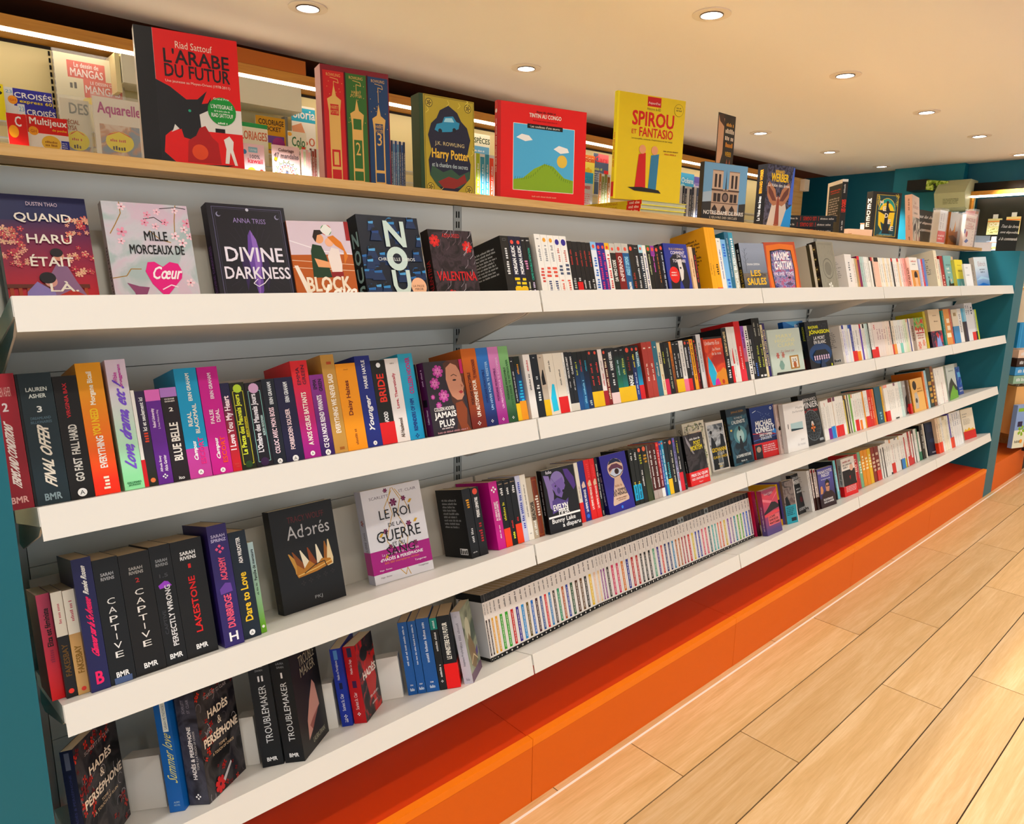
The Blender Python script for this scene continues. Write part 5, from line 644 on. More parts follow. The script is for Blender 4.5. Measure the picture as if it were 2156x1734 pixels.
# recessed downlights
for i, (x, y, vis) in enumerate(LIGHTS):
    r = empty('ceiling_downlight', (x, y, CZ)); near = 'nearer' if y < 1 else 'farther'
    n = sorted({q[0] for q in LIGHTS if q[2] and q[1] == y}).index(x)
    tag(r, 'round recessed downlight with white trim, %s along the %s ceiling row' % (ordn(n), near), 'lamp', 'recessed downlights in the ceiling')
    b = MB(); b.ring((0, 0, 0), .044, .072, -.004, -.0004, mat('f0e0d0', .5)); b.build('trim_ring', r)
    b = MB(); b.ring((0, 0, 0), .04, .0437, -.0075, -.0006, mat('6a5a50', .4)); b.build('bezel', r)
    b = MB(); b.cyl((0, 0, -.005), 2, .0398, .0398, .004, mat('fff4e8', .5, 1, 12.0)); b.build('lamp_face', r)
# ================================================================ bookshelf run
ht = math.sin(TH), math.cos(TH)
white = mat('e8e6e0', .32, .86); under = mat('e4dcd0', .6, .8); bp = mat('f2f5f0', .18, .95)
S = tag(empty('shelving_unit', (0, 0, 0)), 'long five-bay white shelving unit with oak top board, teal end panels and orange plinth', 'bookcase')
def SY(a, d): return (a * ht[1] + d * ht[0], -a * ht[0] + d * ht[1])     # along slope a, along normal d -> (y,z)
for k in range(4):
    for j in range(5):
        z = ZK[k] + Z0; P = lambda a, d: (SY(a, d)[0], SY(a, d)[1] + z)
        b = MB(); b.prism([P(0, 0), P(.305, 0), P(.305, -.028), P(0, -.028)], j + .0015, j + .9985, white)
        sh = b.build('shelf', S)
        b = MB(); b.prism([P(-.003, .0002), P(0, .0002), P(0, -.0495), P(-.003, -.0495)], j + .0025, j + .9975, white); b.build('front_lip', sh)
        for xx in (j + .004, j + .993):
            b = MB(); b.prism([P(.01, -.028), P(.3, -.028), (.303, P(.3, -.028)[1] - .045), (.255, P(.3, -.028)[1] - .04), P(.06, -.045)], xx, xx + .003, under); b.build('bracket', sh)
        if k < 3:
            a = .268 if k == 0 else .196; b = MB(); hh = .195 if k == 0 else .178; b.prism([P(a, .0003), P(a, hh), P(a + .006, hh), P(a + .006, .0003)], j + .004, j + .996, mat('e6e0d2', .5, .85)); b.build('back_stop', sh)
zs = (-1.156, -.858, -.5015, -.146, .2045)
for j in range(5):
    for i in range(4): b = MB(); b.box(j + .014, j + .986, .3055, .318, zs[i] + .0008 + Z0, zs[i + 1] - .0008 + Z0, bp); b.build('back_panel', S)
b = MB(); b.box(.001, 4.999, .3185, .33, -1.156 + Z0, .2045 + Z0, mat('909890', .6)); b.build('seam_light_block', S)  # unseen board added to block light leaking through the panel seams
for j in range(6):
    x0, x1 = (j - .0125, j + .0125) if 0 < j < 5 else ((-.0, .0125) if j == 0 else (4.9875, 5.0))
    b = MB(); b.box(x0, x1, .3045, .33, -1.156 + Z0, .2045 + Z0, mat('ccd2d0', .35, .75)); up = b.build('upright', S)
    b = MB(); z = -1.1
    while z < .185:
        for dx in (-.0052, .0022): b.box(j + dx, j + dx + .003, .3035, .3046, z + Z0, z + .016 + Z0, mat('101010', .9))
        z += .025
    if 0 < j < 5: o = b.build('slot', up); o['kind'] = 'stuff'
oak = wood_mat('a87a48', 'c49a62', 'd2ac78', 1.5, 30, 30, .5); oak2 = wood_mat('a06820', 'b87c30', 'c88c40', 1.5, 20, 30, .5)
b = MB(); b.box(-.22, 5.012, .19, .62, .2063 + Z0, .224 + Z0, oak); b.build('top_board', S)
tl = mat('1f7484', .45, .75)
for x0, x1 in ((-.22, -.028), (5.003, 5.19)):
    b = MB(); b.box(x0, x1, -.0135, .62, 0, .2045 + Z0 - (.0 if x0 < 0 else .0), tl); b.build('end_panel', S)
og = mat('de6a08', .6, .92)
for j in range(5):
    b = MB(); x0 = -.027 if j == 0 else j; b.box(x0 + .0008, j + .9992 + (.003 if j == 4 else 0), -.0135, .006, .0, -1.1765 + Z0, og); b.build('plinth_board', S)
    b = MB(); b.box(x0 + .0008, j + .9992 + (.003 if j == 4 else 0), -.0142, .0065, -1.1755 + Z0, -1.1535 + Z0, mat('f47c10', .45, .95)); b.build('plinth_cap', S)  # brighter orange puts the light on the top edge into the colour
    b = MB(); b.box(x0 + .0008, j + .9992 + (.003 if j == 4 else 0), .0072, .32, .0, -1.1575 + Z0, mat('d84a06', .45, .9)); b.build('plinth_top', S)  # redder, darker orange puts the lowest shelf's shade into the colour
# ================================================================ spine-out books
cnt = {}
def spine_book(rec, i, grp=None):
    k, X, s, yaw, Wd, H, D, c, o = rec
    g = o.get('g'); Wd = max(.0035, Wd - .0006)
    tall = H > .185; nm = 'paperback' if not tall else 'large_paperback'
    main = 'g:%s:%s:%.2f' % (g, c, H) if g else c
    root, A, Lf, mb = book(nm, frame_mat(k, X + .0003, s, yaw), Wd, D, H, main, 'front', 'dcc8a8' if not tall else 'e2cfae')
    if o.get('c'): A.rect(0, 1 - o['c'][1], 1, 1, o['c'][0])
    if o.get('c2'): A.rect(0, 1 - o['c2'][1], 1, 1, o['c2'][0])
    if o.get('g2'): A.rect(0, 0, 1, o['g2'][1], o['g2'][0]); Lf.rect(0, 0, 1, o['g2'][1], o['g2'][0])
    spine_items(A, o.get('t', ()), i)
    if not o.get('t') and not o.get('c') and Wd > .006:
        q = [int(c[j:j + 2], 16) for j in (0, 2, 4)]; A.marks(.36, .3, .6, .84, 'b0505a' if i % 5 == 0 and sum(q) > 380 else ('707478' if sum(q) > 380 else 'd0d0d0'), 90, i)
    if o.get('back'): Lf.para(.2, .42, .85, .86, o['back'], 9); Lf.rect(.62, .05, .9, .14, 'e8e8e8'); Lf.marks(.64, .06, .88, .13, '202020', 0)
    mb.build(root)
    if o.get('b'): band(root, Wd, D, H, o['b'][0], o['b'][1])
    bay = max(0, min(4, int(X))); q = (k, bay); cnt[q] = cnt.get(q, 0) + 1
    th = 'slim' if Wd < .013 else ('thick' if Wd > .028 else 'medium')
    ex = ' with %s foot band' % cname(o['b'][0]) if o.get('b') else (' with %s top' % cname(o['c'][0]) if o.get('c') else (' fading to %s' % cname(g) if g and cname(g) != cname(c) else ''))
    if o.get('t') and not ex:
        tc = [t for t in o['t'] if t[0] not in 'o#hxr'] or o['t']; ex = ' lettered in %s' % cname(tc[0][1])
    tag(root, '%s %s paperback%s, %s spine in %s bay, %s' % (th, cname(c), ex, ordn(cnt[q] - 1), ORD[bay], ROW[k]), 'book', 'spine-out paperbacks on the ' + ROW[k])
    return root
allb = sorted(B + G4, key=lambda r: (r[0], r[1]))
for i, rec in enumerate(allb): spine_book(rec, i)
# numbered crime series on the lowest shelf
def word(c): return cname(c)
tot = len(SER); sc = {}
for i, (X, Wd, s, c) in enumerate(SER):
    n = i + 1; Wd = max(.008, Wd - .0006); H = .172; root, A, Lf, mb = book('series_paperback', frame_mat(3, X + .0003, s), Wd, .112, H, 'f0e8e2', 'front', 'cbb592')
    A.rect(0, .885, 1, 1, '17171a' if i not in (46, 47, 54) else '7a8488'); A.rect(0, 0, 1, .06, '121214'); A.ell(.5, .94, .3, '3a3c3e', n=12); A.ell(.5, .94, .2, '202224', n=10)
    A.marks(.36, .70, .62, .86, '403838', -90, i); A.rect(.27, .085, .73, .62, c); A.marks(.42, .12, .58, .58, 'f4efe8', -90, i + 5); A.ell(.5, .03, .13, 'f4f0e8', n=8)
    if i == 0:
        Lf.rect(0, 0, 1, 1, 'eceef4'); Lf.rect(0, .885, 1, 1, '17171a'); Lf.rect(0, 0, 1, .05, '121214'); Lf.rect(.1, .72, .5, .88, '202022'); Lf.rect(.12, .08, .62, .2, 'c8c8d0'); Lf.marks(.14, .09, .6, .19, '202020', 0)
    mb.build(root); cn = word(c); sc[cn] = sc.get(cn, 0) + 1
    tag(root, 'white volume, black cap, %s title bar, %s %s one in the row' % (cn, ordn(sc[cn] - 1), cn), 'book', 'matching white series paperbacks on the lowest shelf')
# ================================================================ face-out books
def sm(A, x=.5): return A
def art_arabe(A, L):
    A.rect(0, 0, .17, 1, '1a1a1c'); A.rect(.172, 0, 1, 1, 'd8100e'); A.rect(.3, .30, 1, .48, 'd8d4cc')
    A.poly([(.17, .64), (.3, .60), (.45, .52), (.56, .53), (.66, .60), (.60, .50), (.66, .51), (.70, .56), (.67, .46), (.57, .42), (.58, .30), (.55, .22), (.49, .20), (.46, .23), (.40, .24), (.38, .30), (.28, .28), (.22, .24), (.2, .12), (.34, .03), (.17, .03)], '222226')
    A.ell(.475, .44, .014, '2a9a78'); A.rect(.172, 0, 1, .05, 'd8100e')
    A.poly([(.28, .27), (.36, .3), (.32, .33), (.3, .29)], 'd8d4cc')
    A.poly([(.42, .06), (.44, .22), (.52, .26), (.56, .32), (.62, .34), (.68, .26), (.74, .22), (.76, .06)], 'a80c0c'); A.ell(.55, .14, .08, 'd8501c')
    A.poly([(.8, .07), (.84, .07), (.86, .16), (.9, .06), (.93, .06), (.89, .18), (.9, .24), (.86, .28), (.8, .25), (.82, .18)], 'e0dcd4'); A.rect(.72, .30, .82, .33, '1a1014')
    A.poly([(.17, .0), (.6, .0), (.9, .06), (.6, .05), (.4, .03), (.17, .05)], '181414')
    A.text('Riad Sattouf', .38, .88, .74, .93, 'ecd0b8'); A.text("L'ARABE", .26, .77, .9, .87, '2a1214', bold=.006); A.text('DU FUTUR', .26, .67, .9, .76, '2a1214', bold=.006); A.text('Une jeunesse au Moyen-Orient (1978-2011)', .26, .625, .9, .65, 'ecc8b8')
    A.ell(.80, .46, .145, '128a3c'); A.text('Grand Prix', .72, .545, .88, .56, 'e8f0e0'); A.text("L'INTEGRALE", .69, .48, .91, .51, 'f4f4ec'); A.text('de la serie culte de', .72, .455, .88, .47, 'e8f0e0'); A.text('RIAD SATTOUF', .69, .415, .91, .445, 'f4f4ec'); A.marks(.75, .365, .85, .38, 'e8f0e0', 0); A.text('Allary Editions', .5, .015, .72, .035, 'c0a090')
def art_boxset(A, L):
    A.rect(0, 0, 1, 1, '7a1426')
    for i, c in enumerate(('c01c1c', '3c6a2c', '1c4468')):
        u = .03 + i * .325; A.rect(u, .01, u + .30, .955, c); m = u + .15; g = 'd8a860'
        A.text('ROWLING', u + .05, .91, u + .25, .935, g); A.line([(m - .05, .90), (m + .06, .89), (m + .07, .86), (m, .87), (m, .80 - .03 * i)], .0012, g)
        t = (.72, .62, .60)[i]
        A.poly([(m - .08, .03), (m - .08, t - .1), (m - .1, t), (m - .03, t + .03), (m, t + .13), (m + .03, t + .03), (m + .1, t), (m + .08, t - .1), (m + .08, .03)], g)
        A.rect(m - .065, .05, m + .065, .13, c); A.rect(m - .06, .155, m + .06, .30 + .1 * i, c); A.rect(m - .06, t - .13, m + .06, t - .04, c); A.rect(m - .1, .02, m + .1, .04, g)
        A.text('123'[i], m - .035, .17 + .1 * i, m + .035, .28 + .1 * i, g)
        if i != 1: A.text('HARRY', m - .055, t - .08, m + .055, t - .05, g); A.text('POTTER', m - .055, t - .12, m + .055, t - .09, g)
        else: A.text('HARRY', m - .07, .79, m + .07, .815, g); A.text('POTTER', m - .08, .76, m + .08, .785, g)
        for q in range(14): R = random.Random(q + i * 20); A.ell(u + .02 + .26 * R.random(), .5 + .38 * R.random(), .006, g, n=5)
    A.line([(.345, 0), (.345, .96)], .002, '301010'); A.line([(.67, 0), (.67, .96)], .002, '101828'); L.rect(0, 0, 1, 1, 'e0a8a8')
def art_gold(A, L):
    A.rect(0, 0, .07, 1, '2c4a24'); A.rect(.07, .0, 1, 1, 'b09a2c'); A.frame(.09, .01, .985, .99, .0014, '6a5a14')
    for u, v in ((.17, .92), (.88, .92), (.17, .08), (.88, .08)): A.ell(u, v, .065, '4a4418'); A.ell(u, v, .055, 'c8b040'); A.flower(u, v, .04, '6a5a18', '2a2810')
    A.poly([(.16, .2), (.14, .35), (.2, .45), (.14, .6), (.2, .72), (.3, .78), (.36, .86), (.52, .92), (.68, .86), (.75, .78), (.86, .72), (.92, .6), (.86, .45), (.92, .35), (.9, .2), (.78, .12), (.66, .05), (.52, .02), (.38, .05), (.26, .12)], '23233e')
    R = random.Random(3)
    for i in range(40):
        u = .1 + .86 * R.random(); v = .03 + .94 * R.random()
        if abs(u - .52) > .36 or abs(v - .48) > .42: A.line([(u, v), (u + .05, v + .03), (u + .02, v + .06)], .0012, 'e0cc60')
    A.poly([(.26, .66), (.3, .72), (.4, .74), (.44, .80), (.6, .82), (.66, .77), (.72, .76), (.7, .70), (.56, .66), (.34, .64)], '2f88b0'); A.poly([(.43, .75), (.46, .79), (.58, .80), (.62, .76)], '9cd0e0'); A.ell(.36, .655, .035, '182030'); A.ell(.62, .68, .035, '182030')
    A.poly([(.16, .2), (.2, .3), (.4, .24), (.55, .28), (.7, .22), (.9, .28), (.9, .2), (.7, .09), (.3, .09)], '3a5a44'); A.poly([(.3, .14), (.5, .2), (.66, .18), (.8, .24), (.84, .16), (.6, .08), (.4, .08)], '8a2c1c')
    A.text('J.K. ROWLING', .26, .50, .80, .55, 'd8c488'); A.text('Harry Potter', .2, .35, .88, .47, 'e8b840', bold=.006); A.text('et la chambre des secrets', .2, .29, .86, .335, 'c8d8d8'); L.rect(0, 0, 1, 1, '2c4a24')
def art_congo(A, L):
    A.rect(0, 0, 1, 1, 'e0160c'); A.rect(0, 0, .035, 1, 'b81008'); A.frame(.17, .135, .86, .80, .0016, 'f4ead8'); A.rect(.172, .137, .858, .798, '58aedc')
    A.poly([(.172, .137), (.858, .137), (.858, .27), (.75, .29), (.62, .40), (.52, .42), (.40, .36), (.28, .26), (.172, .24)], '86ac1c')
    for i in range(26): u = .19 + .65 * i / 26; v = .25 + .16 * math.exp(-((u - .54) / .13) ** 2); A.line([(u, v - .01), (u + .006, v + .02)], .0008, '2c4810')
    A.poly([(.2, .66), (.26, .70), (.34, .69), (.38, .65), (.3, .63)], 'f4f2ec'); A.poly([(.62, .58), (.68, .62), (.78, .60), (.8, .56), (.7, .54)], 'f4f2ec')
    A.ell(.72, .46, .06, 'e8c050')
    A.rect(.32, .765, .72, .81, '14120f'); A.text("· Les coulisses d'une œuvre ·", .34, .775, .70, .80, 'f0e8d8'); A.text('TINTIN AU CONGO', .34, .875, .70, .915, 'f4ead8', bold=.004); A.marks(.42, .925, .64, .945, '6a1010', 0); A.marks(.38, .84, .66, .852, 'a01010', 0); A.marks(.38, .07, .66, .085, 'f0a080', 0)
    L.rect(0, 0, 1, 1, 'c8140c'); L.marks(.3, .3, .7, .82, 'f0d0c0', 90); L.ell(.5, .9, .35, 'f4f0ea')
def art_yellow(A, L):
    A.rect(0, 0, 1, 1, 'e8c80c'); A.rect(0, 0, .03, 1, 'f8e010'); A.rect(.43, .90, .63, .99, 'c81818'); A.text('Aujourd’hui', .445, .915, .615, .945, 'f4ece0'); A.text('Histoires de BD', .43, .865, .63, .89, '28180c')
    A.text('SPIROU', .22, .71, .83, .84, 'd0180c', bold=.012); A.text('ET', .22, .63, .29, .67, 'd0180c', bold=.006); A.text('FANTASIO', .33, .61, .83, .695, 'd0180c', bold=.008); A.text("Les incroyables aventures d'explorateurs de leur temps", .22, .575, .83, .597, '30200c')
    A.ell(.9, .90, .07, '3a300c'); A.ell(.9, .90, .067, 'e8c80c'); A.marks(.86, .89, .94, .905, '3a300c', 0); A.marks(.86, .915, .93, .928, '3a300c', 0); A.marks(.7, .49, .93, .502, '6a3a0c', 0); A.marks(.72, .46, .9, .474, 'c0480c', 0)
    A.poly([(.3, .12), (.34, .44), (.44, .46), (.46, .12)], 'cc1c10'); A.poly([(.5, .1), (.52, .44), (.64, .46), (.62, .1)], '3f7aa0'); A.ell(.39, .49, .05, 'e8a070'); A.ell(.57, .49, .05, 'e8a070'); A.poly([(.2, .12), (.3, .09), (.7, .08), (.66, .11), (.4, .13)], '28200c')
    L.rect(0, 0, 1, 1, 'f8ea10'); L.rect(0, .02, 1, .16, 'e03010'); L.marks(.2, .3, .7, .62, 'e07010', 90)
def art_cathedral(A, L):
    A.rect(0, 0, 1, 1, '6f9cc4'); A.rect(0, 0, 1, .16, '2a2622'); A.poly([(0, .5), (.3, .55), (.3, .2), (0, .2)], 'a0b4c8'); A.poly([(0, .34), (.2, .36), (.2, .16), (0, .16)], '3a3630'); A.poly([(.84, .34), (1, .36), (1, .16), (.84, .16)], '3a3630')
    st = 'b89c84'; dk = '3a2a24'; A.rect(.2, .14, .82, .58, st)
    for u in (.2, .58):
        A.rect(u, .55, u + .24, .88, 'c4a890'); A.rect(u + .05, .6, u + .10, .82, dk); A.rect(u + .14, .6, u + .19, .82, dk); A.rect(u - .01, .55, u + .25, .57, dk); A.rect(u, .87, u + .24, .885, '8a7060')
    A.poly([(.5, .56), (.515, .9), (.53, .56)], '3a3a40'); A.ell(.51, .44, .075, dk); A.ell(.51, .44, .05, '7a6a64')
    for u in (.24, .62): A.rect(u, .36, u + .07, .5, dk); A.rect(u + .09, .36, u + .16, .5, dk)
    for v in (.33, .54): A.rect(.2, v, .82, v + .015, '6a5448')
    for u in (.28, .48, .68): A.poly([(u - .06, .16), (u - .06, .24), (u, .31), (u + .06, .24), (u + .06, .16)], dk)
    A.text('NOTRE-DAME DE PARIS', .04, .14, .96, .205, 'f4f0e8', bold=.006); A.text("L'ŒUVRE DES SIECLES", .18, .075, .82, .115, 'e8d8c0'); A.frame(0, 0, 1, 1, .0008, '26221e')
def art_angel(A, L):
    A.rect(0, 0, 1, 1, 'n:181420:5a5a70:2a2438:40'); A.poly([(.1, 0), (.3, .5), (.7, .5), (.95, 0)], 'd0c4b8'); A.poly([(.62, 0), (.78, .3), (1, .4), (1, 0)], '1890e0'); A.poly([(.85, .4), (.95, .98), (1, .98), (1, .4)], '4a68c8')
    for sx in (-1, 1): A.poly([(.46 + sx * .04, .46), (.46 + sx * .12, .62), (.46 + sx * .36, .74), (.46 + sx * .42, .66), (.46 + sx * .4, .52), (.46 + sx * .3, .42), (.46 + sx * .16, .36), (.46 + sx * .05, .38)], 'a8745a'); A.poly([(.46 + sx * .06, .44), (.46 + sx * .2, .58), (.46 + sx * .38, .68), (.46 + sx * .36, .56), (.46 + sx * .2, .44)], '6a4034')
    A.poly([(.38, .05), (.42, .44), (.46, .56), (.51, .44), (.56, .05)], '8a4a34'); A.ell(.465, .54, .035, '28181a'); A.ell(.46, .06, .1, 'a0603a', rv=.015)
    A.text('BERNARD', .3, .87, .62, .92, 'e8b820', bold=.008); A.text('WERBER', .16, .74, .78, .86, 'f0c418', bold=.014); A.text('La Valse des âmes', .06, .66, .84, .71, 'f4f4f0')
    L.rect(0, 0, 1, 1, '1c1c20'); L.text('BERNARD WERBER', .3, .55, .6, .92, 'f0a018', 90); L.text('La Valse des âmes', .3, .12, .6, .5, 'f0f0f0', 90)
def art_ogres(A, L):
    A.rect(0, 0, 1, 1, '222426'); A.rect(0, .955, 1, 1, 'f4f0ec'); A.text('LES OGRES', .15, .42, .85, .64, 'e8401c', 90, bold=.01); A.marks(.3, .1, .6, .28, 'c8c8c8', 90); A.marks(.3, .76, .6, .94, 'c8c8c8', 90)
    L.rect(0, 0, 1, 1, '2c2c2e'); L.rect(0, .93, 1, 1, 'f4ece8'); L.rect(0, 0, .12, 1, 'f4ece8'); L.marks(.22, .82, .9, .845, 'e8401c', 0); L.marks(.25, .78, .85, .8, 'e8401c', 0); L.para(.2, .25, .88, .7, 'c8bcb8', 10)
def art_medee(A, L):
    A.rect(0, 0, 1, 1, '23221e'); A.rect(.14, .06, .9, .94, 'e0b83a'); A.rect(.155, .068, .885, .932, '1a4a50'); A.ell(.52, .62, .3, 'e0bc30'); A.ell(.52, .62, .285, '1c8a80'); A.ell(.52, .55, .27, 'f0c81c')
    A.poly([(.24, .52), (.26, .3), (.42, .16), (.34, .34), (.36, .5)], 'f0c81c'); A.poly([(.8, .52), (.78, .3), (.62, .16), (.7, .34), (.68, .5)], 'f0c81c'); A.poly([(.3, .1), (.5, .3), (.6, .12), (.8, .1), (.7, .08), (.3, .08)], '1c7a98')
    A.poly([(.4, .12), (.46, .36), (.47, .52), (.2, .6), (.2, .615), (.48, .62), (.5, .78), (.55, .80), (.57, .7), (.64, .61), (.86, .60), (.86, .585), (.62, .57), (.58, .48), (.6, .3), (.68, .12)], '26201c'); A.ell(.53, .78, .045, '26201c')
    for i in range(22): R = random.Random(i); u = R.choice((.18, .2, .8, .84)) + .05 * R.random(); v = .62 + .3 * R.random(); A.line([(u, v), (u + .05 * R.random(), v + .04), (u - .03, v + .07)], .0014, 'f0d040')
    for ch, u, v in (('M', .26, .72), ('E', .38, .6), ('D', .46, .46), ('E', .58, .33), ('E', .68, .19)): A.text(ch, u, v, u + .11, v + .09, 'f4e8d8', bold=.012)
    A.text('ROSIE HEWLETT', .24, .075, .78, .10, 'e8c850'); L.rect(0, 0, 1, 1, '26231e')
    for i, ch in enumerate('MÉDÉE'): L.text(ch, .25, .76 - .125 * i, .8, .85 - .125 * i + (.02 if ch == 'É' else 0), 'f0e0d0', bold=.05)
    L.ell(.5, .17, .2, 'c89050', n=4)
def art_pink(A, L):
    A.rect(0, 0, 1, 1, 'd8c0b4'); A.rect(0, 0, 1, .55, 'n:1a1c30:c8c8c0:6a3040:14'); A.text('LA', .3, .82, .55, .88, '8a6058'); A.text('RECONQUETE', .12, .72, .85, .79, '984840', 90 * 0); A.marks(.2, .62, .7, .66, '807470', 0)
    L.rect(0, 0, 1, 1, 'f0c4b0'); L.marks(.4, .68, .62, .92, '7a5a50', 90); L.text('LA RECONQUETE', .35, .28, .68, .58, '9a6a58', 90); L.marks(.4, .06, .6, .14, '403030', 90)
def art_haru(A, L):
    A.rect(0, 0, 1, 1, 'g:d01810:20285c:%.2f' % (A.lv * .95)); A.rect(0, .5, 1, .8, 'g:d01810:20285c:%.2f' % A.lv); R = random.Random(5)
    for i in range(70):
        u = R.choice((R.uniform(0, .25), R.uniform(.72, 1))); v = R.uniform(.38, .84) if u > .5 else R.uniform(.45, .74); A.flower(u, v, R.uniform(.025, .05), R.choice(('e89a88', 'd86a60', 'f0b090', 'c84858')), 'f0d890')
    A.rect(0, .14, 1, .17, '5a2818'); [A.rect(.02 + .09 * i, 0, .06 + .09 * i, .3, 'a84818') for i in range(10)]; A.rect(0, .27, .9, .30, '6a3018')
    A.poly([(.5, .1), (.48, .38), (.56, .46), (.68, .44), (.76, .32), (.86, .2), (.84, .12), (.7, .16)], '8a6a88'); A.ell(.6, .52, .06, 'd89078'); A.ell(.58, .55, .07, '281820', rv=.035)
    A.poly([(.15, 0), (.2, .24), (.32, .32), (.5, .24), (.52, 0)], '8a7ab8'); A.ell(.47, .32, .07, 'd8988a'); A.ell(.44, .35, .09, '1a1420', rv=.045); A.poly([(.5, .2), (.7, .26), (.86, .2), (.8, .06), (.6, .1)], 'b8301c')
    for t, u, v, u1, c in (('DUSTIN THAO', .33, .915, .67, 'd8c0d0'),): A.text(t, u, v, u1, v + .03, c)
    A.text('QUAND', .18, .78, .80, .855, 'f4e8d8', bold=.008); A.text('HARU', .28, .62, .77, .69, 'f4e8d8', bold=.008); A.text('ÉTAIT', .28, .44, .75, .53, 'f4e8d8', bold=.008); A.text('LÀ.', .45, .24, .76, .32, 'f4e8d8', bold=.008)
def art_mille(A, L):
    A.rect(0, 0, 1, 1, 'n:a8b8b8:c8c4cc:d0b8c8:14'); R = random.Random(8)
    for pts in ([(.2, 1), (.2, .9), (.12, .8), (.05, .72)], [(.86, 1), (.82, .86), (.8, .74)], [(.5, .76), (.62, .68), (.74, .66)], [(0, .34), (.16, .36), (.22, .42), (.34, .42)], [(.6, .1), (.8, .14), (1, .12)]): A.line(pts, .0016, 'a07838')
    A.line([(.66, .96), (.86, .98), (.98, .97)], .0014, '382830'); A.line([(.45, .86), (.58, .88), (.7, .82)], .0014, '382830')
    for u, v in ((.22, .96), (.5, .9), (.62, .93), (.46, .83), (.7, .84), (.84, .95), (.8, .72), (.88, .66), (.16, .66), (.97, .84), (.92, .78), (.9, .3), (.18, .74), (.98, .72), (.9, .1), (.58, .8)): A.flower(u, v, R.uniform(.04, .065), R.choice(('f0c0cc', 'f4d0d8', 'e898b0')), 'a02848')
    A.poly([(.15, .3), (.28, .27), (.4, .26), (.36, .2), (.3, .18), (.26, .2), (.24, .16), (.22, .22)], '8a5070'); A.poly([(0, .04), (.08, .12), (.1, .02), (.06, 0), (0, 0)], '8a2850')
    A.poly([(.38, .4), (.42, .48), (.5, .485), (.59, .44), (.68, .485), (.78, .47), (.82, .40), (.8, .34), (.58, .17), (.44, .29)], 'e0187c'); A.line([(.55, .24), (.66, .28), (.74, .26)], .002, 'f4e0e8')
    A.text('MILLE', .43, .67, .70, .75, '1a1c20', bold=.004); A.text('MORCEAUX DE', .24, .55, .88, .63, '1a1c20', bold=.004); A.text('Cœur', .44, .33, .78, .44, 'f8eef0', shear=.15, bold=.008); A.text('BRISÉ', .48, .07, .76, .17, '16181c', bold=.004)
    L.rect(0, 0, 1, 1, 'b0a4a0'); L.marks(.3, .2, .7, .62, '5a4048', 90)
def art_divine(A, L):
    A.rect(0, 0, 1, 1, '1d1a28'); A.frame(.06, .03, .95, .97, .0008, '6a6888'); A.frame(.085, .045, .925, .955, .0005, '504e68')
    A.poly([(.5, .12), (.42, .5), (.46, .72), (.5, .77), (.56, .68), (.6, .5), (.56, .2)], '6a4a98'); A.poly([(.5, .12), (.5, .77), (.56, .68), (.58, .5)], '8a68b8'); A.poly([(.36, .2), (.33, .5), (.38, .6), (.44, .4)], '3a2458'); A.poly([(.62, .2), (.6, .44), (.66, .56), (.7, .4)], '2c1c48')
    for i in range(30): t = i * .21; A.line([(.5 + .25 * math.cos(t), .42 + .3 * math.sin(t)), (.5 + .38 * math.cos(t), .42 + .42 * math.sin(t))], .0005, '38344a')
    for u, v in ((.13, .9), (.88, .9)): A.ell(u, v, .03, '8a88a8'); A.ell(u + .01, v + .005, .024, '1d1a28')
    A.text('ANNA TRISS', .3, .83, .72, .875, '9a86c0'); A.ell(.5, .955, .02, 'c8c8d8'); A.text('DIVINE', .14, .47, .88, .6, 'e8e0ec', bold=.004); A.text('DARKNESS', .1, .31, .94, .42, 'e8e0ec', bold=.004); A.line([(.5, .31), (.44, .27), (.5, .24), (.58, .27), (.66, .33)], .0016, 'e8e0ec'); A.text('UNE OFFRANDE', .3, .13, .72, .17, 'f0e8f0', bold=.006)
    L.rect(0, 0, 1, 1, '1c1428'); L.text('DIVINE DARKNESS', .3, .2, .7, .62, '7a5c98', 90)
def art_block(A, L):
    A.rect(0, .62, 1, 1, 'd8c4d0'); A.rect(0, 0, 1, .62, 'b4601c'); A.line([(0, .78), (.5, .66), (1, .62)], .002, 'f0e8ec'); A.line([(0, .56), (1, .5)], .0012, 'e8c8a8'); A.line([(0, .48), (1, .43)], .0012, 'e8c8a8'); A.poly([(.02, .5), (.08, .5), (.34, 0), (.24, 0)], 'f0e4d4')
    A.ell(.62, .9, .09, 'e8e8e0'); A.ell(.62, .9, .088, 'c82020', a0=20, a1=80); A.ell(.62, .9, .088, '208048', a0=110, a1=170); A.ell(.62, .9, .088, 'c82020', a0=200, a1=260); A.ell(.62, .9, .088, '208048', a0=290, a1=350)
    A.poly([(.3, .36), (.32, .66), (.36, .74), (.5, .72), (.56, .6), (.6, .36)], '1c4428'); A.poly([(.36, .58), (.4, .48), (.74, .46), (.76, .5), (.46, .56)], 'e8a070'); A.ell(.48, .80, .075, 'e8a070'); A.poly([(.38, .82), (.42, .9), (.52, .9), (.56, .86), (.46, .84), (.42, .76)], '301c14')
    A.poly([(.62, .4), (.58, .6), (.66, .7), (.78, .68), (.8, .5), (.78, .4)], 'ecdcd4'); A.ell(.64, .76, .07, 'f0b088'); A.poly([(.62, .82), (.72, .84), (.84, .76), (.92, .6), (.84, .5), (.86, .66), (.74, .72)], 'd8781c'); A.rect(.6, .36, .8, .42, '8a1c20')
    A.rect(.93, .78, 1, 1, '9a1c20'); A.text('BLOCK', .18, .2, .88, .36, 'f0e0c8', bold=.02); A.text('Love', .4, .1, .92, .27, 'fbf4e8', shear=.2, bold=.012); A.text('or', .28, .12, .36, .17, 'fbf4e8')
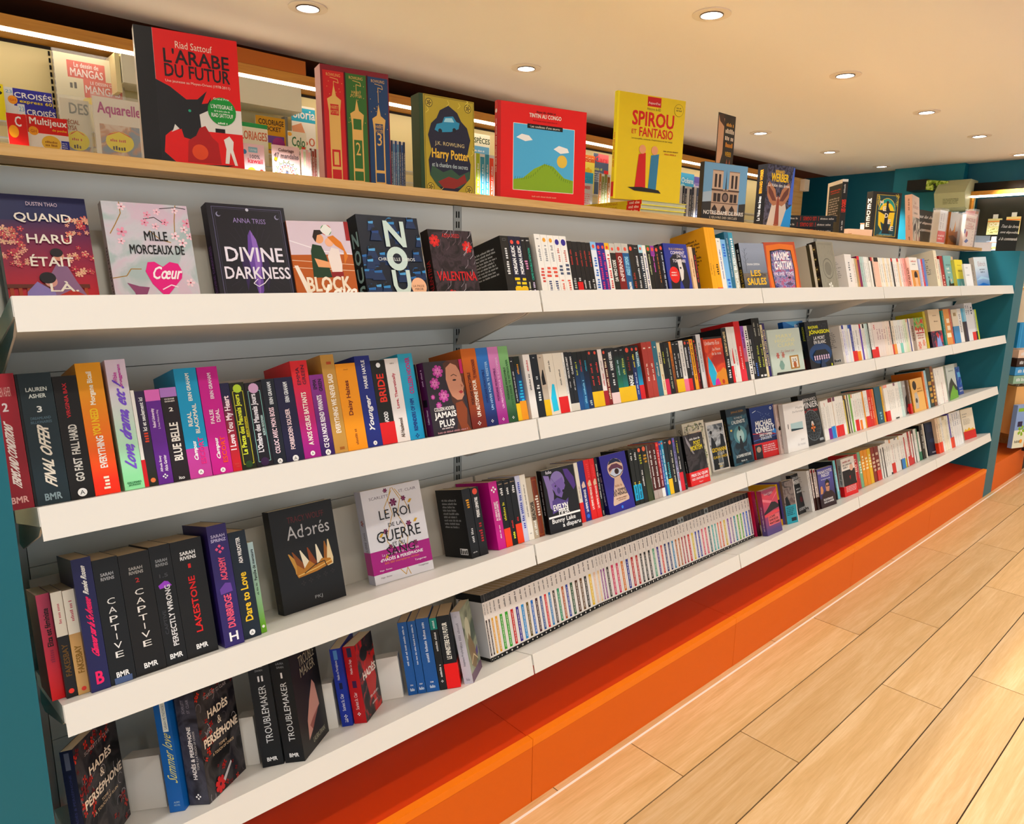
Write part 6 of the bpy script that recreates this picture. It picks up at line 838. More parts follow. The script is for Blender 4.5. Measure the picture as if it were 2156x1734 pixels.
def art_nous(A, L):
    A.rect(0, 0, 1, 1, '122034'); R = random.Random(11)
    for i in range(34):
        u = R.random(); v = R.random(); r = R.uniform(.04, .07); c = R.choice(('2a6ca8', '3f88c8', '1c4c80', '5aa0d8')); A.ell(u, v, r, c, n=12); A.poly([(u - r * 1.6, v - .1), (u - r, v - .02), (u + r, v - .02), (u + r * 1.6, v - .1)], '1a3a60'); A.poly([(u - r, v), (u - r * .6, v + .04), (u + r * .6, v + .045), (u + r, v + .01)], '0c1626')
    A.text('N', .40, .66, .72, .93, 'c8dcd4', bold=.02); A.ell(.55, .53, .17, 'c8dcd4'); A.ell(.55, .53, .075, '122034'); A.text('U', .42, .14, .7, .39, 'c8dcd4', bold=.02); A.ell(.56, .02, .14, 'c8dcd4'); A.text('CHRISTELLE DABOS', .24, .505, .84, .54, 'e8ece8')
    A.ell(.84, .22, .13, 'f0b890'); A.text('LA PASSE', .74, .215, .93, .24, '482820'); A.text('MIROIR', .77, .18, .91, .205, '482820'); L.rect(0, 0, 1, 1, '10161e')
    for i, ch in enumerate('NOUS'): L.text(ch, .25, .66 - .19 * i, .85, .81 - .19 * i, '8fb0b0', bold=.03)
def art_valen(A, L):
    A.rect(0, 0, 1, 1, 'n:1a1216:4a3a42:2a1c22:30'); R = random.Random(2)
    for u, v in ((.12, .85), (.85, .78), (.35, .12)): A.flower(u, v, .11, 'c01818', '5a0c0c', 7); A.flower(u, v, .07, 'e03028', '5a0c0c', 6, .5)
    for i in range(26): u = R.random(); v = R.random(); A.line([(u, v), (u + .08, v + .05), (u + .1, v + .12)], .0012, R.choice(('8a808a', 'b0a8b0', '6a5a62')))
    A.text('AZRA REED', .3, .9, .7, .95, 'd03030'); A.text('VALENTINA', .06, .32, .96, .44, 'c81c24', bold=.006); L.rect(0, 0, 1, 1, '1c0e12'); L.text('VALENTINA', .25, .12, .75, .6, 'a01820', 90)
def art_mari(A, L):
    A.rect(0, 0, 1, 1, '2c3e94'); A.poly([(.3, .3), (.16, .5), (.2, .72), (.4, .82), (.66, .8), (.84, .62), (.92, .3), (.8, .1), (.66, .12), (.56, .3)], '161a2c'); A.poly([(.5, .7), (.66, .72), (.72, .5), (.66, .34), (.56, .3)], 'e4dcd4'); A.ell(.6, .55, .04, '18203c', rv=.02); A.poly([(.1, .3), (.1, .1), (.4, .05), (.5, .3), (.3, .5)], '141420')
    A.ell(.3, .42, .21, 'e02018'); A.marks(.18, .45, .4, .48, 'f4e0d8', 0); A.marks(.16, .4, .42, .43, 'f4e0d8', 0); A.text('ELLE COSIMANO', .22, .88, .84, .92, 'e8c070'); A.text('COMMENT', .26, .8, .86, .86, 'f4ecf0', bold=.008); A.text("J'AI TUE", .5, .73, .9, .79, 'f4ecf0', bold=.008); A.text('TON MARI', .3, .65, .84, .71, 'f4ecf0', bold=.008)
def art_saules(A, L):
    A.rect(0, 0, 1, 1, 'g:3a3a3c:8a94a8:.18'); A.rect(0, .3, 1, .42, 'n:3a3838:706860:585050:30'); A.line([(.16, .45), (.18, .9)], .0016, '2a2a2c'); [A.line([(.18, .6 + .05 * i), (.18 + (.1 if i % 2 else -.1), .66 + .05 * i)], .0008, '2a2a2c') for i in range(6)]
    A.text('OXANA DEMENA', .2, .57, .72, .61, 'f0f0f0'); A.text('LES', .3, .36, .7, .47, 'e8b420', bold=.012); A.text('SAULES', .12, .19, .88, .32, 'e8b420', bold=.012); L.rect(0, 0, 1, 1, '161616'); L.text('LES SAULES', .25, .12, .75, .5, 'b89830', 90); L.marks(.3, .56, .7, .88, 'c8c8c8', 90)
def art_prime(A, L):
    A.rect(0, 0, 1, 1, 'b0502c'); A.poly([(.06, .04), (.03, .5), (.06, .94), (.5, .97), (.94, .94), (.97, .5), (.94, .04), (.5, .02)], 'd87020'); A.poly([(.16, .1), (.12, .5), (.16, .84), (.5, .87), (.84, .84), (.88, .5), (.84, .1), (.5, .07)], '201818'); A.poly([(.19, .12), (.15, .5), (.19, .82), (.5, .85), (.81, .82), (.85, .5), (.81, .12), (.5, .09)], 'n:3a3870:8a8ab0:a04868:60')
    for i in range(16): A.line([(.18, .14 + .042 * i), (.83, .14 + .042 * i)], .0006, ('c83060', '4a60c0', '8090b0')[i % 3])
    A.text('MAXIME', .26, .66, .74, .8, 'f4f0f0', bold=.02); A.text('CHATTAM', .24, .48, .78, .63, 'f4f0f0', bold=.02); A.text('PRIME TIME', .2, .36, .82, .43, 'e8e0f0'); A.ell(.66, .32, .05, '282038', rv=.02); A.poly([(.5, .2), (.62, .24), (.78, .2), (.64, .17)], '584060')
def art_ornate(A, L):
    A.rect(0, 0, 1, 1, '8c887a'); A.frame(.08, .04, .92, .96, .001, '5c5a50'); A.frame(.12, .06, .88, .94, .0006, '5c5a50'); A.ell(.5, .48, .3, '5c5a50', rv=.2); A.ell(.5, .48, .28, '8c887a', rv=.185); A.ell(.5, .48, .2, '76736a', rv=.13); R = random.Random(4)
    for i in range(60): u = R.uniform(.15, .85); v = R.uniform(.08, .92); A.line([(u, v), (u + .04, v + .02), (u + .02, v + .05)], .0006, '64625a')
    A.flower(.5, .14, .12, 'e8e8e0', 'c0c0b8'); L.rect(0, 0, 1, 1, '2c2218')
    for i in range(5): L.rect(.1, .04 + .19 * i, .9, .15 + .19 * i, '4a3c28' if i != 3 else '2c2218'); L.flower(.5, .095 + .19 * i, .28, 'c0a868', '4a3c28', 4); L.rect(0, .165 + .19 * i, 1, .18 + .19 * i, '0c0a08')
def art_ornback(A, L): L.rect(0, 0, 1, 1, 'c0b4a0'); L.rect(.86, 0, 1, 1, '48402c')
def art_portr(A, L): A.rect(0, 0, 1, 1, 'f0ece4'); A.rect(.08, .1, .98, .62, 'd8904c'); A.ell(.58, .45, .2, '382018', rv=.14); A.poly([(.4, .4), (.44, .2), (.3, .1), (.85, .1), (.72, .22), (.74, .4)], 'e8b890'); A.rect(0, 0, 1, .12, 'e01c24'); A.marks(.2, .86, .8, .91, 'c84040', 0); A.marks(.3, .78, .7, .82, '606060', 0); L.rect(0, 0, 1, 1, 'f0b8a8'); L.marks(.3, .2, .7, .7, '705048', 90)
def art_lait(A, L): A.rect(0, 0, 1, 1, '7ab0b0'); A.marks(.2, .72, .8, .76, '2c4848', 0); A.marks(.25, .6, .7, .68, 'f0f0e8', 0); A.marks(.3, .5, .7, .55, 'f0f0e8', 0); A.poly([(.2, 0), (.3, .26), (.4, .34), (.5, .2), (.9, .22), (.95, 0)], '1c1a1c'); A.ell(.62, .3, .08, 'e0b898'); A.ell(.36, .38, .06, '201818')
def art_yeltea(A, L): A.rect(0, 0, 1, .36, '5c9c9c'); A.rect(0, .36, 1, 1, 'e8d838'); A.marks(.3, .8, .75, .83, '8a7a1c', 0); A.marks(.3, .6, .8, .66, '8a7a1c', 0); A.poly([(.45, .05), (.5, .3), (.6, .05)], 'd8e8e8')
def art_whsm(A, L): A.rect(0, 0, 1, 1, 'eef0f2'); A.marks(.2, .82, .5, .86, '707880', 0); A.marks(.2, .52, .6, .57, '707880', 0); A.rect(0, 0, 1, .04, '283068')
def art_eldr(A, L): A.rect(0, 0, 1, 1, 'g:1c78c8:dce8f0:.17'); A.text('Eldrich', .28, .72, .86, .86, 'b08890'); A.marks(.35, .6, .8, .65, '505868', 0); A.marks(.4, .52, .75, .57, '505868', 0); A.poly([(0, .3), (.4, .42), (1, .34), (1, .28), (.5, .34)], 'a8d0e8'); A.poly([(0, .14), (.5, .22), (1, .12), (1, .0), (0, 0)], '1870c8'); L.rect(0, 0, 1, 1, 'd8d4d0'); L.marks(.4, .3, .6, .8, '8a8888', 90)
def art_jamais(A, L):
    A.rect(0, 0, 1, 1, '38303a'); A.poly([(.5, .96), (.62, 1), (.9, 1), (1, .9), (1, .55), (.88, .5), (.98, .2), (1, 0), (.6, 0), (.72, .3), (.6, .42)], '5a3828'); A.poly([(.56, .9), (.52, .74), (.56, .6), (.62, .5), (.74, .44), (.86, .44), (.94, .5), (.93, .56), (.97, .62), (.93, .7), (.94, .8), (.84, .92), (.7, .96)], 'c88a72')
    A.poly([(.84, .92), (.9, .86), (.98, .6), (1, .66), (1, 1), (.6, 1)], '6a3c24'); A.poly([(.68, .4), (.86, .42), (.96, .3), (.9, .1), (.98, 0), (.74, 0), (.66, .2)], '8a4c24'); A.ell(.74, .72, .05, '28181c', rv=.012); A.line([(.66, .78), (.74, .8), (.82, .77)], .0016, '4a2818'); A.poly([(.8, .55), (.88, .57), (.93, .54), (.86, .52)], 'a83840'); A.poly([(.88, .66), (.94, .63), (.9, .61)], 'a86a54')
    for u, v, r in ((.34, .86, .13), (.22, .7, .12), (.4, .52, .13), (.24, .4, .07), (.12, .52, .05)): A.flower(u, v, r, 'b84898', 'e8a8d0', 7); A.flower(u, v, r * .6, 'd878b8', '7a2060', 6, .4)
    A.text('COLLEEN HOOVER', .1, .32, .62, .37, 'f8f4f0', bold=.006); A.text('JAMAIS', .08, .2, .64, .3, 'fbf8f4', bold=.018); A.text('PLUS', .18, .1, .56, .19, 'fbf8f4', bold=.018); A.marks(.22, .07, .54, .09, 'f0e0e0', 0); A.marks(.1, .015, .9, .04, 'c89098', 0); A.rect(.92, .8, 1, 1, 'c01868')
    L.rect(0, 0, 1, 1, '5a1450'); L.marks(.45, .68, .65, .92, 'f0c8e8', 90); L.text('Colleen Hoover', .4, .16, .66, .36, 'f0d8e8', 90); L.rect(.2, .4, .8, .5, '1c0818')
def art_eco(A, L): A.rect(0, 0, 1, 1, 'n:b83018:e05828:d84420:14'); A.poly([(.12, .62), (.28, .5), (.5, .2), (.5, .02), (.16, .02), (.05, .3)], '20b0d8'); A.poly([(.3, .02), (.46, .26), (.7, .3), (.86, .36), (1, .3), (1, 0)], 'e08a20'); A.poly([(.3, .02), (.34, .12), (.5, .16), (.6, .02)], 'd820a0'); A.poly([(.3, .5), (.42, .36), (.5, .2), (.42, .3)], 'c8c8b8'); A.text('Umberto Eco', .04, .84, .84, .92, 'f4e8e0'); A.text('Le Nom', .42, .72, .84, .78, 'f4e8e0'); A.text('de la rose', .34, .63, .86, .69, 'f4e8e0'); A.ell(.76, .07, .07, 'c04010'); A.rect(0, .96, 1, 1, '16161a')
def art_vase(A, L): A.rect(0, 0, 1, 1, 'c4d0c4'); A.text('MARY', .25, .8, .74, .88, 'e8e2a0'); A.text('HIGGINS', .2, .7, .8, .78, 'e8e2a0'); A.text('CLARK', .26, .6, .78, .68, 'e8e2a0'); A.text("Si c'était toi", .3, .47, .72, .53, 'b08078', shear=.1); A.line([(.28, .3), (.24, .4)], .0012, '6a8068'); A.line([(.31, .3), (.36, .42)], .0012, '6a8068'); A.flower(.22, .42, .045, 'c86a60', '903830', 6); A.flower(.38, .42, .045, 'c87a70', '903830', 6); A.poly([(.26, .1), (.22, .2), (.27, .3), (.33, .3), (.38, .2), (.34, .1)], '7a9c90'); A.rect(.56, .08, .84, .38, 'a87828'); A.rect(.6, .11, .8, .35, 'e0d8c8'); A.text('25', .63, .24, .77, .31, '404040'); A.ell(.7, .17, .05, 'a86030'); A.poly([(.12, .05), (1, .03), (1, 0), (.1, 0)], '282422')
def art_niel(A, L): A.rect(0, 0, 1, 1, '2878c8'); A.poly([(.1, 1), (.5, .9), (.9, 1)], '60b0e8'); A.poly([(.6, .55), (.8, .6), (1, .5), (1, .3), (.7, .35)], 'e8f0e8'); A.rect(.4, .2, 1, .4, '2c6a38'); A.marks(.55, .88, .95, .94, 'e8f0f8', 0); A.text('EL', .82, .74, .96, .84, 'f0f4f8'); A.rect(.4, 0, 1, .22, 'd81c20')
def art_snow(A, L):
    A.rect(0, 0, 1, 1, '18202a'); A.ell(.5, .3, .48, '1c4870', rv=.22); R = random.Random(1)
    for i in range(90): A.ell(R.random(), .6 + .4 * R.random(), .007, '788088', n=5)
    A.poly([(.12, .27), (.3, .38), (.7, .38), (.86, .27)], '10141c'); A.rect(.16, .16, .84, .26, '3a3048'); [A.ell(.2 + .1 * (i % 7), .24 if i < 7 else .19, .028, 'd8b8d0', n=8) for i in range(14)]; A.poly([(.4, 0), (.46, .16), (.54, .16), (.66, 0)], '2a4060')
    A.text('RAGNAR', .1, .84, .52, .9, 'e0e020', bold=.01); A.text('JÓNASSON', .1, .7, .98, .82, 'e8e418', bold=.012); A.text('LA MORT', .26, .6, .74, .67, 'f4f4f4', bold=.008); A.text('EN BLANC', .24, .51, .76, .58, 'f4f4f4', bold=.008); A.ell(.88, .03, .03, 'c8d020'); L.rect(0, 0, 1, 1, '12161c'); L.text('JÓNASSON', .2, .6, .8, .9, 'c8d020', 90)
def art_strawb(A, L): A.rect(0, 0, 1, 1, 'e8d8c8'); A.rect(0, .62, 1, 1, 'n:4a8a48:8ab868:c83828:40'); [A.ell(.15 + .22 * i, .66 - .04 * (i % 2), .09, 'c82820', n=10) for i in range(4)]; A.rect(.1, .5, .95, .54, 'b83030'); A.marks(.2, .42, .8, .48, 'c06858', 0); A.marks(.2, .34, .8, .4, 'c06858', 0); A.flower(.3, .14, .16, 'e08070', 'f0c8b0', 6); A.flower(.75, .2, .14, 'e89078', 'f0c8b0', 6); L.rect(0, 0, 1, 1, 'e8d4c4'); L.marks(.3, .3, .7, .8, '80503c', 90)
def art_lowry(A, L): A.rect(0, .42, 1, 1, 'e8d0ac'); A.rect(0, 0, 1, .42, 'n:141838:3c2858:c83048:30'); A.poly([(.4, 0), (.5, .3), (.7, .34), (.86, 0)], '8aa8e8'); A.poly([(.4, .34), (.55, .4), (.7, .3), (.6, .2)], 'c82838'); A.marks(.36, .82, .7, .85, '806850', 0); A.marks(.4, .66, .74, .7, '806850', 0); L.rect(0, .42, 1, 1, 'd8bc94'); L.rect(0, 0, 1, .42, '141838')
def art_crown(A, L):
    A.rect(0, 0, 1, 1, '1a1a1c'); A.text('TRACY WOLFF', .26, .85, .84, .91, '6a2830'); A.text('Adorés', .22, .69, .9, .82, 'c8c8cc'); A.ell(.51, .725, .045, '1a1a1c'); A.ell(.51, .725, .04, '1a1a1c')
    for u, v, c in ((.2, .56, 'c8924a'), (.26, .57, '8a5418'), (.38, .57, 'f0e4c8'), (.5, .58, '8a4c18'), (.64, .59, 'f0e4c8'), (.78, .6, '9a6420'), (.84, .61, 'e8d0a0')): ub = .32 + (u - .2) * .8; A.poly([(u - .008, v), (u + .008, v), (ub + .055, .42), (ub + .04, .36), (ub - .05, .35), (ub - .055, .4)], c)
    A.poly([(.28, .34), (.3, .44), (.4, .38), (.5, .45), (.6, .385), (.7, .44), (.84, .42), (.86, .37), (.6, .33), (.3, .31)], 'b87828'); A.line([(.3, .33), (.6, .36), (.86, .4)], .002, 'e8c070'); A.line([(.4, .34), (.6, .4), (.74, .41), (.76, .35)], .0018, '20140c')
    for i in range(5): A.flower(.36 + .12 * i, .25 + .01 * i, .035, '3a3434', '1a1a1c', 4)
    A.text('PKJ', .5, .06, .62, .1, 'a8a8a8'); L.rect(0, 0, 1, 1, '0c0c0e'); L.text('Adorés', .3, .42, .7, .68, '38342c', 90); L.text('PKJ', .3, .04, .6, .1, '706858', 90)
def art_roi(A, L):
    A.rect(0, 0, 1, 1, 'dedce2'); A.text('SCARLETT', .12, .885, .44, .915, '6a6470'); A.text('ST. CLAIR', .62, .91, .92, .94, '6a6470')
    for pts in ([(.5, .98), (.42, .85), (.46, .7), (.36, .55), (.3, .42), (.42, .3), (.5, .2)], [(.52, .98), (.62, .84), (.54, .68), (.64, .54), (.5, .4), (.6, .3), (.66, .44)], [(.5, .95), (.34, .78), (.36, .72)], [(.56, .96), (.7, .8), (.76, .68)], [(.44, .1), (.52, .03), (.56, .1), (.6, .02)]): A.line(pts, .0016, 'c89a38')
    for u, v, r in ((.4, .96, .035), (.5, .82, .06), (.68, .84, .04), (.7, .56, .045), (.3, .53, .04), (.34, .36, .035), (.76, .34, .04), (.38, .28, .02)): A.flower(u, v, r, '6a1850', '3a0c30', 6); A.flower(u, v, r * .55, '902868', '3a0c30', 5, .5)
    for u, v in ((.78, .8), (.82, .58), (.22, .5), (.26, .27)): A.poly([(u - .04, v - .015), (u, v + .02), (u + .04, v + .015), (u, v - .02)], 'd0a028')
    A.text('LE ROI', .24, .66, .76, .76, '181820'); A.text('DE LA', .36, .57, .6, .61, '181820'); A.text('GUERRE', .14, .42, .88, .54, '181820'); A.text('ET DU', .38, .36, .58, .4, '181820'); A.text('SANG', .26, .27, .74, .36, '181820')
    A.text('Hugo · Roman', .1, .05, .28, .07, '50485a'); A.text('Tengamay', .74, .07, .92, .09, '50485a'); L.rect(0, 0, 1, 1, 'b8b8c8'); L.text('GUERRE SANG', .35, .34, .7, .56, '28283a', 90)
    L.flower(.5, .66, .2, '8a2030', 'c89a38')
def art_bunny(A, L):
    A.rect(0, 0, 1, 1, '1e1c22'); A.poly([(.04, .92), (.1, .7), (.12, .4), (.2, .34), (.28, .6), (.2, .9)], '8a78b8'); A.poly([(.66, .96), (.8, .95), (.96, .8), (.98, .66), (.9, .6), (.82, .7), (.7, .84)], '5a3c88'); A.ell(.44, .78, .22, '8878b8', rv=.17); A.poly([(.24, .76), (.34, .58), (.5, .52), (.66, .7), (.6, .84)], '7a68b0'); A.ell(.66, .74, .02, '18141c'); A.ell(.36, .72, .022, '18141c'); A.ell(.58, .62, .035, '1c1820')
    A.poly([(.16, .3), (.2, .5), (.36, .54), (.6, .46), (.7, .5), (.66, .4), (.4, .34)], '5c4c88'); A.line([(.22, .9), (.52, .6)], .0006, '282030'); A.ell(.44, .64, .05, '5a4c80', rv=.05)
    A.text('folio', .12, .93, .3, .98, 'e8e4f0', bold=.006); A.text('EVELYN', .2, .34, .64, .43, 'f4f4f4', bold=.012); A.text('PIPER', .34, .27, .66, .35, 'f4f4f4', bold=.012); A.rect(.02, .235, 1, .265, 'f4f4f4'); A.text('Bunny Lake', .1, .13, .82, .22, 'f4f4f4', bold=.008); A.text('a disparu', .4, .045, .96, .13, 'f4f4f4', bold=.008); L.rect(0, 0, 1, 1, '0e0d10'); L.marks(.4, .3, .6, .85, 'd0d0d8', 90)
def art_keyhole(A, L):
    A.rect(0, 0, 1, 1, '322a8c'); c = 'd8b8a0'; A.ell(.52, .74, .3, c, rv=.175); A.poly([(.44, .62), (.2, .16), (.2, .13), (.24, .12), (.82, .16), (.84, .2), (.62, .62)], c); A.poly([(.26, .82), (.36, .89), (.52, .92), (.7, .88), (.8, .8), (.6, .85), (.4, .84)], '1c2c50'); A.poly([(.26, .76), (.4, .82), (.6, .82), (.8, .74), (.78, .68), (.6, .74), (.4, .74), (.28, .7)], '6a4058'); A.poly([(.28, .66), (.42, .74), (.6, .74), (.78, .68), (.66, .62), (.44, .6)], 'c8d4e8'); A.ell(.55, .685, .085, '4a2418', rv=.05); A.ell(.55, .685, .035, '0c0808'); A.line([(.28, .66), (.44, .595), (.66, .615), (.78, .67)], .002, '201418')
    A.marks(.38, .42, .66, .46, 'a07860', 0); A.text('LA FEMME', .3, .33, .76, .385, '281820', bold=.008); A.text('DE MENAGE', .27, .27, .8, .325, '281820', bold=.008); A.marks(.34, .215, .76, .235, '80584c', 0); A.marks(.4, .185, .72, .2, '80584c', 0); A.ell(.5, .065, .04, '3a78e8'); L.rect(0, 0, 1, 1, '1c1858'); L.poly([(.4, .66), (.3, .56), (.7, .56), (.62, .66)], 'a88898'); L.ell(.5, .7, .2, 'a88898'); L.text('LA FEMME DE MENAGE', .35, .16, .65, .54, 'e8e0f0', 90)
def art_mortem(A, L): A.rect(0, 0, 1, 1, 'n:141214:4a4448:242026:24'); A.poly([(.1, 1), (.3, .8), (.44, .6), (.36, .62), (.14, .84)], '98949c'); A.marks(.3, .88, .84, .92, 'e8e8e8', 0); A.text('POST', .48, .77, .84, .85, 'e8d41c', bold=.012); A.text('MORTEM', .28, .67, .88, .76, 'e8d41c', bold=.012); L.rect(0, 0, 1, 1, '0e0e10'); L.marks(.4, .1, .6, .5, 'e0e0e0', 90)
def art_foliage(A, L):
    A.rect(0, 0, 1, 1, 'e4dcc4'); A.frame(.1, .06, .9, .94, .0012, '30382c'); R = random.Random(6)
    for i in range(110):
        t = i * .37; u = R.choice((R.uniform(.08, .2), R.uniform(.8, .92), R.uniform(.1, .9))); v = R.uniform(.05, .95) if u < .2 or u > .8 else R.uniform(.86, .96); A.flower(u, v, R.uniform(.02, .035), R.choice(('4a6038', '28301f', '8aa050')), '303020', 3, t)
    A.rect(.24, .8, .8, .84, 'e8dcc0'); A.line([(.2, .79), (.8, .82)], .0014, 'b03828'); L.rect(0, 0, 1, 1, 'd0c8b4'); L.ell(.5, .88, .2, '303030'); L.ell(.5, .88, .14, 'd0c8b4'); L.line([(.6, .85), (.8, .8)], .002, '303030')
def art_noir(A, L): A.rect(0, 0, 1, 1, 'ece6dc'); A.rect(.06, .03, .95, .94, 'n:202428:d0d4d8:60666c:16'); A.poly([(.1, .03), (.12, .5), (.2, .7), (.3, .66), (.42, .5), (.4, .03)], '1c2024'); A.ell(.22, .76, .07, '9a9490'); A.ell(.22, .79, .075, '1c1c20', rv=.035); A.poly([(.68, .03), (.66, .5), (.74, .74), (.9, .7), (.94, .3), (.94, .03)], '16181c'); A.ell(.8, .8, .06, '8a8480'); A.ell(.8, .83, .065, '141416', rv=.03); A.poly([(.44, .12), (.46, .44), (.62, .46), (.64, .12)], '6a7074'); A.text('GIOVANNI', .12, .38, .94, .46, 'ecc41c', bold=.014); A.text('LE CASSE', .4, .32, .8, .37, 'f0e8d0'); A.text('CLAUDE CANCES', .14, .25, .94, .30, 'ecc41c', bold=.006); A.marks(.36, .12, .64, .16, 'f0e8d0', 0); A.marks(.4, .07, .6, .1, 'e0c040', 0)
def art_alien(A, L): A.rect(0, 0, 1, 1, 'n:12303c:3c6a78:1c4858:16'); A.ell(.52, .52, .32, '5c8c94', rv=.16); A.ell(.52, .5, .18, 'a8c8c4', rv=.12); A.rect(0, .86, 1, 1, '1e3440'); A.poly([(.44, .18), (.42, .36), (.48, .46), (.54, .46), (.6, .36), (.58, .18)], '141c24'); A.ell(.51, .48, .035, '141c24'); A.poly([(.1, .1), (.4, .26), (.6, .26), (.92, .1), (.92, .04), (.1, .04)], '16303c'); A.ell(.12, .62, .05, 'e8c868', rv=.02); A.text('JEAN-LUC BIZIEN', .24, .9, .84, .945, 'c08838'); A.text('VICTIMES DE', .34, .8, .74, .835, 'd8dcd8'); A.text("L'ALIENISTE", .2, .72, .84, .78, 'f0f4f0', bold=.006); A.ell(.52, .63, .05, '10181c', rv=.045); A.text('LA CHAMBRE MORTUAIRE', .16, .13, .88, .18, 'f0f4f0', bold=.006); A.marks(.36, .05, .66, .08, 'd0d8d8', 0); L.rect(0, 0, 1, 1, '0c1216'); L.marks(.4, .2, .6, .8, '9a8048', 90)
def art_doubt(A, L): A.rect(0, 0, 1, 1, 'g:101830:1c3c78:.19'); A.line([(.1, .9), (.25, .93)], .002, 'e0e8f0'); A.line([(.3, .92), (.46, .86)], .0008, '90a8c8'); A.ell(.86, .93, .045, 'e8ecf0'); A.ell(.86, .93, .025, '1c3c78'); R = random.Random(2); [A.ell(.2 + .6 * R.random(), .72 + .12 * R.random(), .008, 'a8c0e0', n=6) for i in range(20)]; A.poly([(0, .44), (.4, .52), (.98, .46), (1, .36), (.5, .44), (0, .34)], '4a2458'); A.line([(0, .5), (1, .42)], .003, 'c83838'); A.line([(0, .36), (1, .4)], .002, '4878d0'); A.poly([(.8, .46), (.86, .54), (.98, .5), (.94, .42)], '3888d8'); A.text('MICHAEL', .16, .61, .86, .72, 'f4f4f4', bold=.016); A.text('CONNELLY', .12, .49, .9, .6, 'f4f4f4', bold=.016); A.text("SANS L'OMBRE", .26, .42, .78, .475, 'f0f0f0', bold=.008); A.text("D'UN DOUTE", .3, .355, .74, .41, 'f0f0f0', bold=.008)
def art_whitec(A, L): A.rect(0, 0, 1, 1, 'ece8e4'); A.text('Maylis', .6, .84, .92, .9, '8a8888'); A.text('De Kerangal', .42, .77, .94, .82, '8a8888'); A.rect(.26, .42, .84, .58, 'b0d0d4'); A.poly([(.26, .47), (.84, .44), (.84, .42), (.26, .42)], '1c4048'); A.rect(.12, .48, .15, .58, '1c1c1c'); A.text('Jour', .66, .18, .84, .24, 'b8b4b4'); A.text('de ressac', .48, .1, .86, .15, 'b8b4b4')
def art_mandala(A, L):
    A.rect(0, 0, 1, 1, '181c20'); A.text('BERNARD', .22, .86, .94, .92, 'e8e8e8'); A.text('MINIER', .14, .73, .98, .84, 'f4f4f4', bold=.008); A.text('Les Effacées', .1, .64, .92, .71, 'c82c24'); A.ell(.5, .38, .44, '6a7478'); A.ell(.5, .38, .42, '202428')
    for r, n in ((.37, 18), (.29, 14), (.21, 10)):
        for i in range(n): t = i * 6.283 / n; A.flower(.5 + r * math.cos(t), .38 + r * math.sin(t) * A.lu / A.lv, .045, '5c666c', '202428', 3, t)
    A.poly([(.42, .38), (.46, .46), (.54, .46), (.58, .38)], 'd8d4d0'); A.flower(.5, .33, .11, 'e88040', 'c84820', 4); A.rect(.72, .05, .94, .1, '9aa0a4'); L.rect(0, 0, 1, 1, '0e1012')
def art_greyb(A, L): A.rect(0, 0, 1, 1, 'a8a4a0'); A.marks(.2, .82, .8, .9, 'd8d8d8', 0); A.poly([(.1, .02), (.3, .5), (.6, .6), (.95, .3), (1, .02)], '3a3434'); A.ell(.55, .14, .2, 'b04840')
def art_amber(A, L): A.rect(0, 0, 1, 1, 'eab468'); A.ell(.3, .8, .16, '30241c', rv=.14); A.poly([(.14, .1), (.2, .56), (.4, .6), (.5, .4), (.4, .1)], 'b8b0a4'); A.ell(.3, .34, .08, '3a3838'); A.marks(.5, .66, .8, .7, '8a5a20', 0); A.marks(.48, .58, .9, .62, '8a5a20', 0); L.rect(0, 0, 1, 1, 'd89830'); L.marks(.3, .2, .7, .85, '5a3c14', 90)
def art_kite(A, L): A.rect(0, 0, 1, 1, 'c8d4d0'); A.poly([(0, .2), (.2, .46), (.5, .62), (.75, .44), (1, .3), (1, 0), (0, 0)], '2c3c34'); A.poly([(0, 0), (.2, .18), (.6, .4), (.8, .24), (1, .2), (1, 0)], '6aa828'); A.marks(.3, .8, .8, .84, '607070', 0); A.rect(0, 0, .04, 1, '1c3c68')
def art_rain(A, L):
    A.rect(0, 0, 1, 1, '2458b0'); R = random.Random(9)
    for i in range(40): u = R.random(); v = .3 + .7 * R.random(); A.line([(u, v), (u + .08, v + .1)], .003, R.choice(('a8e0f8', '60b8f0', '1c3c98')))
    A.rect(.3, .62, .9, .8, '68b8e8'); A.marks(.2, .1, .9, .16, 'e8f0f8', 0); A.marks(.2, .2, .9, .26, 'e8f0f8', 0)
def art_hp(A, tome):
    A.rect(0, 0, 1, 1, 'n:121014:4a4648:26222a:18'); R = random.Random(13 + tome)
    for i in range(16): u = R.random(); v = R.random(); t = R.random() * 6; A.line([(u + .06 * math.cos(t + q * .7), v + .045 * math.sin(t + q * .7)) for q in range(7)], .0012, R.choice(('7a7478', '5a5458', '9a9498')))
    for i in range(34):
        u = R.choice((R.uniform(0, .3), R.uniform(.0, 1))); v = R.uniform(.35, .95) if u < .3 else R.choice((R.uniform(0, .25), R.uniform(.85, 1))); A.flower(u, v, R.uniform(.02, .05), R.choice(('a81c14', 'd03820', '781010')), '300808', 4, R.random() * 3)
    A.text('SCARLETT ST. CLAIR', .2, .86, .8, .89, 'b8a8a8'); A.text('HADÈS', .24, .68, .76, .765, 'f4e0c8', bold=.01); A.text('&', .45, .58, .55, .65, 'f4e0c8'); A.text('PERSÉPHONE', .06, .46, .94, .55, 'f4e0c8', bold=.01); A.text('TOME %d' % tome, .4, .39, .6, .415, 'e8c8a0'); A.text('A TOUCH OF ' + ('RUIN' if tome == 2 else 'CHAOS'), .22, .35, .78, .375, 'e8c8a0')
def art_ruin(A, L): art_hp(A, 2); L.rect(0, 0, 1, 1, '141c3c'); L.rect(.3, .84, .7, .98, '5a6070'); L.text('HADÈS & PERSÉPHONE', .38, .36, .62, .8, '38406c', 90); L.marks(.4, .1, .6, .2, '707898', 90)
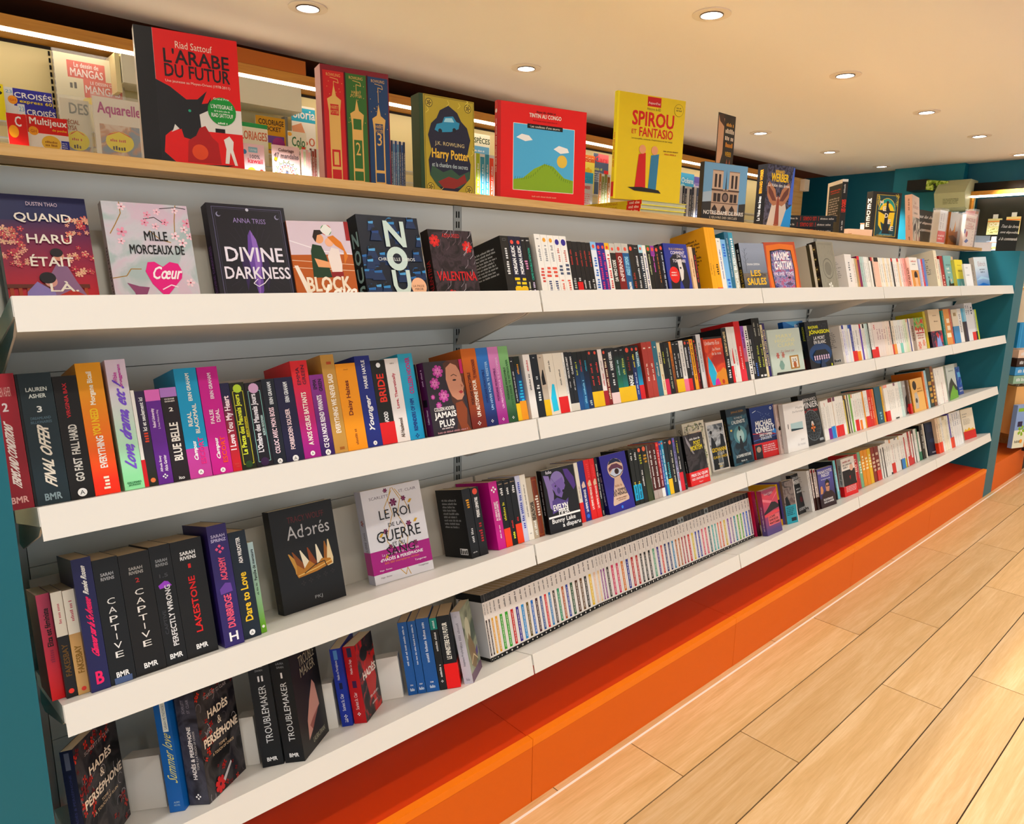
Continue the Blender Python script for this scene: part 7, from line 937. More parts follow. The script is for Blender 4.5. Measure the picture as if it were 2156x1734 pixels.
def art_chaos(A, L): art_hp(A, 4); A.flower(.3, .08, .12, 'c81c20', '4a0c30', 7); A.poly([(.38, .1), (.62, .2), (.64, .18), (.42, .07)], 'c0b8b8'); L.rect(0, 0, 1, 1, 'n:2a2a34:50505c:3c3c48:16'); L.text('HADÈS & PERSÉPHONE', .34, .22, .58, .68, 'f4f0f0', 90, bold=.02); L.text('TOME 4 | A TOUCH OF CHAOS', .66, .3, .8, .64, 'e0dcdc', 90); L.text('SCARLETT', .3, .8, .44, .92, 'a09cac', 90); L.text('ST. CLAIR', .56, .8, .7, .92, 'a09cac', 90); spine_items(L, [('x', 'ffffff', .07, .3)])
def art_trouble2(A, L): A.rect(0, 0, 1, 1, '12161c'); A.text('TROUBLEMAKER', .36, .22, .7, .76, 'd8dce0', 90); A.text('II', .4, .8, .64, .85, 'e8e8ec', bold=.01); A.text('LAURA', .3, .93, .7, .95, '9aa0a8'); A.text('SWAN', .32, .895, .68, .915, '9aa0a8'); A.text('BMR', .26, .05, .74, .085, 'f0f0f0', bold=.012)
def art_trouble1(A, L):
    A.rect(0, 0, 1, 1, '1c1a18'); A.poly([(.26, .12), (.3, .3), (.46, .46), (.66, .62), (.74, .56), (.8, .34), (.6, .28), (.44, .18)], 'b8857a'); A.poly([(.36, .24), (.5, .28), (.78, .34), (.6, .26), (.44, .18)], '8a5a52'); A.text('TROUBLE', .3, .82, .9, .92, '98907c'); A.text('MAKER', .3, .72, .86, .81, '98907c'); A.text('LAURA SWAN', .4, .06, .86, .11, 'a8a48c'); L.rect(0, 0, 1, 1, '12161c')
    L.text('TROUBLEMAKER', .36, .2, .68, .76, 'd8dce0', 90); L.text('I', .46, .8, .54, .85, 'e8e8ec', bold=.01); L.text('LAURA', .3, .93, .7, .95, '9aa0a8'); L.text('SWAN', .32, .895, .68, .915, '9aa0a8'); L.text('BMR', .26, .05, .74, .085, 'f0f0f0', bold=.012)
def art_bluesm(A, L): A.rect(0, 0, 1, 1, '1c3c9c'); A.rect(.3, .86, .66, .98, '5a88c8'); A.text('Hadès et Perséphone', .3, .6, .6, .85, 'e8ecf4', 90); A.rect(.36, .48, .66, .56, '101c50'); A.text('Scarlett St. Clair', .3, .2, .6, .42, 'f0f0f4', 90); spine_items(A, [('x', 'ffffff', .13, .35)]); A.text('78', .36, .05, .66, .1, 'f0f0f0')
def art_redsaga(A, L): A.rect(0, 0, 1, 1, 'n:1c1818:3a3434:c82018:24'); A.poly([(.4, .2), (.3, .5), (.5, .8), (.8, .7), (.9, .4), (.7, .2)], 'b01c14'); A.ell(.4, .82, .2, '282420', rv=.1); A.text('HADÈS', .18, .5, .92, .62, 'f0e4d8', bold=.02); A.marks(.4, .22, .9, .25, 'c8c0b8', 0); A.marks(.45, .12, .75, .15, 'c8c0b8', 0); L.rect(0, 0, 1, 1, 'b81420'); L.rect(.3, .86, .66, .98, '3c3454'); L.text('Hadès La Saga', .32, .64, .58, .83, 'f4e8e8', 90); L.rect(.34, .46, .68, .55, '4a1c50'); L.text('Scarlett St. Clair', .32, .18, .58, .4, 'f4e8e8', 90); spine_items(L, [('x', 'ffffff', .12, .3)])
def art_lavfolio(A, L): A.rect(0, 0, 1, 1, 'n:4a5a50:98a088:6a7468:12'); A.ell(.4, .68, .22, 'b8b8a0', rv=.16); A.poly([(.2, .5), (.4, .62), (.7, .4), (.8, .2), (.5, .1), (.2, .2)], '7a6c54'); A.poly([(.7, .3), (.95, .36), (.9, .24), (.75, .22)], '5a4880'); A.line([(.2, .22), (.5, .3), (.8, .18)], .003, 'd8c8a0'); A.rect(0, 0, 1, .12, '6a5468'); L.rect(0, 0, 1, 1, 'c0c0d0'); L.marks(.36, .5, .62, .84, '8a8a9c', 90, 4); L.text('Stéphane Przybylski', .3, .24, .6, .52, '383848', 90); L.text('folio', .3, .04, .7, .08, '606070'); L.text('52', .4, .92, .6, .94, '808090')
def art_summer(A, L): A.rect(0, 0, 1, 1, '1566ae'); A.rect(.42, .7, .78, .96, 'e8f0e8'); A.text('SARAH MLYNOWSKI', .52, .72, .72, .94, '3a5a7a', 90); A.text('Summer love', .22, .24, .84, .66, 'e0dc78', 90, shear=.15); A.text('ALBIN', .36, .075, .74, .09, 'a8c8d8'); A.text('MICHEL', .36, .05, .76, .065, 'a8c8d8')
def art_dame(A, L): A.rect(0, 0, 1, 1, 'g:5a4a78:d84c60:.17'); A.poly([(0, .95), (.5, .84), (1, .98), (1, 1), (0, 1)], 'a04868'); A.poly([(0, .82), (.6, .72), (1, .9), (1, .86), (.5, .68), (0, .76)], 'e87888'); A.poly([(0, .5), (.3, .6), (.55, .7), (.8, .68), (1, .6), (1, .54), (.6, .52), (0, .46)], '28222c'); A.poly([(0, .46), (.6, .5), (1, .5), (1, .44), (0, .4)], 'e0505c'); A.rect(.2, .2, .94, .42, 'e06a70'); A.text('LA DAME', .26, .36, .66, .41, '401828', bold=.006); A.text('BLANCHE DES', .26, .29, .84, .34, '401828', bold=.006); A.text("MONTS D'ARREE", .26, .22, .9, .27, '401828', bold=.006); A.text('Daniel CARIO', .14, .88, .7, .93, 'f0d8dc'); L.rect(0, 0, 1, 1, 'g:5a4a78:a83860:.17'); L.marks(.4, .1, .6, .64, 'e8c8d8', 90)
def art_rock(A, L): A.rect(0, .4, 1, 1, 'n:4a4040:8a7c78:6a5c5a:30'); A.poly([(.1, .36), (.1, .6), (.3, .64), (.5, .42), (.4, .36)], '0c0c0e'); A.rect(0, 0, 1, .42, '2a94a8'); A.para(.1, .18, .8, .38, '104050', 5); A.rect(.4, .05, .84, .13, '1c2c34'); A.rect(.94, 0, 1, 1, 'e8e0d8')
def art_werber(A, L): A.rect(0, 0, 1, 1, '1c1e22'); A.text('BERNARD', .2, .86, .9, .93, 'c8ccd0'); A.text('WERBER', .2, .74, .96, .84, 'e8e8e8', bold=.006); A.marks(.3, .6, .8, .64, 'c8ccd0', 0); A.marks(.3, .52, .9, .57, 'c8ccd0', 0); A.ell(.6, .34, .16, '5a1820'); A.text('XXIEME', .1, .08, .8, .15, 'd8d8d8')
def art_shades(A, L): A.rect(0, 0, 1, 1, 'g:302038:5a58a0:.15'); A.text('PANAYOTIS', .06, .86, .94, .94, 'f4f4f8', bold=.008); A.text('PASCOT', .24, .77, .78, .85, 'f4f4f8', bold=.008); A.marks(.2, .7, .8, .73, 'c8c8e0', 0); A.poly([(.1, .14), (.14, .32), (.36, .4), (.5, .42), (.8, .38), (.96, .28), (1, .14)], '3a1c1c'); A.poly([(.44, .4), (.42, .52), (.48, .6), (.62, .6), (.68, .5), (.62, .38)], 'c88c70'); A.poly([(.42, .52), (.42, .64), (.56, .7), (.7, .64), (.7, .52), (.64, .6), (.48, .6)], '18141a'); A.rect(.46, .51, .56, .545, '101014'); A.rect(.58, .51, .68, .545, '101014'); A.poly([(.06, .36), (.1, .54), (.2, .56), (.26, .44), (.2, .36)], 'd89468'); A.rect(0, 0, 1, .24, '38181c'); A.text('PLUS ETRANGE', .2, .17, .8, .22, 'f4f0f0', bold=.008); A.text('QUE LA LUMIERE', .2, .1, .84, .15, 'f4f0f0', bold=.008); L.rect(0, 0, 1, 1, '3a2028'); L.rect(.3, .3, .7, .95, 'd8ccc8')
def art_blackd(A, L): A.rect(0, 0, 1, 1, 'ece4dc'); A.rect(.02, .24, .98, .68, '1c1618'); A.ell(.72, .72, .13, 'e0b098', rv=.09); A.poly([(.3, .2), (.34, .5), (.6, .62), (.9, .56), (1, .3), (1, .2)], '201418'); A.poly([(.5, .5), (.56, .4), (.6, .52)], 'a01c20'); A.marks(.12, .88, .7, .93, 'a03038', 0); A.marks(.12, .8, .8, .85, '707070', 0); A.marks(.12, .73, .5, .78, '707070', 0); L.rect(0, 0, 1, 1, 'b8b4b4'); L.marks(.3, .32, .7, .86, '505054', 90)
def art_navyb(A, L): A.rect(0, 0, 1, 1, '16213c'); A.rect(.2, .7, .8, .92, '243050'); A.ell(.5, .44, .25, '283858', rv=.06); A.text('POINTS', .36, .06, .7, .1, 'e8e8f0')
def art_sunred(A, L): A.rect(0, 0, 1, 1, 'efe6d0'); A.marks(.1, .82, .5, .86, '808078', 0); A.marks(.1, .74, .4, .78, '808078', 0); A.para(.1, .48, .7, .68, 'a09c90', 5); A.poly([(0, .24), (.2, .36), (.3, .3), (.5, .38), (.6, .3), (.8, .34), (1, .24)], 'f0b820'); A.rect(0, 0, 1, .27, 'd81c18')
def art_plain(A, L): pass
FACE = {   # key: (name, colour, label, art, band, pages)
 'arabe': ('comic_album', 'e0d8d0', 'tall red and black comic album with a black bull, largest on the oak top board', art_arabe, None),
 'boxset': ('book_box_set', '7a1426', 'boxed set of three spines in red, green and blue with gold towers', art_boxset, None),
 'gold': ('hardcover_book', '2c4a24', 'gold and dark blue hardcover with a blue flying car, on the oak top board', art_gold, None),
 'congo': ('comic_album', 'c8140c', 'wide red comic album with sky and green hill picture, on the oak top board', art_congo, None),
 'yellow': ('comic_album', 'f0d810', 'tall yellow comic album with red title standing on a yellow stack', art_yellow, None),
 'cathedral': ('photo_book', '3a3632', 'book with a twin-towered stone cathedral against blue sky on its cover', art_cathedral, None),
 'angel': ('thick_novel', '1c1c20', 'thick novel with a winged figure and yellow lettering, on the oak top board', art_angel, None),
 'ogres': ('thick_novel', 'f0ece8', 'dark grey novel with orange spine title standing behind a flat stack', art_ogres, None),
 'medee': ('thick_novel', '23221e', 'black novel with a robed figure before a yellow crescent, on the top board', art_medee, None),
 'pinkthick': ('thick_novel', 'e8c4b4', 'very thick pale pink novel beside the chalkboard sign', art_pink, None),
 'haru': ('large_paperback', '20285c', 'paperback with two seated youths, red sky and blossom, leftmost on the top shelf', art_haru, None),
 'mille': ('large_paperback', 'b0a8a4', 'pale grey paperback with cherry blossom and a pink broken heart', art_mille, None),
 'divine': ('large_paperback', '1d1428', 'black paperback with a purple crystal and thin silver lettering', art_divine, None),
 'block': ('large_paperback', 'b4601c', 'orange and lilac paperback showing an embracing couple under a volleyball', art_block, None),
 'nous': ('large_paperback', '10161e', 'dark blue paperback crowded with blue heads and big pale letters', art_nous, None),
 'valen': ('paperback', '1c0e12', 'dark paperback with red flowers and red title, right of the blue crowd cover', art_valen, None),
 'mari': ('paperback', '2c3e94', 'blue paperback with a dark-haired woman and a round red sticker', art_mari, None),
 'saules': ('paperback', '161616', 'grey misty paperback with yellow capital title, left of the television cover', art_saules, None),
 'prime': ('large_paperback', 'b0502c', 'orange paperback shaped like an old television screen with white lettering', art_prime, None),
 'ornate': ('hardcover_book', '8c887a', 'thick grey hardcover with an embossed oval and ornate dark spine', art_ornate, None),
 'ornback': ('hardcover_book', 'b8aa94', 'beige-edged hardcover just left of the thick grey embossed one', art_ornback, None),
 'portr': ('paperback', 'f0ece4', 'white paperback with a dark-haired head on orange and red foot band', art_portr, None),
 'lait': ('paperback', '7ab0b0', 'pale teal paperback with black figures, near the right end of the top shelf', art_lait, None),
 'yeltea': ('paperback', 'd8cc60', 'yellow and teal paperback, front facing, near the right end of the top shelf', art_yeltea, None),
 'whsm': ('slim_booklet', 'eef0f2', 'small plain white booklet standing front out near the top shelf end', art_whsm, None),
 'eldr': ('large_paperback', 'd8dce0', 'white-to-blue seascape book, last on the right of the top shelf', art_eldr, None),
 'jamais': ('paperback', '38303a', 'paperback with a woman in profile and magenta flowers, white title', art_jamais, None),
 'eco': ('paperback', 'c03c1c', 'orange-red paperback with a cyan swirl, second white shelf', art_eco, None),
 'vase': ('large_paperback', 'c4d0c4', 'pale green paperback with a glass vase and gilt frame', art_vase, None),
 'niel': ('large_paperback', '2060a8', 'blue paperback with red band half hidden behind the pale green vase cover', art_niel, None),
 'snow': ('paperback', '16202a', 'night-blue paperback with a lit house and yellow author lettering', art_snow, None),
 'strawb': ('paperback', 'e8d4c4', 'cream paperback with strawberries and leaves, far end of the second shelf', art_strawb, None),
 'lowry': ('large_paperback', 'e0c8a0', 'beige paperback with a dark blue and red picture foot, second shelf', art_lowry, None),
 'crown': ('large_paperback', '141416', 'large black paperback with a golden crown, alone on the third white shelf', art_crown, None),
 'roi': ('large_paperback', 'd4d4dc', 'white paperback with thorny golden vines and a wide magenta band', art_roi, ('a8107c', .245, .10)),
 'bunny': ('paperback', '161418', 'black paperback with a purple stuffed rabbit and white lettering', art_bunny, None),
 'keyhole': ('paperback', '2a2478', 'blue-violet paperback with an eye seen through a keyhole', art_keyhole, None),
 'mortem': ('paperback', '1a181c', 'dark paperback with yellow title and broad red prize band', art_mortem, ('e01c1c', .27, 0)),
 'foliage': ('large_paperback', 'e0d8c0', 'cream book with leafy border, half hidden behind the yellow-titled dark one', art_foliage, None),
 'noir': ('paperback', 'ece6dc', 'white-framed black and white photo paperback with yellow lettering', art_noir, None),
 'alien': ('large_paperback', '142028', 'dark blue-green paperback with a cloaked figure in mist', art_alien, None),
 'doubt': ('large_paperback', '18284c', 'navy thriller with bold white lettering and red lower band', art_doubt, ('d81c20', .3, 0)),
 'whitec': ('large_paperback', 'ece8e4', 'plain white paperback with a small seascape strip, in front of the black mandala', art_whitec, None),
 'mandala': ('large_paperback', '181c20', 'black novel with a round grey mandala, behind the plain white one', art_mandala, None),
 'greyb': ('paperback', 'a8a4a0', 'narrow grey photo-cover paperback, third shelf, before the amber one', art_greyb, None),
 'amber': ('paperback', 'eab468', 'amber-yellow paperback facing out on the third white shelf', art_amber, None),
 'kite': ('large_paperback', 'b8c8b8', 'white and green landscape paperback near the right end of third shelf', art_kite, None),
 'rain': ('paperback', '2458b0', 'bright blue streaked paperback, last on the right of the third shelf', art_rain, None),
 'ruin': ('large_paperback', '141c3c', 'dark smoky novel with red petals, at the bottom left corner of the shelf', art_ruin, None),
 'chaos': ('large_paperback', '34343e', 'dark smoky novel with red petals and grey spine, beside the bright blue spine', art_chaos, None),
 'trouble2': ('large_paperback', '12161c', 'black volume two with serif spine title, left of its matching volume one', art_trouble2, None),
 'trouble1': ('large_paperback', '161616', 'black volume one turned to show a bare shoulder on its cover', art_trouble1, None),
 'bluesm': ('paperback', '1c3c9c', 'royal blue pocket spine left of the red one, lowest shelf', art_bluesm, None),
 'redsaga': ('paperback', 'a81420', 'red-spined pocket book with black and red cover, lowest shelf', art_redsaga, None),
 'lavfolio': ('paperback', 'b8b8c4', 'lavender-spined pocket book with a mossy painted cover, before the series row', art_lavfolio, None),
 'summer': ('large_paperback', '1566ae', 'bright blue spine with pale yellow handwriting title, lowest shelf', art_summer, None),
 'dame': ('paperback', 'a84060', 'sunset pink and purple paperback with black hill, right after the series', art_dame, None),
 'rock': ('paperback', '8a7c78', 'book with grey rock above a teal text panel, lowest shelf', art_rock, None),
 'werber': ('paperback', '1c1e22', 'black paperback with grey capitals behind the rock-and-teal one', art_werber, None),
 'shades': ('paperback', '3a2838', 'violet and brown paperback with a man in sunglasses raising a hand', art_shades, None),
 'blackd': ('paperback', 'e0d8d0', 'white paperback with a black-clad person and red lower band', art_blackd, ('e01c20', .27, 0)),
 'navyb': ('large_paperback', '16213c', 'plain navy paperback facing out, right part of the lowest shelf', art_navyb, None),
 'sunred': ('large_paperback', 'efe6d0', 'cream paperback with yellow flames and red foot, right end of lowest shelf', art_sunred, None),
}
SKIP = ('riser1', 'riser2', 'riser3', 'riser4', 'serfirst')
GRPF = {0: 'face-out books on the top white shelf', 1: 'face-out books on the second white shelf', 2: 'face-out books on the third white shelf', 3: 'face-out books on the lowest white shelf', 4: 'books standing on the oak top board'}
for key, (k, X, s, a, W_, T_, H_, ln) in F.items():
    if key in SKIP: continue
    nm, c, lab, fn, bd = FACE[key][:5]
    X, s, a, W_, T_, H_ = FIX.get(key, lambda *q: q)(X, s, a, W_, T_, H_)
    front = key in ('trouble2', 'bluesm', 'summer', 'ogres')
    if key == 'boxset': T_ = .04
    root, A, Lf, mb = book(nm, frame_mat(k, X, s, a, ln, PILE if key == 'yellow' else 0), W_, T_, H_, c, 'front' if front or key in ('boxset',) else 'left', 'eadfc8' if k != 0 else 'e0d4bc', rough=.3, hard=nm in ('comic_album', 'hardcover_book') and key != 'ornback')
    fn(A, Lf)
    mb.build(root)
    if bd: band(root, W_, T_, H_, bd[0], bd[1], bd[2] * H_)
    if key == 'roi':
        t = MB(); A2 = Art(t, (0, -.0006, .1 * H_), (W_, 0, 0), (0, 0, .245 * H_), (0, -1, 0)); A2.text("La nouvelle série de l'autrice", .18, .72, .8, .84, 'f0d8e8'); A2.text("d'HADÈS & PERSÉPHONE", .14, .5, .86, .66, 'fcf4f8', bold=.008); A2.text('800 000 exemplaires vendus', .2, .34, .78, .46, 'f08050'); A2.text('Hugo · Roman', .1, .1, .3, .18, 'fcf4f8'); A2.text('Tengamay', .7, .16, .9, .26, 'fcf4f8'); t.build('band_printing', root)
    if key == 'mortem':
        t = MB(); A2 = Art(t, (0, -.0006, 0), (W_, 0, 0), (0, 0, .27 * H_), (0, -1, 0)); A2.text('PRIX DU QUAI', .08, .6, .92, .84, 'fcf0f0', bold=.012); A2.text('DES ORFEVRES 2025', .08, .38, .92, .54, 'fcf0f0', bold=.006); A2.text('Fayard', .42, .12, .6, .24, 'fcf0f0'); t.build('band_printing', root)
    if key in ('doubt', 'blackd'):
        t = MB(); A2 = Art(t, (0, -.0006, 0), (W_, 0, 0), (0, 0, .28 * H_), (0, -1, 0)); A2.para(.36 if key == 'doubt' else .14, .35, .96, .9, 'f8e0e0', 4)
        if key == 'doubt': A2.rect(.02, .02, .3, .98, '282c34'); A2.ell(.16, .66, .09, 'b89078', rv=.2)
        t.build('band_printing', root)
    tag(root, lab, 'book', GRPF[k])
for key in ('riser1', 'riser2', 'riser3', 'riser4'):
    k, X, s, a, W_, T_, H_, ln = F[key]; s = s + .012
    r = MB(); r.box(0, W_, 0, .035, 0, H_, mat('e8e4dc', .5, .85)); o = r.build('display_block'); o.matrix_world = frame_mat(k, X, s, a, 0)
    tag(o, 'white angled display block on the lowest shelf, %s from the left' % ORD[int(key[-1]) - 1], 'stand', 'white display blocks on the lowest shelf')
# ================================================================ other things on the oak board
ZT = .224 + Z0
def flat_book(name, X, Y, z, yaw, L, D, T, c, pages, artf=None, inv=False, side='front'):
    """lying book: spine length L along local x (front), D deep, T thick"""
    r = empty(name); Mx = Matrix.Rotation(yaw, 4, 'Z'); Mx.translation = Vector((X, Y, z)); r.matrix_world = Mx; m = mat(c, .35); t = .0012
    b = MB(); b.box(0, L, 0, D, 0, t, m); b.box(0, L, 0, D, T - t, T, m)
    if side == 'front': b.box(0, L, 0, t, t, T - t, m)
    else: b.box(0, t, 0, D, t, T - t, m)
    b.build('cover', r); p = MB(); q = .003
    if side == 'front': p.box(q, L - q, t, D - q, t, T - t, mat('pages:' + pages, .8))
    else: p.box(t, L - q, q, D - q, t, T - t, mat('pages:' + pages, .8))
    p.build('page_block', r)
    if artf:
        a = MB(); A = Art(a, (0, 0, 0), (L, 0, 0), (0, 0, T), (0, -1, 0)) if side == 'front' else Art(a, (0, D, 0), (0, -D, 0), (0, 0, T), (-1, 0, 0)); artf(A); a.build('printing', r)
    return r
def ogr(A): A.text('LES OGRES', .60, .8, .34, .2, 'e8401c', bold=.003); A.marks(.68, .35, .95, .65, 'c8c4c0', 0); A.marks(.04, .35, .24, .65, 'c8c4c0', 0); A.rect(.64, .15, .645, .85, 'e8401c'); A.rect(.28, .15, .285, .85, 'e8401c')
for i, lv in enumerate(('bottom', 'middle', 'top')):
    r = flat_book('thick_novel', 2.896 + (.004, -.003, .006)[i] * 2, .409 - .004 * i, ZT + .0004 + .0262 * i, -.73, .222, .14, .0258, '242628', 'f0e0d4', ogr)
    tag(r, 'dark grey novel lying flat with orange spine title, %s of the stack of three' % lv, 'book', 'flat stack of dark grey novels')
def spy(A): A.rect(.80, .0, 1, 1, 'd82018'); A.marks(.83, .2, .97, .8, 'f8e0d8', 0); A.text('SPIROU ET FANTASIO', .66, .82, .24, .2, 'c88018')
for i, lv in enumerate(('bottom', 'middle', 'top')):
    r = flat_book('comic_album', 1.657 + .006 * (2 - i) * -1, .226 + .002 * i, ZT + .0004 + .0136 * i, -.08, .215, .30, .0133, 'f0e00c', 'c8c8a8', spy, side='left')
    tag(r, 'yellow comic album lying flat under the standing yellow one, %s of three' % lv, 'book', 'flat stack of yellow comic albums')
for X, Y, z, yaw, L, D, T, lab in ((3.30, .29, 0, -.35, .15, .11, .036, 'cream page block of a book lying flat, left of the black crescent novel'), (3.24, .25, 0, -.3, .05, .09, .012, 'thin pale booklet lying flat beside the standing dark grey novel'), (3.86, .33, 0, -.1, .12, .15, .034, 'lower pale book lying flat between the black novel and pale pink one'), (3.865, .33, .0345, -.1, .11, .15, .03, 'rust-edged middle book lying flat beside the pale pink thick novel'), (3.86, .33, .065, -.1, .12, .15, .034, 'upper pale book lying flat beside the pale pink thick novel')):
    tag(flat_book('flat_book', X, Y, ZT + .0004 + z, yaw, L, D, T, 'f0ccb0' if 'rust' not in lab else 'a85020', 'f4d4bc', None), lab, 'book')
# leaning photo card
r = empty('advert_card'); r.matrix_world = Matrix.Translation((2.346, .42, ZT + .0005)); b = MB(); b.box(0, .122, 0, .002, 0, .425, mat('2a2420', .4)); b.build('card', r)
b = MB(); A = Art(b, (0, 0, 0), (.122, 0, 0), (0, 0, .425), (0, -1, 0)); A.poly([(.02, .5), (.02, .98), (.36, .96), (.34, .66), (.2, .55)], 'c89878'); A.poly([(.02, .98), (.3, 1), (.4, .88), (.3, .9), (.1, .93)], '4a3428'); A.marks(.48, .9, .95, .93, 'e0a040', 0); A.marks(.45, .84, .98, .88, 'f0e0c8', 0); A.marks(.45, .78, .98, .82, 'f0e0c8', 0); A.marks(.5, .72, .9, .76, 'e09030', 0); A.text('WERBER', .5, .64, .86, .68, 'e8b020'); A.poly([(.5, .5), (.62, .62), (.7, .54), (.8, .62), (.9, .5), (.7, .45)], '8a5a48'); A.poly([(0, .3), (.1, .5), (.5, .44), (.6, .3)], '16181c'); b.build('printing', r)
tag(r, 'tall narrow photo card with a smiling face, rising behind the cathedral book', 'sign')
# dark twin spine by the winged-figure novel
r_b, A, Lf, mb = book('thick_novel', frame_mat(4, 2.335, .345, -.1), .05, .13, .215, '1c1c20', 'front', 'e8dcc4'); A.text('BERNARD WERBER', .3, .52, .62, .92, 'd89818', 90); A.text('La Valse des âmes', .3, .12, .6, .48, 'e8e8e8', 90); mb.build(r_b)
tag(r_b, 'black-spined thick novel between the cathedral book and winged-figure novel', 'book', GRPF[4])
# right end of the board: sign, white and wrapped books
def board_thing(name, X0, X1, Y, H, T, c, lab, cat, fn, wrap=False, yaw=0, side=None, z=0):
    r = empty(name); Mx = Matrix.Rotation(yaw, 4, 'Z'); Mx.translation = Vector((X0, Y, ZT + .0005 + z)); r.matrix_world = Mx; W_ = X1 - X0
    if cat == 'book':
        b = MB(); m = mat(c, .35); b.box(0, W_, 0, .001, 0, H, m); b.box(0, W_, T - .001, T, 0, H, m); b.box(0, .001, .001, T - .001, 0, H, mat(side or c, .35)); b.build('cover', r); p = MB(); p.box(.001, W_ - .002, .001, T - .001, .001, H - .002, mat('pages:f0e4d4', .8)); p.build('page_block', r)
    else: b = MB(); b.box(0, W_, 0, T, 0, H, mat(c, .6)); b.build('board', r)
    a = MB(); A = Art(a, (0, 0, 0), (W_, 0, 0), (0, 0, H), (0, -1, 0)); fn(A); a.build('printing' if cat == 'book' else 'lettering', r)
    if wrap: q = MB(); q.box(-.003, W_ + .003, -.004, T + .003, 0, H + .012, mat('ffffff', .08, 1, 0, 0, .16)); q.build('plastic_wrap', r)
    return tag(r, lab, cat, GRPF[4] if cat == 'book' else None)
def chalk(A):
    for t, v, u0, u1 in (('Tous les livres', .78, .06, .97), ('sont disponibles', .6, .05, .99), ('à la commande', .42, .05, .98)): A.text(t, u0, v, u1, v + .09, 'f0f0ec', shear=.1)
board_thing('chalkboard_sign', 4.42, 4.79, .40, .208, .004, '1c2220', 'black chalkboard sign with white handwriting on the oak top board', 'sign', chalk)
def w1(A): A.rect(0, 0, 1, 1, 'dcdcde'); A.marks(.2, .48, .32, .92, '8a8a94', 90); A.marks(.5, .5, .6, .92, '8a8a94', 90); A.rect(0, .1, 1, .42, 'd8281c'); A.marks(.1, .26, .9, .32, 'f4e0dc', 0); A.marks(.1, .18, .7, .23, 'f4e0dc', 0)
def w2(A): A.rect(0, 0, 1, 1, 'a8aaa8'); A.poly([(0, .4), (.1, .56), (.3, .44), (.5, .5), (.62, .78), (.7, .44), (1, .48), (1, 0), (0, 0)], '8a5a14'); A.poly([(.54, .44), (.62, .76), (.68, .44)], 'd8902c'); A.poly([(0, .3), (.5, .34), (1, .24), (1, .1), (.4, .14)], '5a3c10')
def w3(A):
    A.rect(0, 0, 1, 1, 'ecd8cc'); A.text('ANCOLIE', .04, .8, .92, .9, 'b86058', bold=.008); A.text('SOUS', .3, .7, .62, .75, 'c04840'); A.text('5 PLAISIRS', .1, .62, .82, .68, 'c83830'); A.text('MANHATTAN', .1, .56, .82, .6, 'c83830'); A.ell(.26, .4, .09, 'c03038'); A.ell(.06, .48, .07, '3c48a8'); A.poly([(.1, .16), (.3, .26), (.5, .2), (.3, .12)], '3c5ca8')
    [A.ell(.8 + .05 * (i % 2), .1 + .1 * i, .02, '403838', n=6) for i in range(8)]
def w4(A): A.rect(0, 0, 1, 1, '8a2c18'); A.rect(0, .6, 1, .84, 'b8481c'); A.rect(0, 0, 1, .36, '48102c'); A.rect(0, .84, 1, 1, 'a06a48'); A.text('ITS', .3, .38, .98, .5, 'e8e0e8')
def w5(A): A.rect(0, 0, 1, 1, 'b8bcb8'); A.line([(.2, .9), (.4, .6), (.3, .3)], .002, 'e8ece8'); A.line([(.7, .95), (.6, .5), (.8, .1)], .002, 'dce0dc')
board_thing('paperback', 4.50, 4.63, .29, .200, .035, 'dcdcde', 'white paperback with a red band, right of the chalkboard sign', 'book', w1, True)
board_thing('paperback', 4.64, 4.80, .275, .197, .03, '8a5a14', 'paperback with an ochre castle picture on the oak top board', 'book', w2, False)
board_thing('wrapped_book', 4.81, 4.93, .29, .196, .02, 'b8bcb8', 'grey plastic-wrapped book between the castle and cream paperbacks', 'book', w5, True)
board_thing('large_paperback', 4.735, 4.935, .222, .187, .018, 'ecd8cc', 'cream paperback with red lettering and small doodles, on the oak top board', 'book', w3, True)
board_thing('large_paperback', 4.94, 5.008, .235, .22, .05, '8a2c18', 'rust and plum wrapped book, last on the right of the oak board', 'book', w4, True)
# ================================================================ magazine wall behind
LC = 'fff0d8'; cream = mat('ecdfa8', .4, .9)
WU = tag(empty('magazine_wall_unit', (0, 2.17, 0)), 'long cream magazine wall unit with oak fascia and warm strip light behind the bookcase', 'shelf')
def wp(nm, x0, x1, y0, y1, z0, z1, m, kind=None):
    b = MB(); b.box(x0, x1, y0 - 2.17, y1 - 2.17, z0 + Z0, z1 + Z0, m); o = b.build(nm, WU)
    if kind: o['kind'] = kind
    return o
wp('fascia', -1.5, 6.05, 2.0, 2.02, .857, .898, oak2); wp('soffit', -1.5, 6.27, 2.021, 2.168, .857, .868, oak2); wp('end_stile', 6.052, 6.27, 2.0, 2.02, -1.343, .9, oak); wp('end_stile', 6.25, 6.27, 2.021, 2.168, -1.343, .856, oak)
wp('led_strip', -1.5, 6.04, 2.003, 2.016, .8445, .8565, mat(LC, .5, 1, 8.0))
for j in range(-1, 7): wp('back_panel', j - .52 + .0, min(j + .478, 6.248), 2.17, 2.18, -1.343, .852, cream)
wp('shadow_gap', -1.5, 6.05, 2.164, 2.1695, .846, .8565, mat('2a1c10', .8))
for j in range(0, 6):
    b = MB(); z = .30
    while z < .83:
        for dx in (-.011, .003): b.box(j + .478 + dx, j + .478 + dx + .006, -.0045, -.0005, z + Z0, z + .016 + Z0, mat('101010', .9))
        z += .025
    o = b.build('rail_slot', WU); o['kind'] = 'stuff'
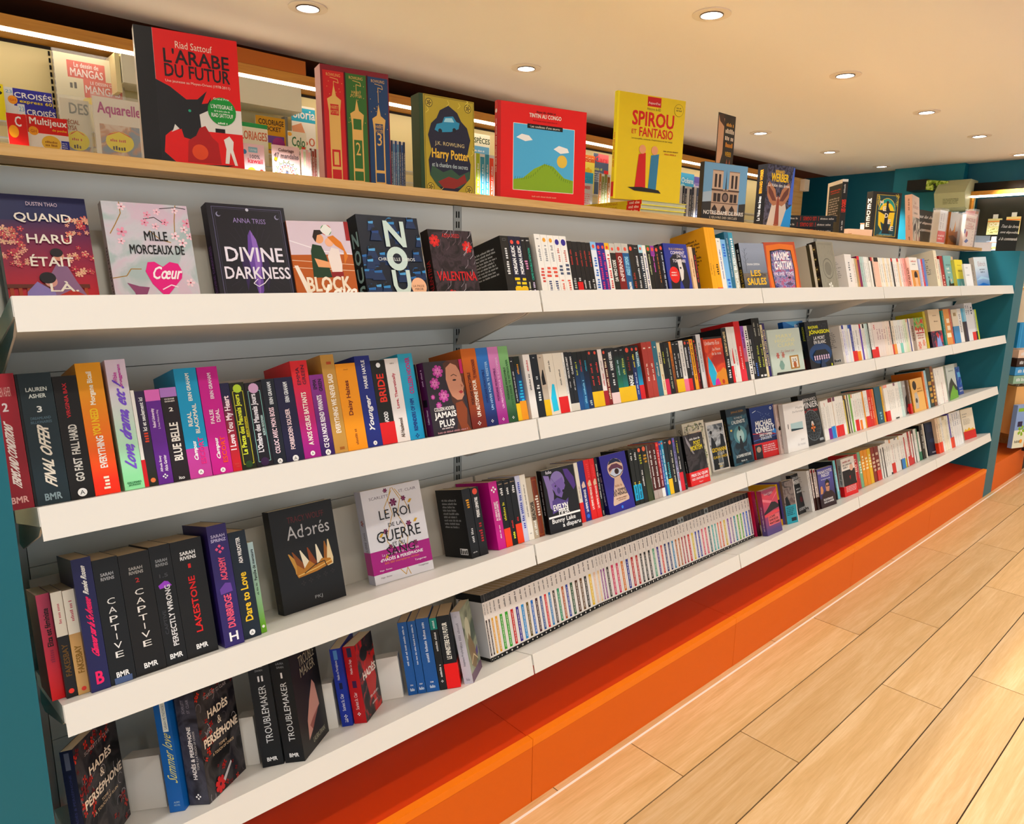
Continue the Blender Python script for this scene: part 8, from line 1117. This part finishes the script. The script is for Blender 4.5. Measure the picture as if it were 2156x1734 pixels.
wp('header_block', .86, 1.44, 2.0, 2.15, .899, .958, mat('b8681c', .55, .85)); wp('header_box', .675, 1.405, 1.985, 2.12, .735, .838, mat('e8e4cc', .5, .88)); wp('bracket_post', 1.385, 1.40, 2.125, 2.16, .5, .735, mat('b8b8b0', .4, .8))
wp('side_wing', .655, .672, 2.0, 2.165, .70, .84, cream)
for i, (Y, zb) in enumerate(((1.85, .40), (1.95, .48), (2.05, .55))): wp('display_ledge', -1.5, 6.04, Y - .004, Y + .092, zb - .006, zb - .0005, mat('dcdcd8', .3, .8))
wp('front_rail', -1.5, 6.04, 1.845, 1.848, .43, .435, mat('f0f0f0', .3, .8))
def mag_art(k):
    def f(A):
        R = random.Random(ord(k))
        T = dict(a=('f0e018', [('S', .3, .7, .9, .95, '1c1c1c')]), b=('3a3aa0', [('CROISÉS', .2, .74, .98, .93, 'f8f8f8'), ('express 60', .3, .58, .98, .70, 'f0d820')]), c=('3a3aa0', [('CROISÉS', .22, .72, .97, .92, 'f8f8f8')]), d=('d81c14', [('C', .4, .72, .7, .94, 'f8f8f8')]), e=('d81c14', [('Multijeux', .06, .76, .97, .95, 'fbf4f0'), ('de poche', .6, .68, .96, .74, 'f0c830')]),
                 f=('e8e4c4', [('MANGAS', .22, .72, .7, .82, 'f8f0f0'), ('Le dessin de', .28, .84, .64, .9, 'f8f0f0'), ('MANGAS', .42, .52, .94, .62, 'f8f0f0'), ('LE DESSIN DE', .5, .64, .86, .68, 'f8f0f0')]), g=('e0dcc8', [('DES', .3, .78, .95, .94, '8a9088'), ('SPÉCIAL', .05, .62, .6, .7, 'a06020'), ('PAYSA', .05, .53, .5, .6, 'a06020')]), h=('ece8dc', [('Aquarelle', .08, .72, .99, .92, 'b04088')]),
                 i=('f4eed8', [('COLORIAGES', .03, .6, .97, .8, 'd07050')]), j=('a81c14', [('alas', .2, .8, .85, .97, 'f8f0e8')]), k=('f0c8d4', [('100%', .35, .62, .78, .72, '706870'), ('kawaii', .25, .5, .9, .62, 'd02848')]), l=('e8a818', [('COLORIAGE', .1, .78, .95, .92, '3a1c20'), ('POCKET', .22, .62, .85, .74, '3a1c20')]), m=('ecc8cc', [('Coloriage', .22, .82, .78, .92, '5a3834'), ('47 mandalas', .06, .68, .94, .8, '605458')]), n=('f4eed8', [('Colo', .2, .62, .9, .86, '4a7858'), ('Noël & hiver', .2, .4, .95, .5, '6a6858')]),
                 o=('f8f4ec', [('oloria', .05, .76, .98, .93, 'fbfbfb')]), s=('f0f0dc', [('ESPÈCES', .05, .8, .98, .94, '405838')]), u=('f0e060', [('ation', .05, .82, .9, .95, 'c05010')]), v=('506078', [('Cars', .1, .8, .9, .93, 'd83048')]), w=('c8ccd0', [('ebate', .2, .78, .95, .93, '20a0d0'), ("L'INDEX", .3, .6, .8, .68, 'd05058')]), y=('48a8e0', [('Océans', .2, .7, .95, .86, 'f0f8fc')]), z=('6860b8', [('Photo', .1, .6, .9, .74, 'f4f4fc')]))
        c, tx = T.get(k, ('d8d8d8', [])); A.rect(0, 0, 1, 1, c)
        if k == 'b': A.rect(0, 0, .18, 1, 'e8ecf0'); A.rect(0, 0, 1, .5, 'e8e8ec'); A.ell(.16, .66, .1, 'f0981c'); A.text('GH', .1, .63, .22, .69, 'c03018'); A.text('23', .03, .84, .16, .93, '58a8d8')
        if k == 'c': A.rect(0, 0, .18, 1, 'e8ecf0'); A.rect(.2, .4, 1, .6, 'f0b820'); A.ell(.14, .62, .12, 'f0981c'); A.text('GH', .07, .58, .21, .66, 'c03018'); A.text('23', .03, .8, .16, .93, '58a8d8')
        if k == 'e': A.rect(0, 0, 1, .62, 'ece4dc'); A.ell(.55, .42, .24, 'e8b848', rv=.17); A.marks(.4, .42, .7, .47, '8a5a20', 0); A.marks(.4, .35, .7, .4, '8a5a20', 0); A.ell(.14, .66, .12, 'f0a01c'); A.text('GH', .07, .62, .21, .69, 'a83018'); A.rect(.8, .14, 1, .5, '38409c'); A.para(.82, .18, .98, .46, 'd8d8f0', 6); A.ell(.55, .1, .25, '508880', rv=.05); A.line([(.1, .16), (.5, .04), (.9, .16)], .001, '303840')
        if k == 'd': A.rect(0, 0, 1, .3, 'e8dccc'); A.ell(.3, .6, .25, 'f0a01c', rv=.14)
        if k == 'f': A.rect(.18, .70, .74, .92, 'd8584c'); A.rect(.4, .46, .98, .7, 'e06a5c'); A.text('MANGAS', .22, .72, .7, .82, 'f8f0f0'); A.ell(.55, .42, .18, 'f0d820', rv=.05); A.marks(.2, .56, .32, .64, '50504c', 0)
        if k in 'gh': A.rect(.1, .1, .95, .62 if k == 'h' else .3, 'n:8098b0:c89878:e0d0c0:18'); A.ell(.5, .38, .4 if k == 'g' else .3, 'f0e010', rv=.15); A.poly([(.22, .45), (.5, .53), (.78, .45), (.7, .49), (.5, .535), (.3, .49)], 'e03010'); A.marks(.3, .38, .68, .42, 'c84010', 0); A.marks(.34, .26, .66, .32, '202020', 0)
        if k == 'i': A.rect(0, .9, 1, 1, '28985c')
        if k == 'j': A.rect(.0, 0, 1, .7, 'c09038')
        if k == 'k': A.rect(.3, .78, .7, .92, '88b8d0'); A.text('Coloriage', .34, .81, .66, .89, 'f4f8fc'); A.ell(.12, .78, .1, '4878a8'); A.ell(.4, .26, .2, '3a2418'); A.ell(.4, .27, .19, 'ecb83c'); A.poly([(.24, .2), (.3, .3), (.5, .3), (.56, .2), (.4, .08)], 'e8985c'); A.ell(.84, .2, .14, 'e8985c'); A.ell(.84, .3, .09, '8a3828'); A.ell(.62, .06, .2, '78b0a8', rv=.06)
        if k == 'l': A.rect(.35, .1, .95, .5, '7858b0'); A.ell(.75, .28, .22, 'b04890'); A.rect(.1, .12, .5, .3, 'd8d020')
        if k == 'm':
            for r, c2, c3, n in ((.36, '6a8048', '303828', 14), (.28, '7888a0', '505868', 16), (.2, '98483c', 'e8c890', 14), (.12, 'ecd8b0', '903828', 12)): [A.flower(.5 + r * math.cos(i * 6.283 / n), .3 + r * math.sin(i * 6.283 / n) * A.lu / A.lv, .06, c2, c3, 3, i * 6.283 / n) for i in range(n)]
            A.ell(.5, .3, .06, '50586a'); A.ell(.12, .64, .06, 'e0a828')
        if k == 'n': A.rect(.5, .55, .95, .64, '90b870'); A.ell(.82, .6, .1, 'd84838'); A.ell(.1, .92, .12, 'f0b040', rv=.05)
        if k == 'o': A.rect(0, .7, 1, .96, '38b0d8'); A.text('oloria', .05, .76, .98, .93, 'fbfbfb'); A.poly([(0, .6), (.4, .68), (.55, .5), (.3, .3), (.1, .2)], 'e8a078'); A.text('60', .4, .26, .95, .42, 'd87058')
        if k in 'pqrtx1':
            n = 9 if k in 'r1' else 4
            for i in range(n): A.poly([(i / n, 0), ((i + .9) / n, 0), ((i + .8) / n, 1 - .06 * (i % 2)), ((i - .1) / n if i else 0, 1 - .06 * (i % 2))], R.choice(dict(p=('d87080', '303830', 'c0d0a8', 'e8b0b0'), q=('6a2c1c', 'd8d8d0', '8a3820'), r=('2c5890', '5888c0', '1c3c68', '88a8c8'), t=('3888a8', 'e05030', 'a0b828', '303028'), x=('788048', 'e0dcd0', 'a06828'), **{'1': ('28304c', '485878', 'c8c8d0', '1c2440')})[k]), ); A.marks((i + .3) / n, .2, (i + .6) / n, .8, 'e8e8e8', 90)
        if k == 's': A.rect(.04, .3, .96, .74, '68a8d8'); A.marks(.1, .62, .7, .66, 'f4f8fc', 0); A.marks(.1, .52, .8, .58, 'f4f8fc', 0)
        if k == 'u': A.flower(.5, .5, .35, 'e8b818', 'd09010', 8); A.rect(0, .82, 1, 1, 'e0701c'); A.text('ation', .05, .84, .9, .97, 'f8e8c0')
        if k == 'v': A.rect(.3, .8, 1, 1, 'e86a70'); A.marks(.1, .6, .6, .66, 'c8d060', 0); A.para(.1, .3, .6, .56, 'c0c8d8', 5); A.rect(.7, .5, 1, .62, 'd82030')
        if k == 'w': A.rect(.0, .74, 1, 1, '28a0d8'); A.text('ebate', .2, .78, .95, .93, 'f4f8fc'); A.para(.25, .12, .85, .5, 'd07078', 7)
        if k == 'y': A.poly([(0, .4), (.5, .6), (1, .4), (1, 0), (0, 0)], '2078b8'); A.ell(.3, .5, .2, 'a8e0f0')
        if k == 'z': A.rect(0, .5, 1, .8, '8880d0')
        for t, u, v, u1, v1, cc in tx: A.text(t, u, v, u1, v1, cc, bold=.006)
    return f
ML = dict(a='yellow puzzle magazine at the far left of the wall rack', b='blue crossword magazine, upper of the two at far left', c='smaller blue crossword magazine below the larger blue one', d='red-headed puzzle magazine half hidden at far left', e='red-headed games magazine with yellow oval, far left front', f='cream drawing magazine with two red title blocks', g='grey landscape-drawing magazine with yellow oval sticker', h='watercolour magazine with purple title and yellow oval sticker', i='white colouring magazine with green top edge', j='dark red magazine with white letters behind the pink one', k='pink colouring booklet with blond cartoon child', l='orange-yellow pocket colouring book with purple flowers', m='pale pink colouring booklet with round mandala', n='cream winter colouring book with green lettering', o='white magazine with cyan title beside the boxed set', p='pink flowered magazine beside the mandala booklet', q='brown-striped magazines beside the boxed set', r='fan of blue magazines right of the boxed set', s='pale nature magazine right of the gold hardcover', t='row of colourful magazines below the nature magazine', u='yellow flower magazine right of the red album', v='slate and red magazine left of the yellow album', w='grey magazine with cyan title right of the red album', x='olive magazine between red and yellow albums', y='sea-blue magazine right of the yellow album', z='violet magazine right of the sea-blue one', **{'1': 'row of dark blue magazines right of the yellow album'})
for k, row, X0, Wm, Hm in MG:
    Y, zb = ((1.85, .40), (1.95, .48), (2.05, .55))[row]; Y += .004 + .0135 * (ord(k) % 4)
    r = empty('magazine'); r.matrix_world = Matrix.Translation((X0, Y, zb + Z0)); Tm = .004 if k not in 'rt1' else .012
    b = MB(); b.box(0, Wm, .0003, Tm, 0, Hm, mat('f0ece4', .5)); b.build('page_block', r); b = MB(); b.box(0, Wm, 0, .0003, 0, Hm, mat('f4f0e8', .3)); b.build('cover', r)
    b = MB(); mag_art(k)(Art(b, (0, 0, 0), (Wm, 0, 0), (0, 0, Hm), (0, -1, 0), .00016)); b.build('printing', r)
    if k in 'fgh': b = MB(); b.box(-.004, Wm + .004, -.008, Tm + .002, 0, Hm + .01, mat('ffffff', .06, 1, 0, 0, .14)); b.build('plastic_wrap', r)
    tag(r, ML[k], 'magazine', 'magazines on the wall rack')
# small white sensor box on the unit's end
b = MB(); b.box(6.2, 6.29, 1.955, 1.998, .79 + Z0, .89 + Z0, mat('ecdcc8', .5)); o = b.build('wall_speaker'); tag(o, 'small white wall speaker on the oak end of the magazine wall', 'speaker')
# ================================================================ counter wall at the far right
CU = tag(empty('counter_display', (6.9, .2, 0)), 'dark pegboard counter display with oak frame and strip light, far right', 'shelf')
def cp(nm, x0, x1, y0, y1, z0, z1, m): b = MB(); b.box(x0 - 6.9, x1 - 6.9, y0 - .2, y1 - .2, z0 + Z0, z1 + Z0, m); return b.build(nm, CU)
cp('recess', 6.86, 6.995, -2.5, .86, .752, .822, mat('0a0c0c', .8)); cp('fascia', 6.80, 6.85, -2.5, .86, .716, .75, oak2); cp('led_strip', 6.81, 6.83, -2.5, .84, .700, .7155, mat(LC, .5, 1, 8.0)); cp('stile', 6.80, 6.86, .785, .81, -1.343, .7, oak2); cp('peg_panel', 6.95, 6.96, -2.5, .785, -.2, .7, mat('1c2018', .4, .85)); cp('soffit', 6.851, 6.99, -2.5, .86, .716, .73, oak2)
cp('cupboard', 6.5, 6.949, -2.5, .72, -1.343, .20, mat('e8e0d4', .5, .85)); cp('counter_top', 6.46, 6.949, -2.5, .74, .2005, .228, mat('f0ece8', .3, .9))
for i, (y, z, w_, h_, c) in enumerate(((.63, .40, .10, .13, 'c8c890'), (.50, .40, .10, .14, 'd8c888'), (.34, .40, .10, .14, 'dcd490'), (.30, .28, .09, .08, 'c0b0a0'), (.62, .27, .1, .08, '90a8c0'))):
    r = empty('hanging_packet'); r.matrix_world = Matrix.Translation((6.93, y, z + Z0)) @ Matrix.Rotation(-math.pi / 2, 4, 'Z')
    b = MB(); b.box(-w_ / 2, w_ / 2, -.008, .008, 0, h_, mat(c, .3)); b.build('bag', r)
    b = MB(); A = Art(b, (-w_ / 2, -.008, 0), (w_, 0, 0), (0, 0, h_), (0, -1, 0)); A.rect(0, .8, 1, .86, 'd87838')
    if i < 3: A.text('OCB', .15, .52, .85, .74, '5a4818' if i else 'f4f4e8', bold=.01)
    A.rect(.1, .1, .9, .4, 'n:585838:c8c880:e0d8b0:60'); b.build('printing', r); b = MB(); b.box(-.018, .018, -.004, .004, h_, h_ + .035, mat('c8d0d0', .2, .9)); b.build('header_tab', r)
    tag(r, ('leftmost pale green packet hanging on the dark pegboard', 'second pale packet hanging behind the small black sign', 'rightmost yellow-green packet hanging on the pegboard', 'small brown packet low on the pegboard at right', 'small blue packet low on the pegboard at left')[i], 'packet', 'packets hanging on the pegboard')
r = empty('chalkboard_sign'); r.matrix_world = Matrix.Translation((5.75, .30, .2045 + Z0)) @ Matrix.Rotation(-.5, 4, 'Z'); b = MB(); b.box(0, .17, 0, .004, -.0, .235, mat('1c2220', .6)); b.build('board', r); b = MB(); chalk(Art(b, (0, 0, 0), (.17, 0, 0), (0, 0, .235), (0, -1, 0))); b.build('lettering', r)
tag(r, 'smaller black chalkboard sign at the far right edge, before the packets', 'sign')
# clear boxes on the neighbouring shelf top
r = empty('clear_storage_box'); r.matrix_world = Matrix.Translation((5.42, .40, .2045 + Z0)) @ Matrix.Rotation(-.6, 4, 'Z'); b = MB(); b.box(0, .2, 0, .14, .0005, .075, mat('e8e4e8', .3, .9)); b.build('tray', r); b = MB(); b.box(.01, .19, .01, .13, .0755, .12, mat('a8b8c8', .1, .9, 0, 0, .5)); b.build('lid', r); b = MB(); b.box(-.03, -.004, .02, .06, .0005, .05, mat('2848b0', .4)); b.build('clip', r)
tag(r, 'white tray with clear lid and blue clip beyond the end of the oak board', 'box')
# beige wall terminal and black spotlight
b = MB(); P = [(6.95, .848), (6.76, .848), (6.70, .80), (6.64, .735), (6.70, .62), (6.78, .60), (6.95, .60)]
n = len(P); y0, y1 = 1.03, .80
for y in (y0, y1): b.v += [(x, y, z + Z0) for x, z in P]
mt = mat('b8bc98', .5, .85); b.f.append(tuple(range(n))); b.f.append(tuple(reversed(range(n, 2 * n)))); b.m += [b.mi(mt)] * 2
for i in range(n): j = (i + 1) % n; b.f.append((i, n + i, n + j, j)); b.m.append(0)
r = empty('wall_terminal', (0, 0, 0)); b.build('housing', r)
b = MB(); b.box(6.80, 6.9, 1.0305, 1.05, .64 + Z0, .75 + Z0, mat('3a3830', .6)); b.build('vent', r); b = MB(); b.box(6.90, 6.94, .98, 1.07, .63 + Z0, .72 + Z0, mat('b8b088', .6)); b.build('wall_bracket', r)
b = MB(); A = Art(b, (6.66, .98, .70 + Z0), (0, -.15, 0), (.02, 0, -.06), (-1, 0, -.3)); A.para(.1, .1, .9, .9, '70745c', 4); b.build('label_print', r)
tag(r, 'faceted beige device housing mounted high on the dark teal far wall', 'device')
r = empty('wall_spotlight', (6.9, 1.2, .8 + Z0)); b = MB(); b.box(-.18, .0, -.08, .08, -.02, .07, mat('0a0a0c', .4)); b.build('body', r); b = MB(); b.box(-.03, .095, -.02, .02, .03, .05, mat('0a0a0c', .5)); b.build('mount', r)
b = MB(); b.poly([(-.2, -.08, -.02), (-.17, -.25, -.05), (-.17, -.24, .04), (-.2, -.08, .06)], mat('n:1c2c14:88a838:c8d878:22', .1, .9)); b.poly([(-.19, -.079, -.022), (-.16, -.25, -.052), (-.16, -.24, .042), (-.19, -.079, .062)], mat('101010')); b.build('reflector', r)  # mottled green paints a reflection into the flap's colour
tag(r, 'black spotlight with mirrored green flap near the ceiling at far right', 'lamp')
# ================================================================ the next shelf run with children's things
N2 = tag(empty('shelving_unit', (5.2, 0, 0)), 'neighbouring low display beyond the teal end panel, with oak boards and orange plinth', 'bookcase')
def np_(nm, x0, x1, y0, y1, z0, z1, m): b = MB(); b.box(x0 - 5.2, x1 - 5.2, y0, y1, z0 + Z0, z1 + Z0, m); return b.build(nm, N2)
np_('plinth_board', 5.192, 5.955, -.0135, .006, -1.343, -1.1545, og); np_('plinth_top', 5.192, 5.955, .0065, .32, -1.343, -1.1575, og); np_('back_panel', 5.192, 6.3, .321, .335, -1.343, .2, mat('d8b888', .5)); np_('end_panel', 5.956, 5.975, -.005, .33, -1.343, -1.02, oak)
for z in (-.02, -.44, -.68): np_('board', 5.192, 6.3, .12, .32, z - .018, z, oak)
def thing_box(nm, loc, yaw, sz, c, lab, cat, fn=None, grp=None):
    r = empty(nm); r.matrix_world = Matrix.Translation((loc[0], loc[1], loc[2] + Z0)) @ Matrix.Rotation(yaw, 4, 'Z'); b = MB(); b.box(0, sz[0], 0, sz[1], 0, sz[2], mat(c, .4)); b.build('body', r)
    b = MB(); A = Art(b, (0, 0, 0), (sz[0], 0, 0), (0, 0, sz[2]), (0, -1, 0)); (fn or (lambda A: A.marks(.2, .4, .8, .6, 'f0f0f0', 0)))(A); b.build('printing', r); return tag(r, lab, cat, grp)
thing_box('cardboard_bin', (5.60, .02, -1.02), -.45, (.36, .16, .335), 'e8b070', 'plain peach cardboard display bin beyond the teal end panel', 'box', lambda A: A.rect(.01, .01, .99, .02, 'd8a060'))
def kid(c1, c2, c3):
    def f(A): A.rect(0, .0, 1, .42, c2); A.flower(.6, .4, .3, c3, 'f0f0e8', 5); A.rect(.1, .85, .9, .93, c3); A.rect(.2, .5, .6, .62, '382858'); A.marks(.15, .12, .7, .18, '505048', 0); A.ell(.7, .15, .12, 'e8a040')
    return f
thing_box('activity_book', (5.52, -.02, -1.10), -.35, (.12, .03, .30), '88a8e0', 'pale blue and green activity box at the foot of the cardboard bin', 'book', kid('88a8e0', 'e8ecd8', '88b828'), 'activity books beside the cardboard bin')
thing_box('activity_book', (5.64, -.03, -1.11), -.35, (.07, .03, .24), 'c82c20', 'red narrow activity book right of the pale blue one', 'book', kid('c82c20', 'e88020', 'f0e8e0'), 'activity books beside the cardboard bin')
thing_box('activity_book', (5.72, -.04, -1.11), -.4, (.10, .03, .24), 'a8b0e8', 'lilac activity book right of the narrow red one', 'book', kid('a8b0e8', 'f0c040', 'e0e8f0'), 'activity books beside the cardboard bin')
thing_box('activity_book', (5.83, -.05, -1.12), -.5, (.12, .03, .25), '60a830', 'green activity book touching the right picture edge', 'book', kid('60a830', 'e8e8d8', 'd83828'), 'activity books beside the cardboard bin')
thing_box('tall_box', (5.56, .05, -.42), -.3, (.10, .04, .17), '1888c8', 'tall bright blue box standing above the stacked books at the right edge', 'box', lambda A: A.rect(.3, 0, .35, 1, '58b8e8'))
for i, (c, lab) in enumerate((('90b8a0', 'sea-green box lowest in the stack by the right edge'), ('4898d8', 'blue and white puzzle box, second lowest in the right-edge stack'), ('402820', 'dark brown book in the middle of the right-edge stack'), ('e8c8b0', 'pink and cream box on top of the right-edge stack'))):
    thing_box('boxed_game', (5.52 + .01 * i, .03, -.66 + .058 * i), -.35, (.3, .12, .055), c, lab, 'box', lambda A: (A.marks(.1, .3, .5, .7, 'e8f0f4', 0), A.ell(.7, .5, .08, 'd02860')), 'stack of boxes at the right edge')
# crumpled paper filler on the bin
b = MB(); R = random.Random(4)
for i in range(40): x = R.uniform(0, .36); y = R.uniform(.0, .15); a = R.uniform(0, 3); c_, s_ = math.cos(a) * .03, math.sin(a) * .03; b.poly([(x - c_, y - s_, .001), (x + c_, y + s_, R.uniform(.005, .03)), (x + c_ + .004, y + s_ + .004, R.uniform(.005, .03)), (x - c_ + .004, y - s_ + .004, .001)], mat('f0ece4', .6))
o = b.build('paper_shreds'); o.matrix_world = Matrix.Translation((5.60, .02, -.6845 + Z0)) @ Matrix.Rotation(-.45, 4, 'Z'); o['kind'] = 'stuff'; tag(o, 'white paper shreds on top of the peach cardboard bin', 'paper')
# wrapped pink soft toy
import bmesh
def blob(bm, c, r, sx=1, sy=1, sz=1): g = bmesh.ops.create_icosphere(bm, subdivisions=2, radius=r); [setattr(v, 'co', Vector((v.co.x * sx + c[0], v.co.y * sy + c[1], v.co.z * sz + c[2]))) for v in g['verts']]
r = empty('soft_toy', (5.86, -.07, -1.085 + Z0)); me = bpy.data.meshes.new('toy_body'); bm = bmesh.new()
for c, q in (((0, 0, 0), .05), ((.05, .0, .03), .045), ((.03, .0, .07), .032), ((-.03, 0, -.035), .03), ((.06, 0, -.04), .035)): blob(bm, c, q, 1.1, .8, .8)
bm.to_mesh(me); bm.free(); me.materials.append(mat('f0b8b0', .6)); [setattr(p, 'use_smooth', True) for p in me.polygons]; o = bpy.data.objects.new('toy_body', me); COL.objects.link(o); o.parent = r
b = MB(); b.box(-.06, .11, -.047, .047, -.0745, -.056, mat('382028', .5)); b.build('base_card', r)
tag(r, 'pale pink soft toy on the orange plinth at the right picture edge', 'toy')
